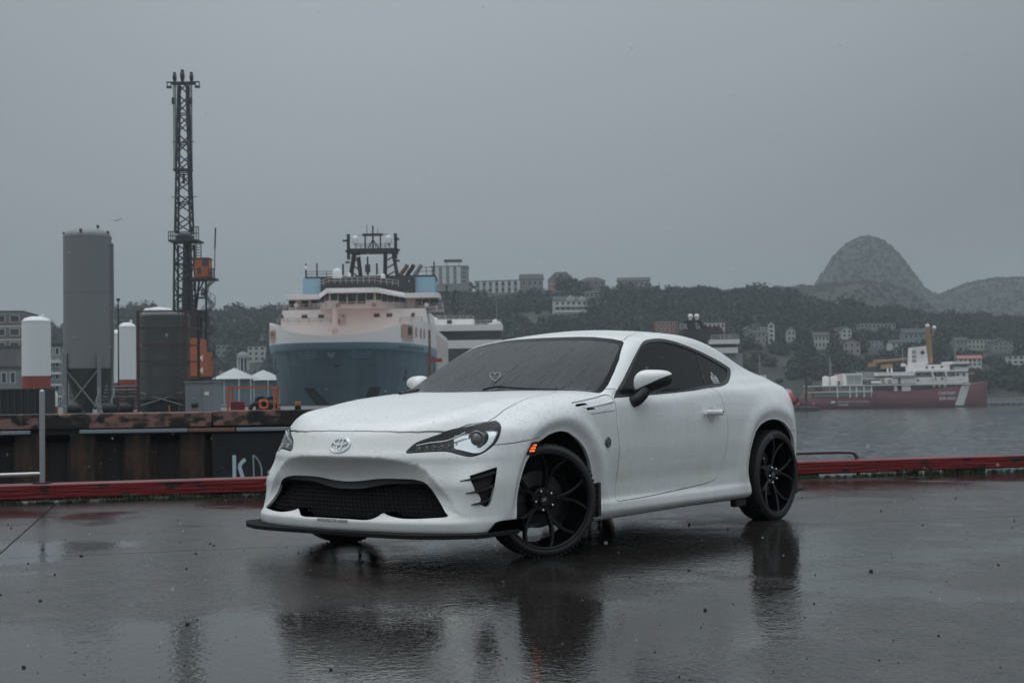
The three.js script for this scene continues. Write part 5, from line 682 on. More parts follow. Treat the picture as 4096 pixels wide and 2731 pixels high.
// the mouth: everything inside its outline sinks in
const MOUTH = [[0, 0.566], [0.20, 0.566], [0.33, 0.558], [0.43, 0.538], [0.50, 0.522], [0.555, 0.488], [0.62, 0.415], [0.69, 0.335], [0.735, 0.278], [0.74, 0.262], [0.70, 0.256], [0.5, 0.250], [0.25, 0.236], [0, 0.234]];
function polySD(P) {                                                // signed distance to a closed outline, + inside
  const n = P.length; let bx0 = 1e9, bx1 = -1e9, by0 = 1e9, by1 = -1e9;
  for (const [x, y] of P) { bx0 = Math.min(bx0, x); bx1 = Math.max(bx1, x); by0 = Math.min(by0, y); by1 = Math.max(by1, y); }
  return (x, y) => {
    const ox = Math.max(bx0 - x, 0, x - bx1), oy = Math.max(by0 - y, 0, y - by1);
    if (ox > 0.2 || oy > 0.2) return -Math.hypot(ox, oy);
    let d = 1e9, s = -1;
    for (let i = 0, j = n - 1; i < n; j = i++) {
      const ax = P[j][0], ay = P[j][1], ex = P[i][0] - ax, ey = P[i][1] - ay, wx = x - ax, wy = y - ay, t = clamp((wx * ex + wy * ey) / (ex * ex + ey * ey + 1e-12), 0, 1), qx = wx - ex * t, qy = wy - ey * t;
      d = Math.min(d, qx * qx + qy * qy);
      if ((P[j][1] > y) !== (P[i][1] > y) && x < ax + (y - ay) / ey * ex) s = -s;
    }
    return s * Math.sqrt(d);
  };
}
const ARCH_F = [[0.345, 0.05], [0.335, 0.10], [0.322, 0.215], [0.310, 0.282], [0.302, 0.34], [0.286, 0.419], [0.264, 0.47], [0.233, 0.521], [0.18, 0.583], [0.114, 0.630], [0.034, 0.662], [-0.03, 0.675], [-0.085, 0.678], [-0.14, 0.670], [-0.218, 0.634], [-0.265, 0.602], [-0.302, 0.568], [-0.355, 0.492], [-0.385, 0.42], [-0.400, 0.33], [-0.405, 0.24], [-0.40, 0.10], [-0.40, 0.05]];
const ARCH_R = [[-2.20, 0.05], [-2.202, 0.176], [-2.192, 0.27], [-2.185, 0.34], [-2.184, 0.42], [-2.20, 0.50], [-2.226, 0.562], [-2.265, 0.614], [-2.33, 0.655], [-2.416, 0.679], [-2.50, 0.687], [-2.58, 0.683], [-2.67, 0.660], [-2.75, 0.615], [-2.82, 0.54], [-2.855, 0.45], [-2.87, 0.35], [-2.87, 0.05]];
const archF = (z, y) => archFd(z, y), archR = (z, y) => archRd(z, y);
const mirrorPoly = (P) => [...P, ...P.slice().reverse().filter((p) => p[0] > 1e-6).map(([x, y]) => [-x, y])];
const archFd = polySD(ARCH_F), archRd = polySD(ARCH_R);
const mouthSD = polySD(mirrorPoly(MOUTH));
function body(x, y, z) {
  const a = Math.abs(x);
  let side = sideW(z, y);
  if (y > 0.12 && y < 0.9) {                                        // flared wheel arches: a swelling above, a lip turned in at the edge
    const up = sstep(0.20, 0.36, y), df = z > -0.7 ? -archF(z, y) : 1, dr = z < -1.8 ? -archR(z, y) : 1;
    side += up * (0.015 * Math.exp(-(((df - 0.085) / 0.05) ** 2)) - 0.013 * sstep(0.07, 0, df) * (df < 0.5));
    side += up * (0.013 * Math.exp(-(((dr - 0.085) / 0.055) ** 2)) - 0.014 * sstep(0.07, 0, dr) * (dr < 0.5));
  }
  const fs = a - side, ft = (y - topH(z, a)) * 0.95;
  let f = smax(fs, ft, z > -0.6 ? 0.06 : 0.05);
  const lo = sstep(0.57, 0.40, y);
  let nz = noseZ(y) - noseBackHi(a) * (1 - lo) - noseBackLo(a) * lo;
  if (z > 0.2 && y < 0.60) { const t = clamp(mouthSD(x, y) / 0.13, 0, 1); nz -= 0.074 * (1 - (1 - t) ** 1.6) * (0.42 + 0.58 * sstep(0.30, 0.42, y)); }
  if (z > 0.2) { const k = Math.max(0, 1 - ((a - 0.655) / 0.14) ** 2) * Math.max(0, 1 - ((y - 0.40) / 0.16) ** 2); nz -= 0.022 * k * k; }   // hollow cheek round the side vent
  f = smax(f, (z - nz) * 0.85, 0.05);
  f = smax(f, (tailZ(y) + tailIn(a) - z) * 0.85, 0.06);
  f = smax(f, 0.15 + 0.02 * sstep(0, -2, z) - y, 0.03);
  // glasshouse
  if (y > 0.7) {
    const zz = z + (z > -1.9 ? wsShift(z) * (a / 0.76) ** 2 : -0.10 * sstep(-1.9, -2.6, z) * (a / 0.6) ** 2);
    const R = roofC(zz) - crown(z) * (a / 0.5) ** 2, G = 0.812 - 0.52 * Math.max(0, y - 0.9) - houseTaper(z);
    const b = Math.max(smax(smax((y - R) * 0.92, (a - G) * 0.88, 0.05), 0.72 - y, 0.02), -3.12 - z);
    f = smin(f, b, 0.02 + 0.10 * sstep(-1.7, -2.4, z) * sstep(0.88, 0.97, y));
  }
  return f;
}
function bodyN(x, y, z, e = 0.005) {
  const gx = body(x + e, y, z) - body(x - e, y, z), gy = body(x, y + e, z) - body(x, y - e, z), gz = body(x, y, z + e) - body(x, y, z - e), l = Math.hypot(gx, gy, gz) || 1;
  return [gx / l, gy / l, gz / l, l / (2 * e)];
}
// ---------------------------------------------------------------- skins: surface nets over a solid, then cut along exact curves into panels
function skin(F, [x0, x1, y0, y1, z0, z1], h, N) {
  const nx = Math.ceil((x1 - x0) / h) + 1, ny = Math.ceil((y1 - y0) / h) + 1, nz = Math.ceil((z1 - z0) / h) + 1, g = new Float32Array(nx * ny * nz);
  for (let k = 0, i = 0; k < nz; k++) for (let j = 0; j < ny; j++) for (let q = 0; q < nx; q++, i++) g[i] = F(x0 + q * h, y0 + j * h, z0 + k * h);
  const id = new Int32Array(nx * ny * nz).fill(-1), p = [], t = [], sx = 1, sy = nx, sz = nx * ny;
  const corners = [0, sx, sy, sx + sy, sz, sx + sz, sy + sz, sx + sy + sz], E = [[0, 1], [2, 3], [4, 5], [6, 7], [0, 2], [1, 3], [4, 6], [5, 7], [0, 4], [1, 5], [2, 6], [3, 7]];
  for (let k = 0; k < nz - 1; k++) for (let j = 0; j < ny - 1; j++) for (let q = 0; q < nx - 1; q++) {
    const i = q + j * sy + k * sz; let c = 0; for (let e = 0; e < 8; e++) if (g[i + corners[e]] < 0) c++;
    if (c === 0 || c === 8) continue;
    let sxx = 0, syy = 0, szz = 0, m = 0;
    for (const [a, b] of E) {
      const ga = g[i + corners[a]], gb = g[i + corners[b]]; if ((ga < 0) === (gb < 0)) continue;
      const s = ga / (ga - gb), f = (bit) => ((a >> bit) & 1) + s * (((b >> bit) & 1) - ((a >> bit) & 1));
      sxx += f(0); syy += f(1); szz += f(2); m++;
    }
    id[i] = p.length / 3; p.push(x0 + (q + sxx / m) * h, y0 + (j + syy / m) * h, z0 + (k + szz / m) * h);
  }
  const quad = (a, b, c, d, flip) => { if (a < 0 || b < 0 || c < 0 || d < 0) return; if (flip) t.push(a, c, b, a, d, c); else t.push(a, b, c, a, c, d); };
  for (let k = 1; k < nz - 1; k++) for (let j = 1; j < ny - 1; j++) for (let q = 1; q < nx - 1; q++) {
    const i = q + j * sy + k * sz, in0 = g[i] < 0;
    if (in0 !== (g[i + sx] < 0)) quad(id[i - sy - sz], id[i - sz], id[i], id[i - sy], !in0);
    if (in0 !== (g[i + sy] < 0)) quad(id[i - sx - sz], id[i - sx], id[i], id[i - sz], !in0);
    if (in0 !== (g[i + sz] < 0)) quad(id[i - sx - sy], id[i - sy], id[i], id[i - sx], !in0);
  }
  const n = [];
  for (let i = 0; i < p.length; i += 3) {
    for (let it = 0; it < 3; it++) {                                // pull the vertex onto the surface
      const [a, b, c, l] = N(p[i], p[i + 1], p[i + 2]), f = clamp(F(p[i], p[i + 1], p[i + 2]) / Math.max(l, 0.4), -0.01, 0.01);
      p[i] -= a * f; p[i + 1] -= b * f; p[i + 2] -= c * f;
    }
    const [a, b, c] = N(p[i], p[i + 1], p[i + 2]); n.push(a, b, c);
  }
  return { p, n, t };
}
function split(M, fn) {                                             // [where fn > 0, where fn < 0]
  const nv = M.p.length / 3, d = new Float32Array(nv), A = { p: [], n: [], t: [] }, B = { p: [], n: [], t: [] };
  for (let i = 0; i < nv; i++) d[i] = fn(M.p[3 * i], M.p[3 * i + 1], M.p[3 * i + 2], M.n[3 * i], M.n[3 * i + 1], M.n[3 * i + 2]);
  const ia = new Int32Array(nv).fill(-1), ib = new Int32Array(nv).fill(-1), cuts = new Map();
  const put = (X, map, i) => { if (map[i] < 0) { map[i] = X.p.length / 3; for (let k = 0; k < 3; k++) { X.p.push(M.p[3 * i + k]); X.n.push(M.n[3 * i + k]); } } return map[i]; };
  const cut = (i, j) => {
    const key = i < j ? i * nv + j : j * nv + i; let c = cuts.get(key);
    if (!c) {
      const s = d[i] / (d[i] - d[j]); c = [A.p.length / 3, B.p.length / 3]; cuts.set(key, c);
      const q = [0, 1, 2].map((k) => M.p[3 * i + k] + s * (M.p[3 * j + k] - M.p[3 * i + k])), n = [0, 1, 2].map((k) => M.n[3 * i + k] + s * (M.n[3 * j + k] - M.n[3 * i + k])), l = Math.hypot(...n) || 1;
      for (const X of [A, B]) { X.p.push(...q); X.n.push(n[0] / l, n[1] / l, n[2] / l); }
    }
    return c;
  };
  for (let k = 0; k < M.t.length; k += 3) {
    const v = [M.t[k], M.t[k + 1], M.t[k + 2]], s = v.map((i) => d[i] > 0), m = s[0] + s[1] + s[2];
    if (m === 3) A.t.push(...v.map((i) => put(A, ia, i)));
    else if (m === 0) B.t.push(...v.map((i) => put(B, ib, i)));
    else {
      const one = m === 1, o = s.findIndex((x) => x === one), i = v[o], j = v[(o + 1) % 3], l = v[(o + 2) % 3], c1 = cut(i, j), c2 = cut(i, l);
      const [X, mx, cx, Y, my, cy] = one ? [A, ia, 0, B, ib, 1] : [B, ib, 1, A, ia, 0];
      X.t.push(put(X, mx, i), c1[cx], c2[cx]);
      const yj = put(Y, my, j), yl = put(Y, my, l); Y.t.push(c1[cy], yj, yl, c1[cy], yl, c2[cy]);
    }
  }
  return [A, B];
}
function cutOut(M, fn, gap = 0) { const [a, rest] = split(M, (...v) => fn(...v) - gap / 2); return gap ? [a, split(rest, (...v) => -fn(...v) - gap / 2)[0]] : [a, rest]; }
function offset(M, d) { const q = { p: M.p.slice(), n: M.n, t: M.t }; for (let i = 0; i < q.p.length; i++) q.p[i] += q.n[i] * d; return q; }
function flange(M, depth) {                                         // turn the edges of a panel inwards so that it has thickness
  const seen = new Map(), nv = M.p.length / 3;
  for (let k = 0; k < M.t.length; k += 3) for (let e = 0; e < 3; e++) { const a = M.t[k + e], b = M.t[k + (e + 1) % 3]; if (seen.has(b * nv + a)) seen.delete(b * nv + a); else seen.set(a * nv + b, [a, b]); }
  const R = { p: M.p.slice(), n: M.n.slice(), t: M.t.slice() };
  for (const [a, b] of seen.values()) {
    if (Math.abs(M.p[3 * a]) < 1e-4 && Math.abs(M.p[3 * b]) < 1e-4) continue;
    const P = (i) => [0, 1, 2].map((k) => M.p[3 * i + k]), Nn = (i) => [0, 1, 2].map((k) => M.n[3 * i + k]), pa = P(a), pb = P(b), na = Nn(a), nb = Nn(b);
    const ex = pb[0] - pa[0], ey = pb[1] - pa[1], ez = pb[2] - pa[2], o = [ey * na[2] - ez * na[1], ez * na[0] - ex * na[2], ex * na[1] - ey * na[0]], l = Math.hypot(...o) || 1, base = R.p.length / 3;
    for (const [q, n, dd] of [[pa, na, 0], [pb, nb, 0], [pb, nb, depth], [pa, na, depth]]) { R.p.push(q[0] - n[0] * dd, q[1] - n[1] * dd, q[2] - n[2] * dd); R.n.push(o[0] / l, o[1] / l, o[2] / l); }
    R.t.push(base, base + 2, base + 1, base, base + 3, base + 2);
  }
  return R;
}
function geo(M, sides = 'L', uv) {                                  // 'L' as built (x > 0), 'R' its mirror image, 'B' both
  const p = [], n = [], t = [], nv = M.p.length / 3;
  const add = (s) => { const b = p.length / 3; for (let i = 0; i < nv; i++) { p.push(s * M.p[3 * i], M.p[3 * i + 1], M.p[3 * i + 2]); n.push(s * M.n[3 * i], M.n[3 * i + 1], M.n[3 * i + 2]); } for (let k = 0; k < M.t.length; k += 3) s > 0 ? t.push(b + M.t[k], b + M.t[k + 1], b + M.t[k + 2]) : t.push(b + M.t[k], b + M.t[k + 2], b + M.t[k + 1]); };
  if (sides !== 'R') add(1); if (sides !== 'L') add(-1);
  const g = new THREE.BufferGeometry(), w = new Float32Array(p.length / 3 * 2);
  for (let i = 0; i < p.length / 3; i++) {                          // metres, along the side the panel mostly faces
    const [u, v] = uv ? uv(p[3 * i], p[3 * i + 1], p[3 * i + 2]) : [p[3 * i + 2] + p[3 * i] * 0.3, p[3 * i + 1] + p[3 * i] * 0.2]; w[2 * i] = u; w[2 * i + 1] = v;
  }
  g.setAttribute('position', new THREE.Float32BufferAttribute(p, 3)); g.setAttribute('normal', new THREE.Float32BufferAttribute(n, 3)); g.setAttribute('uv', new THREE.BufferAttribute(w, 2)); g.setIndex(t);
  return g;
}
const joinM = (...Ms) => { const R = { p: [], n: [], t: [] }; for (const M of Ms) { const b = R.p.length / 3; R.p = R.p.concat(M.p); R.n = R.n.concat(M.n); R.t = R.t.concat(M.t.map((i) => i + b)); } return R; };
// ---------------------------------------------------------------- the white coupe
const YAW = -0.6645, CAR = [-0.4523, 0, -8.298];
const car = thing('sports_car', 'white two-door sports coupe parked on the wet quay, front wheels turned', 'car', CAR, YAW);
const grain = texture(256, 256, (u, v) => 0.5 + 0.5 * tile(u, v, 40, 3), false, [3, 3]);
const M = {
  paint: phy([1, 1, 1], { map: RAIN.paint, roughness: 0.38, clearcoat: 0.35, clearcoatRoughness: 0.18, bumpMap: grain, bumpScale: 0.0004 }),
  patch: phy([0.62, 0.625, 0.64], { roughness: 0.5 }),
  black: std([0.020, 0.021, 0.022], 0.45),
  blackRough: std([0.022, 0.023, 0.024], 0.75),
  mesh: std([0.010, 0.0105, 0.011], 0.8),
  lip: phy([0.014, 0.0145, 0.015], { roughness: 0.8, specularIntensity: 0.25 }),
  gloss: phy([0.005, 0.0055, 0.006], { roughness: 0.22, specularIntensity: 0.6 }),
  tint: phy([0.006, 0.007, 0.008], { roughness: 0.07, specularIntensity: 0.9 }),
  rubber: std([0.018, 0.0185, 0.019], 0.62),
  chrome: std([0.72, 0.73, 0.74], 0.12, 1),
  darkChrome: std([0.20, 0.205, 0.21], 0.2, 1),
  steel: std([0.25, 0.25, 0.255], 0.35, 1),
  inside: std([0.02, 0.021, 0.023], 0.8),
  lens: phy([1, 1, 1], { roughness: 0.03, transmission: 1, ior: 1.5 }),
  bowl: std([0.62, 0.63, 0.64], 0.16, 1),
  red: phy([0.30, 0.012, 0.012], { roughness: 0.12, clearcoat: 1, clearcoatRoughness: 0.03 }),
  amber: std([0.5, 0.1, 0.02], 0.3, 0, { emissive: new THREE.Color().setRGB(1, 0.16, 0.03), emissiveIntensity: 1.6 }),
  redLit: std([0.5, 0.02, 0.02], 0.3, 0, { emissive: new THREE.Color().setRGB(1, 0.04, 0.04), emissiveIntensity: 2.5 }),
};
const curve = (P, closed = true, n = 6) => new THREE.CatmullRomCurve3(P.map(([x, y]) => V(x, y, 0)), closed, 'centripetal').getPoints(P.length * n).slice(0, closed ? -1 : undefined).map((p) => [p.x, p.y]);
const O = {
  hood: mirrorPoly([[0, 0.722], [0.2, 0.714], [0.35, 0.690], [0.45, 0.656], [0.52, 0.620], [0.585, 0.588], [0.640, 0.540], [0.690, 0.465], [0.715, 0.405], [0.705, 0.32], [0.690, 0.238], [0.681, 0.091], [0.667, -0.10], [0.646, -0.341], [0.630, -0.45], [0.55, -0.395], [0.4, -0.315], [0.2, -0.25], [0, -0.23]]),
  headlight: curve([[-0.296, 0.588], [-0.26, 0.614], [-0.218, 0.636], [-0.127, 0.660], [0.027, 0.694], [0.184, 0.719], [0.317, 0.737], [0.390, 0.740], [0.412, 0.722], [0.405, 0.687], [0.376, 0.643], [0.316, 0.605], [0.243, 0.576], [0.172, 0.565], [0.102, 0.573], [0.007, 0.591], [-0.104, 0.592], [-0.22, 0.588]], true, 4),
  grille: curve(mirrorPoly([[0, 0.428], [0.11, 0.434], [0.215, 0.446], [0.35, 0.449], [0.47, 0.445], [0.54, 0.425], [0.60, 0.352], [0.66, 0.285], [0.685, 0.266], [0.617, 0.257], [0.462, 0.251], [0.40, 0.257], [0.35, 0.266], [0.318, 0.275], [0.285, 0.252], [0.25, 0.240], [0.12, 0.239], [0, 0.239]]), true, 3),
  vent: [[0.155, 0.468], [0.358, 0.507], [0.364, 0.502], [0.334, 0.395], [0.316, 0.346], [0.296, 0.315], [0.268, 0.306], [0.250, 0.314], [0.222, 0.322], [0.236, 0.346], [0.218, 0.372], [0.19, 0.386], [0.186, 0.405], [0.165, 0.438]],
  door: curve([[-0.615, 0.30], [-0.628, 0.451], [-0.618, 0.606], [-0.600, 0.714], [-0.606, 0.80], [-0.626, 0.851], [-0.70, 0.856], [-1.0, 0.866], [-1.534, 0.890], [-1.75, 0.906], [-1.79, 0.897], [-1.826, 0.848], [-1.850, 0.753], [-1.872, 0.666], [-1.862, 0.520], [-1.812, 0.376], [-1.76, 0.325], [-1.66, 0.304], [-1.487, 0.291], [-1.169, 0.274], [-0.70, 0.259], [-0.620, 0.262]], true, 4),
  fenderVent: curve([[-0.212, 0.826], [-0.30, 0.838], [-0.45, 0.855], [-0.597, 0.870], [-0.606, 0.86], [-0.602, 0.79], [-0.594, 0.780], [-0.50, 0.775], [-0.40, 0.767], [-0.34, 0.768], [-0.276, 0.789], [-0.225, 0.814]], true, 4),
  window: curve([[-0.632, 0.855], [-0.66, 0.876], [-0.688, 0.899], [-0.775, 0.948], [-0.867, 1.002], [-1.036, 1.101], [-1.175, 1.176], [-1.24, 1.199], [-1.308, 1.211], [-1.439, 1.219], [-1.580, 1.205], [-1.796, 1.161], [-2.038, 1.100], [-2.18, 1.055], [-2.228, 1.032], [-2.205, 1.008], [-2.114, 0.965], [-2.04, 0.937], [-1.96, 0.921], [-1.874, 0.911], [-1.770, 0.907], [-1.534, 0.890], [-1.0, 0.866], [-0.70, 0.857]], true, 4),
  glass: curve([[-0.70, 0.880], [-0.79, 0.935], [-0.917, 1.012], [-1.06, 1.102], [-1.155, 1.156], [-1.24, 1.183], [-1.33, 1.193], [-1.42, 1.196], [-1.574, 1.183], [-1.792, 1.138], [-2.006, 1.077], [-2.13, 1.036], [-2.16, 1.022], [-2.13, 0.998], [-2.05, 0.962], [-1.954, 0.935], [-1.787, 0.921], [-1.340, 0.890], [-1.0, 0.877], [-0.75, 0.870]], true, 4),
  screen: mirrorPoly([[0, 1.240], [0.25, 1.238], [0.36, 1.233], [0.5, 1.216], [0.572, 1.202], [0.600, 1.192], [0.625, 1.165], [0.690, 1.080], [0.730, 1.010], [0.765, 0.93], [0.78, 0.86], [0.78, 0.80], [0, 0.80]]),
  clear: curve(mirrorPoly([[0, 1.214], [0.212, 1.212], [0.388, 1.206], [0.537, 1.187], [0.590, 1.174], [0.620, 1.150], [0.66, 1.09], [0.705, 1.010], [0.73, 0.94], [0.735, 0.90], [0.70, 0.86], [0.4, 0.82], [0, 0.82]]), true, 3),
  roof: mirrorPoly([[0, -1.0], [0.55, -1.06], [0.583, -1.115], [0.555, -1.18], [0.523, -1.269], [0.485, -1.40], [0.455, -1.53], [0.44, -1.75], [0.43, -2.15], [0, -2.12]]),
  rearGlass: mirrorPoly([[0, -2.14], [0.42, -2.17], [0.47, -2.5], [0.50, -2.90], [0, -3.0]]),
  boot: mirrorPoly([[0, -3.01], [0.50, -2.91], [0.56, -3.0], [0.585, -3.6], [0, -3.6]]),
  tailLamp: [[-4.2, 0.875], [-3.72, 0.885], [-3.68, 0.86], [-3.70, 0.79], [-3.76, 0.755], [-4.2, 0.74]],
  patchA: [[-1.355, 0.770], [-1.60, 0.785], [-1.86, 0.797], [-1.997, 0.776], [-1.959, 0.724], [-1.70, 0.716], [-1.409, 0.715]],
  patchB: [[-2.334, 0.797], [-2.40, 0.822], [-2.46, 0.838], [-2.535, 0.826], [-2.585, 0.745], [-2.52, 0.745], [-2.47, 0.768], [-2.40, 0.765]],
  marker: [[0.206, 0.624], [0.10, 0.631], [0.05, 0.632], [0.15, 0.558], [0.245, 0.559], [0.253, 0.566]],
};
const S = Object.fromEntries(Object.entries(O).map(([k, p]) => [k, polySD(p)]));
const skirtTop = pchip([-2.3, -1.95, -1.85, -1.78, -1.72, -1.49, -1.17, -0.62, -0.3], [0.212, 0.218, 0.245, 0.285, 0.300, 0.287, 0.270, 0.254, 0.246]);
{
  const up = (ny) => ny;
  let R = skin(body, [-0.026, 0.936, 0.11, 1.335, -3.40, 0.90], 0.013, bodyN), P = {};
  R = split(R, (x) => x)[0];                                        // the left half; the right is its mirror image
  const take = (name, fn, gap = 0) => { [P[name], R] = cutOut(R, fn, gap); };
  // wheel openings and floor
  R = split(R, (x, y, z) => Math.max(-Math.min(archFd(z, y), x - 0.45), 0.125 - y))[0];
  R = split(R, (x, y, z) => -Math.min(archRd(z, y), x - 0.45))[0];
  // glass first
  take('window', (x, y, z) => Math.min(S.window(z, y), x - 0.5), 0.002);
  take('hood', (x, y, z, nx, ny) => Math.min(S.hood(x, z), y - 0.60, ny - 0.25), 0.006);
  take('screen', (x, y, z) => Math.min(S.screen(x, y), z + 1.30, y - 0.845 - 0.03 * sstep(0, 0.5, x), -0.245 - 0.25 * (x / 0.7) ** 2 - z));
  take('headlight', (x, y, z) => Math.min(S.headlight(x - z, y), z - 0.15, y - 0.5), 0.005);
  take('grille', (x, y, z) => Math.min(S.grille(x, y), z - 0.3));
  take('vent', (x, y, z) => Math.min(S.vent(x - z, y), z - 0.25, x - 0.5));
  take('marker', (x, y, z) => Math.min(S.marker(z, y), x - 0.6));
  take('fenderVent', (x, y, z) => Math.min(S.fenderVent(z, y), x - 0.5), 0.004);
  take('door', (x, y, z) => Math.min(S.door(z, y), x - 0.5), 0.005);
  take('roof', (x, y, z) => Math.min(S.roof(x, z), y - 1.0), 0.007);
  take('rearGlass', (x, y, z) => Math.min(S.rearGlass(x, z), y - 0.9), 0.004);
  take('boot', (x, y, z) => Math.min(S.boot(x, z), y - 0.62), 0.006);
  take('tailLamp', (x, y, z) => Math.min(S.tailLamp(z - x, y), -2.7 - z, x - 0.3), 0.004);
  take('skirt', (x, y, z) => Math.min(skirtTop(z) - y, -0.3 - z, z + 2.26, x - 0.5));
  take('fender', (x, y, z) => Math.min(z + 0.62 + 0.06 * sstep(0.86, 0.9, y), y - 0.05 - (z > 0 ? 0.571 + 0.03 * sstep(0.46, 0.05, z) - (0.4 - 0) * sstep(0.12, 0, z) : 0), x - z - 0.18, 0.905 - y, x - 0.42), 0.0045);
  take('bumper', (x, y, z) => Math.min(z - 0.02, 0.75 - y), 0);
  take('cowl', (x, y, z) => Math.min(z + 0.62, 0.66 - x, y - 0.7), 0);
  take('rearBumper', (x, y, z) => Math.min(0.60 - y, -2.62 - z), 0.004);
  P.sideFrame = R;
  // cut the window into trim, door glass and quarter glass, the screen into clear glass and its black band
  const [pane, trim] = split(P.window, (x, y, z) => S.glass(z, y));
  const line = (z, y) => (z + 1.725) - (y - 0.93) * -0.37;          // the upright bar between the two panes
  const [front, rest] = split(pane, (x, y, z) => line(z, y) - 0.004), [, back] = split(rest, (x, y, z) => line(z, y) + 0.010);
  const [bar_] = split(rest, (x, y, z) => line(z, y) + 0.010);
  const [clear, band] = split(P.screen, (x, y) => S.clear(x, y));
  const F = (m) => flange(m, 0.022);
  part('bonnet', geo(F(P.hood), 'B'), M.paint, car);
  const bumper = part('front_bumper', geo(flange(P.bumper, 0.014), 'B'), M.paint, car);
  part('roof', geo(F(P.roof), 'B'), M.paint, car);
  part('windscreen', geo(clear, 'B', (x, y, z) => [x, z]), phy([1, 1, 1], { map: RAIN.mist, roughness: 0.06, transmission: 0.5, ior: 1.5, specularIntensity: 0.36, bumpMap: RAIN.streaks, bumpScale: 0.0022 }), car);
  part('windscreen_border', geo(band, 'B', (x, y, z) => [x, z]), phy([0.010, 0.0105, 0.011], { roughness: 0.10, specularIntensity: 0.12, bumpMap: RAIN.streaks, bumpScale: 0.0022 }), car);
  part('rear_window', geo(P.rearGlass, 'B'), M.tint, car);
  part('boot_lid', geo(F(P.boot), 'B'), M.paint, car);
  part('rear_bumper', geo(F(P.rearBumper), 'B'), M.paint, car);
  part('cowl_panel', geo(P.cowl, 'B'), M.black, car);
  for (const s of ['L', 'R']) {
    const q = s === 'L' ? 1 : -1;
    part('body_side', geo(F(P.sideFrame), s), M.paint, car);
    const door = part('door', geo(F(P.door), s), M.paint, car);
    part('fender', geo(F(P.fender), s), M.paint, car);
    part('side_skirt', geo(flange(P.skirt, 0.02), s), M.paint, car);
    part('window_trim', geo(flange(offset(trim, 0.003), 0.012), s), M.black, car);
    part('door_window', geo(offset(front, -0.002), s, (x, y, z) => [z, y]), phy([0.016, 0.0175, 0.019], { roughness: 0.09, specularIntensity: 0.22, bumpMap: RAIN.beads, bumpScale: 0.0006 }), car);
    part('window_bar', geo(bar_, s), M.black, car);
    const quarter = part('quarter_window', geo(offset(back, -0.002), s, (x, y, z) => [z, y]), phy([0.016, 0.0175, 0.019], { roughness: 0.09, specularIntensity: 0.22, bumpMap: RAIN.beads, bumpScale: 0.0006 }), car);
    part('tail_light', geo(flange(offset(P.tailLamp, 0.028), 0.05), s), M.red, car);
    // headlight: dark housing, chromed bowl, projector, row of small lamps, clear cover
    const hl = part('headlight', geo(flange(offset(P.headlight, -0.055), -0.05), s), std([0.018, 0.019, 0.02], 0.35), car);
    part('lamp_cover', geo(offset(split(P.headlight, (x, y, z) => S.headlight(x - z, y) - 0.006)[0], -0.001), s), phy([1, 1, 1], { roughness: 0.03, transmission: 1, ior: 1.45, bumpMap: RAIN.beads, bumpScale: 0.0005 }), hl);
    part('lamp_seal', geo(split(P.headlight, (x, y, z) => 0.008 - S.headlight(x - z, y))[0], s), M.black, hl);
    const [bowl] = split(P.headlight, (x, y, z) => Math.min(S.headlight(x - z, y) - 0.012, (x - z) - 0.05, y - 0.595 - 0.16 * Math.max(0, 0.2 - (x - z))));
    part('reflector', geo(offset(bowl, -0.034), s), M.bowl, hl);
    const eye = V(q * 0.712, 0.650, 0.490), aim = V(q * 0.30, 0.02, 1).normalize(), face = new THREE.Quaternion().setFromUnitVectors(V(0, 0, 1), aim);
    const put = (g) => g.applyMatrix4(new THREE.Matrix4().compose(eye, face, V(1, 1, 1)));
    part('projector', [put(move(new THREE.SphereGeometry(0.036, 20, 10, 0, 6.3, 0, 1.2), 0, 0, -0.012, Math.PI / 2))], phy([0.05, 0.055, 0.06], { roughness: 0.03, clearcoat: 1 }), hl);
    part('projector_ring', [put(new THREE.TorusGeometry(0.041, 0.006, 10, 30)), put(move(new THREE.CylinderGeometry(0.045, 0.052, 0.05, 24, 1, true), 0, 0, -0.03, Math.PI / 2))], M.darkChrome, hl);
    for (let k = 0; k < 6; k++) {                                   // daytime lamps along the lower edge
      const u = -0.225 + k * 0.055, y = 0.606 + k * 0.003, x = 0.47 + (u + 0.225) * 0.56, z = x - u - 0.028;
      part('small_lamp', [move(new THREE.SphereGeometry(0.011, 12, 8), q * x, y, z), move(new THREE.TorusGeometry(0.013, 0.0025, 6, 16), q * x, y, z + 0.004, 0, q * 0.5)], M.darkChrome, hl);
    }
    const blade = [[-0.24, 0.622], [-0.15, 0.634], [-0.02, 0.645], [0.05, 0.662], [0.12, 0.688]].map(([u, y]) => { const x = 0.462 + (u + 0.24) * 0.60; return [q * x, y, x - u - 0.022]; });
    part('light_blade', tube(blade, 0.0045, 6, 20), M.bowl, hl);
    // side vent: sunken black insert and three blades that reach forward over the bumper
    const vent = part('side_vent', geo(flange(offset(P.vent, -0.03), -0.032), s), M.blackRough, car);
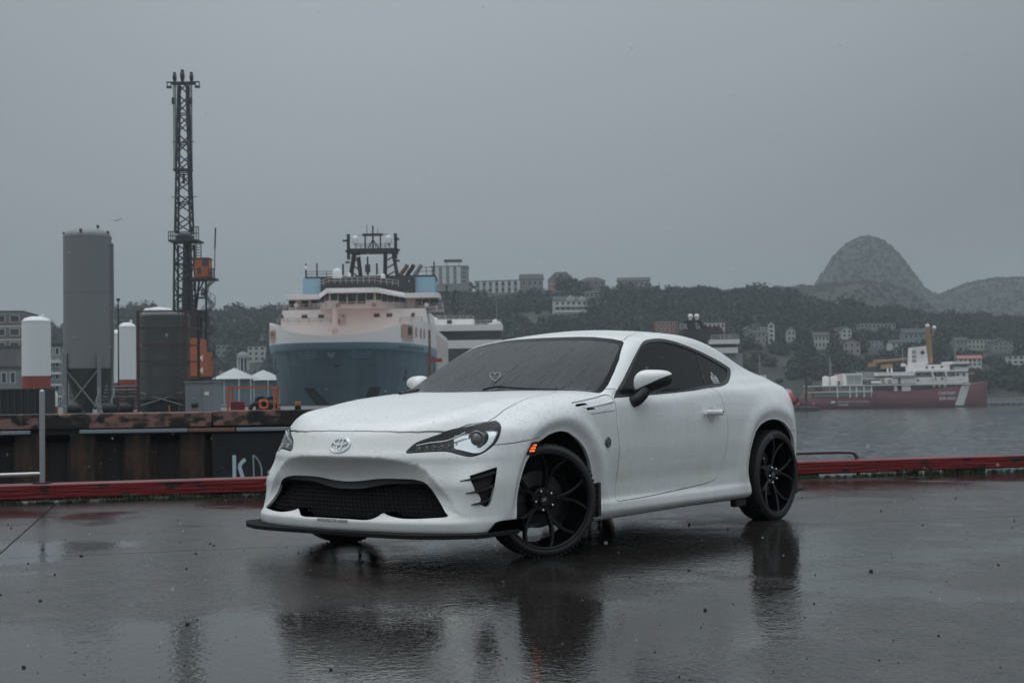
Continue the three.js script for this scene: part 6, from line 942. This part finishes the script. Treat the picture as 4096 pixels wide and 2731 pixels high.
    for (const [u0, y0, u1, y1, w] of [[0.086, 0.442, 0.345, 0.482, 0.013], [0.124, 0.379, 0.328, 0.414, 0.013], [0.160, 0.321, 0.305, 0.347, 0.013]]) {
      const p = [], n = [], t = []; let c = 0;
      for (let i = 0; i <= 10; i++) {
        const f = i / 10, u = u0 + (u1 - u0) * f, y = y0 + (y1 - y0) * f - 0.004 * Math.sin(f * 3.1); let x = 0.78, z = x - u;
        for (let it = 0; it < 8; it++) { const [a, b, cc, l] = bodyN(x, y, z), d = body(x, y, z) / l; x -= (a - 0) * d; z -= cc * d; const e = (x - z - u) / 2; x -= e; z += e; }
        const [a, b, cc] = bodyN(x, y, z), out = 0.012 * Math.min(1, 0.3 + f * 2) * (f > 0.9 ? 0.4 : 1), th = w * Math.min(1, 0.35 + f * 1.2);
        for (const [o, dy] of [[-0.03, th / 2], [out, th * 0.42], [out, -th * 0.42], [-0.03, -th / 2]]) p.push(q * (x + a * o), y + dy + b * o * 0.2, z + cc * o);
        if (i) for (let k = 0; k < 3; k++) { const A = c - 4 + k, B = A + 1, C = c + k, D = C + 1; t.push(A, C, B, B, C, D); }
        c += 4;
      }
      t.push(0, 1, 2, 0, 2, 3);
      const g = new THREE.BufferGeometry(); g.setAttribute('position', new THREE.Float32BufferAttribute(p, 3)); g.setIndex(t); const gg = g.toNonIndexed(); gg.computeVertexNormals();
      part('vent_blade', gg, M.black, vent);
    }
    // side marker with its grid of amber lamps
    const mk = part('side_marker', geo(offset(P.marker, 0.002), s), M.black, car);
    for (let r = 0; r < 3; r++) for (let k = 0; k < 3; k++) part('amber_lamp', move(new THREE.SphereGeometry(0.0052, 8, 6), q * 0.8455, 0.580 + r * 0.0145, 0.205 - k * 0.0165 - r * 0.009), M.amber, mk);
    // fender vent: panel with a raised rib and two slots
    const fv = part('fender_vent', geo(flange(offset(P.fenderVent, -0.003), 0.012), s), M.paint, car);
    const slot = (z0, y0, z1, y1, y2) => { const g = prism([[z0, y0], [z0 - 0.015, y0 + 0.006], [z1 + 0.03, y1], [z1, y2], [z1 + 0.06, y2 - 0.004], [z0 - 0.01, y0 - 0.006]].map(([z, y]) => [z, y]), 0.012); return g.applyMatrix4(new THREE.Matrix4().makeBasis(V(0, 0, 1), V(0, 1, 0), V(q, 0, 0)).setPosition(q * 0.826, 0, 0)); };
    part('vent_slot', slot(-0.235, 0.816, -0.348, 0.827, 0.818), M.black, fv);
    part('vent_slot', move(slot(-0.315, 0.793, -0.414, 0.800, 0.786), q * 0.014, 0, 0), M.black, fv);
    part('vent_rib', tube([[q * 0.840, 0.800, -0.29], [q * 0.8435, 0.806, -0.38], [q * 0.8435, 0.817, -0.48], [q * 0.842, 0.832, -0.595]], 0.007, 8, 20), M.paint, fv);
    const bd = part('fender_badge', [move(new THREE.TorusGeometry(0.026, 0.005, 8, 24), 0, 0, 0), move(new THREE.CylinderGeometry(0.026, 0.026, 0.006, 24), 0, 0, 0, Math.PI / 2), move(new THREE.TorusGeometry(0.009, 0.0035, 6, 16), -0.010, -0.006, 0.005), move(new THREE.TorusGeometry(0.008, 0.0035, 6, 16), -0.009, 0.010, 0.005), move(new THREE.TorusGeometry(0.009, 0.0035, 6, 16), 0.011, -0.005, 0.005), bar([0.004, 0.002, 0.005], [0.012, 0.017, 0.005], 0.003)], M.darkChrome, car);
    bd.position.set(q * 0.864, 0.601, -0.503); bd.rotation.y = q * Math.PI / 2;
    // door handle in its scooped recess
    const hd = part('door_handle', [(() => { const g = new THREE.CapsuleGeometry(0.017, 0.17, 6, 12); return move(g.applyMatrix4(new THREE.Matrix4().makeScale(0.75, 1, 1)), q * 0.897, 0.747, -1.665, Math.PI / 2 - 0.03); })(), move(new THREE.SphereGeometry(0.017, 12, 8), q * 0.885, 0.742, -1.585), move(new THREE.SphereGeometry(0.019, 12, 8), q * 0.885, 0.748, -1.74)], M.paint, door);
    part('handle_cup', move(new THREE.SphereGeometry(1, 20, 12).applyMatrix4(new THREE.Matrix4().makeScale(0.006, 0.056, 0.042)), q * 0.8665, 0.738, -1.668), M.patch, door);
    part('key_cylinder', move(new THREE.CylinderGeometry(0.006, 0.006, 0.004, 12), q * 0.909, 0.752, -1.745, 0, 0, Math.PI / 2), M.black, hd);
    part('mud_flap', [rbox(0.012, 0.19, 0.028, 0.005, q * 0.862, 0.285, -0.408, 0), rbox(0.10, 0.19, 0.01, 0.004, q * 0.81, 0.28, -0.40)], M.rubber, car);
    part('mud_flap', [rbox(0.012, 0.225, 0.035, 0.005, q * 0.848, 0.275, -2.842), rbox(0.16, 0.225, 0.012, 0.004, q * 0.77, 0.275, -2.85)], M.rubber, car);
    part('under_flap', rbox(0.05, 0.05, 0.14, 0.012, q * 0.78, 0.143, -2.14), M.rubber, car);
    // mirror
    const mF = (x, y, z) => { const u = (x - 0.932) / 0.097, hh = 0.064 - 0.020 * u, t = (y - (0.948 + 0.016 * u)) / hh, w = (z + 0.90 + 0.035 * u) / (0.082 * (1 - 0.12 * u)); return Math.max((Math.abs(u) ** 3.4 + Math.abs(t) ** 2.4 + Math.abs(w) ** 2.4) ** (1 / 2.5) - 1, (-0.975 - z + 0.03 * u) / 0.07) * 0.07; };
    const mN = (x, y, z, e = 0.003) => { const gx = mF(x + e, y, z) - mF(x - e, y, z), gy = mF(x, y + e, z) - mF(x, y - e, z), gz = mF(x, y, z + e) - mF(x, y, z - e), l = Math.hypot(gx, gy, gz) || 1; return [gx / l, gy / l, gz / l, l / (2 * e)]; };
    const shell = skin(mF, [0.82, 1.08, 0.86, 1.04, -1.01, -0.77], 0.008, mN), [cap, under] = split(shell, (x, y, z) => y - (0.930 + 0.40 * (x - 0.932) - 0.16 * (z + 0.83)));
    const mir = part('wing_mirror', geo(under, s), M.black, car);
    part('mirror_cap', geo(offset(cap, 0.002), s), M.paint, mir);
    part('mirror_stem', tube([[q * 0.80, 0.82, -0.80], [q * 0.865, 0.833, -0.80], [q * 0.895, 0.865, -0.82], [q * 0.905, 0.90, -0.845]], 0.034, 12, 16), M.black, mir);
    // wheel wells
    part('wheel_well', [move(new THREE.CylinderGeometry(0.385, 0.385, 0.30, 32, 1, true, 0, Math.PI * 1.1), q * 0.67, 0.31, -0.045, 0, 0.05 * 0, Math.PI / 2), move(new THREE.CircleGeometry(0.385, 32, -0.3, Math.PI + 0.6), q * 0.53, 0.31, -0.045, 0, q * Math.PI / 2)], M.blackRough, car);
    part('wheel_well', [move(new THREE.CylinderGeometry(0.39, 0.39, 0.30, 32, 1, true, 0, Math.PI * 1.1), q * 0.67, 0.31, -2.525, 0, 0, Math.PI / 2), move(new THREE.CircleGeometry(0.39, 32, -0.3, Math.PI + 0.6), q * 0.53, 0.31, -2.525, 0, q * Math.PI / 2)], M.blackRough, car);
    if (s === 'L') {                                                // sticker: a crown of peaks over a line of lettering
      const tx = canvasTex(256, 200, (c, w, h) => {
        c.clearRect(0, 0, w, h); c.fillStyle = c.strokeStyle = '#fff'; c.lineWidth = 7; c.lineJoin = 'miter';
        const peak = (x, y, hw) => { c.beginPath(); c.moveTo(x - hw, 118); c.lineTo(x - hw * 0.8, y + 34); c.lineTo(x, y); c.lineTo(x + hw * 0.8, y + 34); c.lineTo(x + hw, 118); c.moveTo(x, y + 6); c.lineTo(x - hw * 0.35, 116); c.moveTo(x, y + 6); c.lineTo(x + hw * 0.35, 116); c.stroke(); };
        peak(52, 62, 34); peak(204, 62, 34); peak(128, 8, 44);
        c.beginPath(); for (let k = 0; k < 5; k++) { const x = 20 + k * 54; c.moveTo(x - 14, 112); c.lineTo(x + 14, 148); c.moveTo(x + 14, 112); c.lineTo(x - 14, 148); } c.moveTo(8, 112); c.lineTo(248, 112); c.moveTo(14, 150); c.lineTo(242, 150); c.stroke();
        c.font = 'bold 27px sans-serif'; c.textAlign = 'center'; c.fillText('INTROSPECTIVE DESIGN', 128, 188, 244);
      });
      const y0 = 0.968, z0 = -1.885; let x0 = 0.75; for (let i = 0; i < 10; i++) x0 -= body(x0, y0, z0) / bodyN(x0, y0, z0)[3] / Math.max(0.5, bodyN(x0, y0, z0)[0]);
      const nn = V(...bodyN(x0, y0, z0).slice(0, 3)), st = part('window_sticker', new THREE.PlaneGeometry(0.108, 0.092), std(0xdfe6e8, 0.6, 0, { map: tx, transparent: true, alphaTest: 0.3 }), quarter, 'white sticker of peaks above lettering');
      st.position.set(x0 + nn.x * 0.0035, y0 + nn.y * 0.0035, z0 + nn.z * 0.0035); st.quaternion.setFromRotationMatrix(new THREE.Matrix4().makeBasis(V(0, 1, 0).cross(nn).normalize(), nn.clone().cross(V(0, 1, 0).cross(nn)).normalize(), nn)); st.castShadow = false;
    }
  }
  // mouth: dark return, upper lip strip and honeycomb
  const [lip] = split(P.grille, (x, y) => y - (x * x > 0.28 ? 0.40 : 0.392 + 0.030 * sstep(0.05, 0.33, Math.abs(x))));
  const sunk = { p: P.grille.p.map((v, i) => i % 3 === 2 ? v - 0.09 : v), n: P.grille.n.map((v, i) => i % 3 === 2 ? 1 : 0), t: P.grille.t };
  const gr = part('grille', geo(flange(sunk, -0.092), 'B'), M.mesh, car);
  part('grille_lip', geo(flange(offset(lip, -0.010), 0.05), 'B'), M.black, gr);
  const cell = [], hex = 0.026;
  for (let r = 0; r < 9; r++) for (let k = -24; k <= 24; k++) {
    const x = (k + (r % 2) / 2) * hex * 1.1, y = 0.25 + r * hex * 0.8; if (S.grille(x, y) < 0.012 || y > 0.41) continue;
    let z = 0.85; for (let i = 0; i < 10; i++) z -= body(x, y, z) / 0.85; z -= 0.05; cell.push(move(new THREE.TorusGeometry(hex * 0.56, 0.0028, 4, 6), x, y, z, 0, 0, Math.PI / 6));
  }
  const mesh_ = part('grille_mesh', cell, M.mesh, gr); mesh_.userData.kind = 'stuff';
  part('inner_shell', geo(offset(joinM(P.hood, P.bumper, P.fender, P.door, P.skirt, P.sideFrame, P.roof, P.boot, P.rearBumper, P.fenderVent), -0.026), 'B'), M.inside, car);
  part('underbody', [box(1.5, 0.02, 3.7, 0, 0.17, -1.3), box(1.2, 0.10, 1.0, 0, 0.19, 0.0)], M.blackRough, car);
  // splitter with its upright end plates
  const plan = [[0, 0.892], [0.3, 0.892], [0.45, 0.886], [0.60, 0.858], [0.74, 0.785], [0.862, 0.68], [0.872, 0.60], [0.868, 0.34], [0.80, 0.30], [0, 0.45]];
  const sp = part('front_splitter', move(prism(mirrorPoly(plan), 0.016, 0.003), 0, 0.176, 0, Math.PI / 2), M.lip, car);
  for (const q of [1, -1]) {
    const g = prism([[0.585, 0.168], [0.50, 0.222], [0.46, 0.228], [0.295, 0.228], [0.265, 0.165]], 0.010, 0.003); g.applyMatrix4(new THREE.Matrix4().makeBasis(V(0, 0, 1), V(0, 1, 0), V(q, 0, 0)).setPosition(q * 0.842, 0, 0));
    part('end_plate', g, M.black, sp);
  }
  part('chin', [move(prism(mirrorPoly([[0, 0.80], [0.45, 0.79], [0.62, 0.73], [0.76, 0.60], [0.80, 0.40], [0, 0.5]]), 0.05), 0, 0.215, 0, Math.PI / 2)], M.blackRough, car);
  // lettering printed on the lower lip
  const word = canvasTex(512, 40, (c, w, h) => { c.clearRect(0, 0, w, h); c.fillStyle = '#000'; c.font = 'italic bold 34px sans-serif'; c.textBaseline = 'middle'; c.textAlign = 'center'; c.fillText('INTROSPECTIVE DESIGN', w / 2, h / 2, 500); });
  const wd = part('lip_lettering', new THREE.PlaneGeometry(0.30, 0.026), std(0x0a0b0c, 0.6, 0, { map: word, transparent: true, alphaTest: 0.3 }), bumper); wd.castShadow = false;
  { const y = 0.228; let z = 0.9; for (let i = 0; i < 12; i++) z -= body(0, y, z) / bodyN(0, y, z)[3]; const nn = V(...bodyN(0, y, z).slice(0, 3)); nn.x = 0; nn.normalize(); wd.position.set(0, y + nn.y * 0.003, z + nn.z * 0.003); wd.quaternion.setFromUnitVectors(V(0, 0, 1), nn); }
  // front emblem: a ring with two ellipses set crosswise inside
  const ell = (rx, ry, w, d, cx = 0, cy = 0) => { const o = new THREE.Shape(); o.absellipse(cx, cy, rx, ry, 0, 2 * Math.PI); const h = new THREE.Path(); h.absellipse(cx, cy, rx - w, ry - w * 0.8, 0, 2 * Math.PI); o.holes.push(h); return new THREE.ExtrudeGeometry(o, { depth: d, bevelEnabled: true, bevelSize: 0.0012, bevelThickness: 0.0015, bevelSegments: 2, curveSegments: 28 }); };
  const em = part('front_emblem', [ell(0.071, 0.047, 0.0085, 0.005), ell(0.021, 0.044, 0.0075, 0.006), ell(0.056, 0.0215, 0.008, 0.007, 0, 0.019)], M.chrome, bumper);
  { const y = 0.622; let z = 0.9; for (let i = 0; i < 12; i++) z -= body(0, y, z) / bodyN(0, y, z)[3]; const nn = V(...bodyN(0, y, z).slice(0, 3)); nn.x = 0; nn.normalize(); em.position.set(0, y, z + 0.001); em.quaternion.setFromUnitVectors(V(0, 0, 1), nn); }
  // wipers, roof fin, heart drawn in the mist on the glass
  const onGlass = (x, y, off = 0.01) => { let z = -0.2; for (let i = 0; i < 30; i++) { const [a, b, c, l] = bodyN(x, y, z); z -= body(x, y, z) / Math.max(0.3, l) * 0.8; } const [a, b, c] = bodyN(x, y, z); return [x + a * off, y + b * off, z + c * off]; };
  part('wiper', [tube([onGlass(0.15, 0.902, 0.012), onGlass(0.20, 0.912, 0.018), onGlass(0.34, 0.906, 0.014), onGlass(0.62, 0.897, 0.010)], 0.0075, 8, 24)], M.black, car);
  part('wiper', [tube([onGlass(-0.50, 0.900, 0.010), onGlass(-0.47, 0.907, 0.014), onGlass(-0.43, 0.905, 0.012), onGlass(-0.41, 0.890, 0.006)], 0.010, 8, 16)], M.black, car);
  part('roof_fin', move(new THREE.SphereGeometry(1, 16, 10).applyMatrix4(new THREE.Matrix4().makeScale(0.04, 0.03, 0.085)), 0, roofC(-1.95) + 0.004, -1.95), M.paint, car);
  const hp = []; for (let k = 0; k <= 40; k++) { const t = k / 40 * 2 * Math.PI, hx = 16 * Math.sin(t) ** 3, hy = 13 * Math.cos(t) - 5 * Math.cos(2 * t) - 2 * Math.cos(3 * t) - Math.cos(4 * t); hp.push(onGlass(0.066 + hx * 0.0024 - hy * 0.0030, 0.989 + hy * 0.0019, 0.002)); }
  part('heart_drawing', new THREE.TubeGeometry(new THREE.CatmullRomCurve3(hp.slice(0, -1).map((p) => V(...p)), true), 80, 0.0034, 5, true), std([0.30, 0.32, 0.33], 0.7), car, 'heart outline drawn by finger on the misted windscreen');
  // beads of rain standing on the paint
  {
    seed = 9091; const spots = [];
    for (const [m, n, both] of [[P.hood, 2600, 1], [P.bumper, 2600, 1], [P.roof, 700, 1], [P.fender, 1500, 0], [P.door, 1900, 0], [P.sideFrame, 1500, 0]]) {
      const area = [0]; for (let k = 0; k < m.t.length; k += 3) { const A = [0, 1, 2].map((i) => V(...m.p.slice(3 * m.t[k + i], 3 * m.t[k + i] + 3))); area.push(area[area.length - 1] + A[1].clone().sub(A[0]).cross(A[2].clone().sub(A[0])).length()); }
      for (let q = 0; q < n; q++) { const f = rnd() * area[area.length - 1]; let lo = 0, hi = area.length - 1; while (hi - lo > 1) { const mid = (lo + hi) >> 1; if (area[mid] <= f) lo = mid; else hi = mid; } let a = rnd(), b = rnd(); if (a + b > 1) { a = 1 - a; b = 1 - b; } const i = m.t.slice(3 * lo, 3 * lo + 3), w = [1 - a - b, a, b], mix = (arr) => [0, 1, 2].map((k) => w[0] * arr[3 * i[0] + k] + w[1] * arr[3 * i[1] + k] + w[2] * arr[3 * i[2] + k]), s = both && rnd() < 0.5 ? -1 : 1, p = mix(m.p), nn = mix(m.n); spots.push([V(p[0] * s, p[1], p[2]), V(nn[0] * s, nn[1], nn[2]).normalize()]); }
    }
    const im = flags(new THREE.InstancedMesh(new THREE.SphereGeometry(1, 8, 5, 0, 6.2832, 0, 1.5708), phy([0.66, 0.67, 0.67], { roughness: 0.04, specularIntensity: 1 }), spots.length)), m4 = new THREE.Matrix4();
    spots.forEach(([p, n], k) => { const r = 0.0011 + 0.0026 * rnd() ** 3; m4.compose(p, new THREE.Quaternion().setFromUnitVectors(V(0, 1, 0), n), V(r, r * 0.55, r * rr(0.9, 1.3))); im.setMatrixAt(k, m4); });
    im.name = 'rain_beads'; im.userData.kind = 'stuff'; car.add(im);
  }
  // cabin
  part('dashboard', [rbox(1.25, 0.14, 0.42, 0.05, 0, 0.83, -0.72), rbox(0.34, 0.08, 0.2, 0.03, 0.36, 0.91, -0.80)], M.inside, car);
  for (const q of [1, -1]) {
    const seat = part('seat', [move(rbox(0.46, 0.14, 0.5, 0.05), q * 0.36, 0.42, -1.45), move(rbox(0.44, 0.62, 0.14, 0.06), q * 0.36, 0.72, -1.78, -0.25)], M.inside, car);
    part('headrest', move(rbox(0.24, 0.20, 0.10, 0.04), q * 0.36, 1.07, -1.87, -0.2), std([0.03, 0.031, 0.033], 0.8), seat);
  }
  part('steering_wheel', [move(new THREE.TorusGeometry(0.175, 0.016, 10, 36), 0.36, 0.885, -1.0, -0.4), move(new THREE.CylinderGeometry(0.06, 0.06, 0.04, 20), 0.36, 0.885, -1.0, Math.PI / 2 - 0.4), move(box(0.32, 0.03, 0.015), 0.36, 0.885, -1.0, -0.4)], std([0.035, 0.036, 0.038], 0.5), car);
}
// ---------------------------------------------------------------- wheels
function makeWheel() {
  const w = new THREE.Group(); w.name = 'wheel';
  const ax = (g) => g.applyMatrix4(new THREE.Matrix4().makeRotationZ(-Math.PI / 2));   // lathe axis y -> the car's x (outboard)
  const R = WHEEL_R;
  part('tyre', ax(lathe([[0.238, -0.085], [0.262, -0.096], [0.285, -0.098], [0.303, -0.090], [R - 0.002, -0.075], [R, -0.055], [R, -0.030], [R - 0.007, -0.028], [R - 0.007, -0.020], [R, -0.018], [R, 0.018], [R - 0.007, 0.020], [R - 0.007, 0.028], [R, 0.030], [R, 0.055], [R - 0.004, 0.072], [R - 0.010, 0.083], [0.292, 0.092], [0.282, 0.0965], [0.272, 0.0970], [0.268, 0.094], [0.258, 0.092]], 72)), M.rubber, w);
  const blocks = []; for (let k = 0; k < 70; k++) { const a = k / 70 * 2 * Math.PI; for (const s of [1, -1]) blocks.push(move(box(0.034, 0.006, 0.014), s * 0.064, R - 0.0026, 0, 0, 0, 0).applyMatrix4(new THREE.Matrix4().makeRotationX(a + s * 0.01))); }
  part('tread', blocks, M.rubber, w).userData.kind = 'stuff';
  part('rim', [ax(lathe([[0.262, 0.086], [0.264, 0.093], [0.259, 0.096], [0.252, 0.093], [0.246, 0.084], [0.243, 0.05], [0.240, -0.02], [0.235, -0.10], [0.246, -0.105]], 64))], M.gloss, w);
  for (let k = 0; k < 5; k++) {                                     // five arms, each forked in two before it meets the rim
    const a0 = (-66 + k * 72) * Math.PI / 180, sp = [];
    const P = (r, a, x) => V(x, r * Math.sin(a), -r * Math.cos(a));
    for (const s of [1, -1]) {
      const pts = [], n = 9;
      for (let i = 0; i <= n; i++) { const f = i / n, r = 0.045 + f * 0.203, off = s * (0.010 + 0.315 * Math.min(1, Math.max(0, f - 0.12) / 0.88)) * (f < 0.2 ? f * 3 + 0.4 : 1), a = a0 + off * (0.4 + 0.6 * f) * 0.98; pts.push([P(r, a, 0.042 + 0.040 * f ** 1.6), r, a, f]); }
      const p = [], t = [];
      pts.forEach(([c, r, a, f], i) => {
        const along = pts[Math.min(i + 1, n)][0].clone().sub(pts[Math.max(i - 1, 0)][0]).normalize(), side = along.clone().cross(V(1, 0, 0)).normalize(), hw = 0.0115 - 0.0028 * f, d = 0.036 - 0.010 * f;
        for (const [u, x] of [[-hw, -d], [-hw, -0.004], [-hw + 0.004, 0], [hw - 0.004, 0], [hw, -0.004], [hw, -d]]) { const v = c.clone().addScaledVector(side, u); p.push(v.x + x, v.y, v.z); }
        if (i) for (let q = 0; q < 5; q++) { const A = (i - 1) * 6 + q, B = A + 1, C = i * 6 + q, D = C + 1; t.push(A, B, C, B, D, C); }
      });
      const g = new THREE.BufferGeometry(); g.setAttribute('position', new THREE.Float32BufferAttribute(p, 3)); g.setIndex(t); const gg = g.toNonIndexed(); gg.computeVertexNormals(); sp.push(gg);
    }
    part('spoke', sp, M.gloss, w);
  }
  part('hub', [ax(lathe([[0.0, 0.044], [0.060, 0.044], [0.070, 0.038], [0.076, 0.020], [0.080, -0.02]], 40))], M.gloss, w);
  const capTex = canvasTex(128, 128, (c) => { c.fillStyle = '#0b0c0d'; c.fillRect(0, 0, 128, 128); c.fillStyle = '#d8dcde'; c.font = 'italic bold 30px sans-serif'; c.textAlign = 'center'; c.fillText('XTR', 64, 70); c.font = '13px sans-serif'; c.fillText('FORMULA', 60, 40); c.fillStyle = '#9a1c1c'; c.fillRect(50, 76, 30, 4); });
  part('hub_cap', ax(move(new THREE.CylinderGeometry(0.028, 0.031, 0.010, 32), 0, 0.050, 0)), M.gloss, w);
  const face = part('cap_face', move(new THREE.CircleGeometry(0.027, 28), 0.0565, 0, 0, 0, Math.PI / 2, 0), std(0xffffff, 0.3, 0, { map: capTex }), w); face.rotation.x = 0.5;
  for (let k = 0; k < 5; k++) { const a = (-102 + k * 72) * Math.PI / 180; part('lug_nut', [move(new THREE.CylinderGeometry(0.0085, 0.0095, 0.016, 6), 0.050, 0.054 * Math.sin(a), -0.054 * Math.cos(a), 0, 0, -Math.PI / 2), move(new THREE.SphereGeometry(0.0085, 10, 6), 0.058, 0.054 * Math.sin(a), -0.054 * Math.cos(a))], M.chrome, w); }
  part('brake_disc', ax(lathe([[0.06, -0.03], [0.155, -0.03], [0.155, -0.054], [0.06, -0.054]], 48)), std([0.045, 0.046, 0.048], 0.5, 0.5), w);
  return w;
}
{
  const proto = makeWheel();
  const caliper = (q, p) => part('brake_caliper', move(rbox(0.07, 0.15, 0.07, 0.015), q * 0.0 - 0.04, 0.05, 0.135, 0.35), std([0.03, 0.031, 0.033], 0.45), p);
  [[0.752, 0, 1, -0.47], [0.758, -2.57, 1, 0], [-0.752, 0, -1, -0.47], [-0.758, -2.57, -1, 0]].forEach(([x, z, q, steer], i) => {
    const w = i ? proto.clone() : proto; w.name = 'wheel'; car.add(w); w.position.set(x, WHEEL_R - 0.004, z); w.rotation.set(0, (q > 0 ? 0 : Math.PI) + steer, 0, 'YXZ');
    if (!i) { /* the first wheel is cloned before its caliper is added */ }
  });
  for (const w of car.children.filter((o) => o.name === 'wheel')) caliper(1, w);
}
renderer.render(scene, camera);
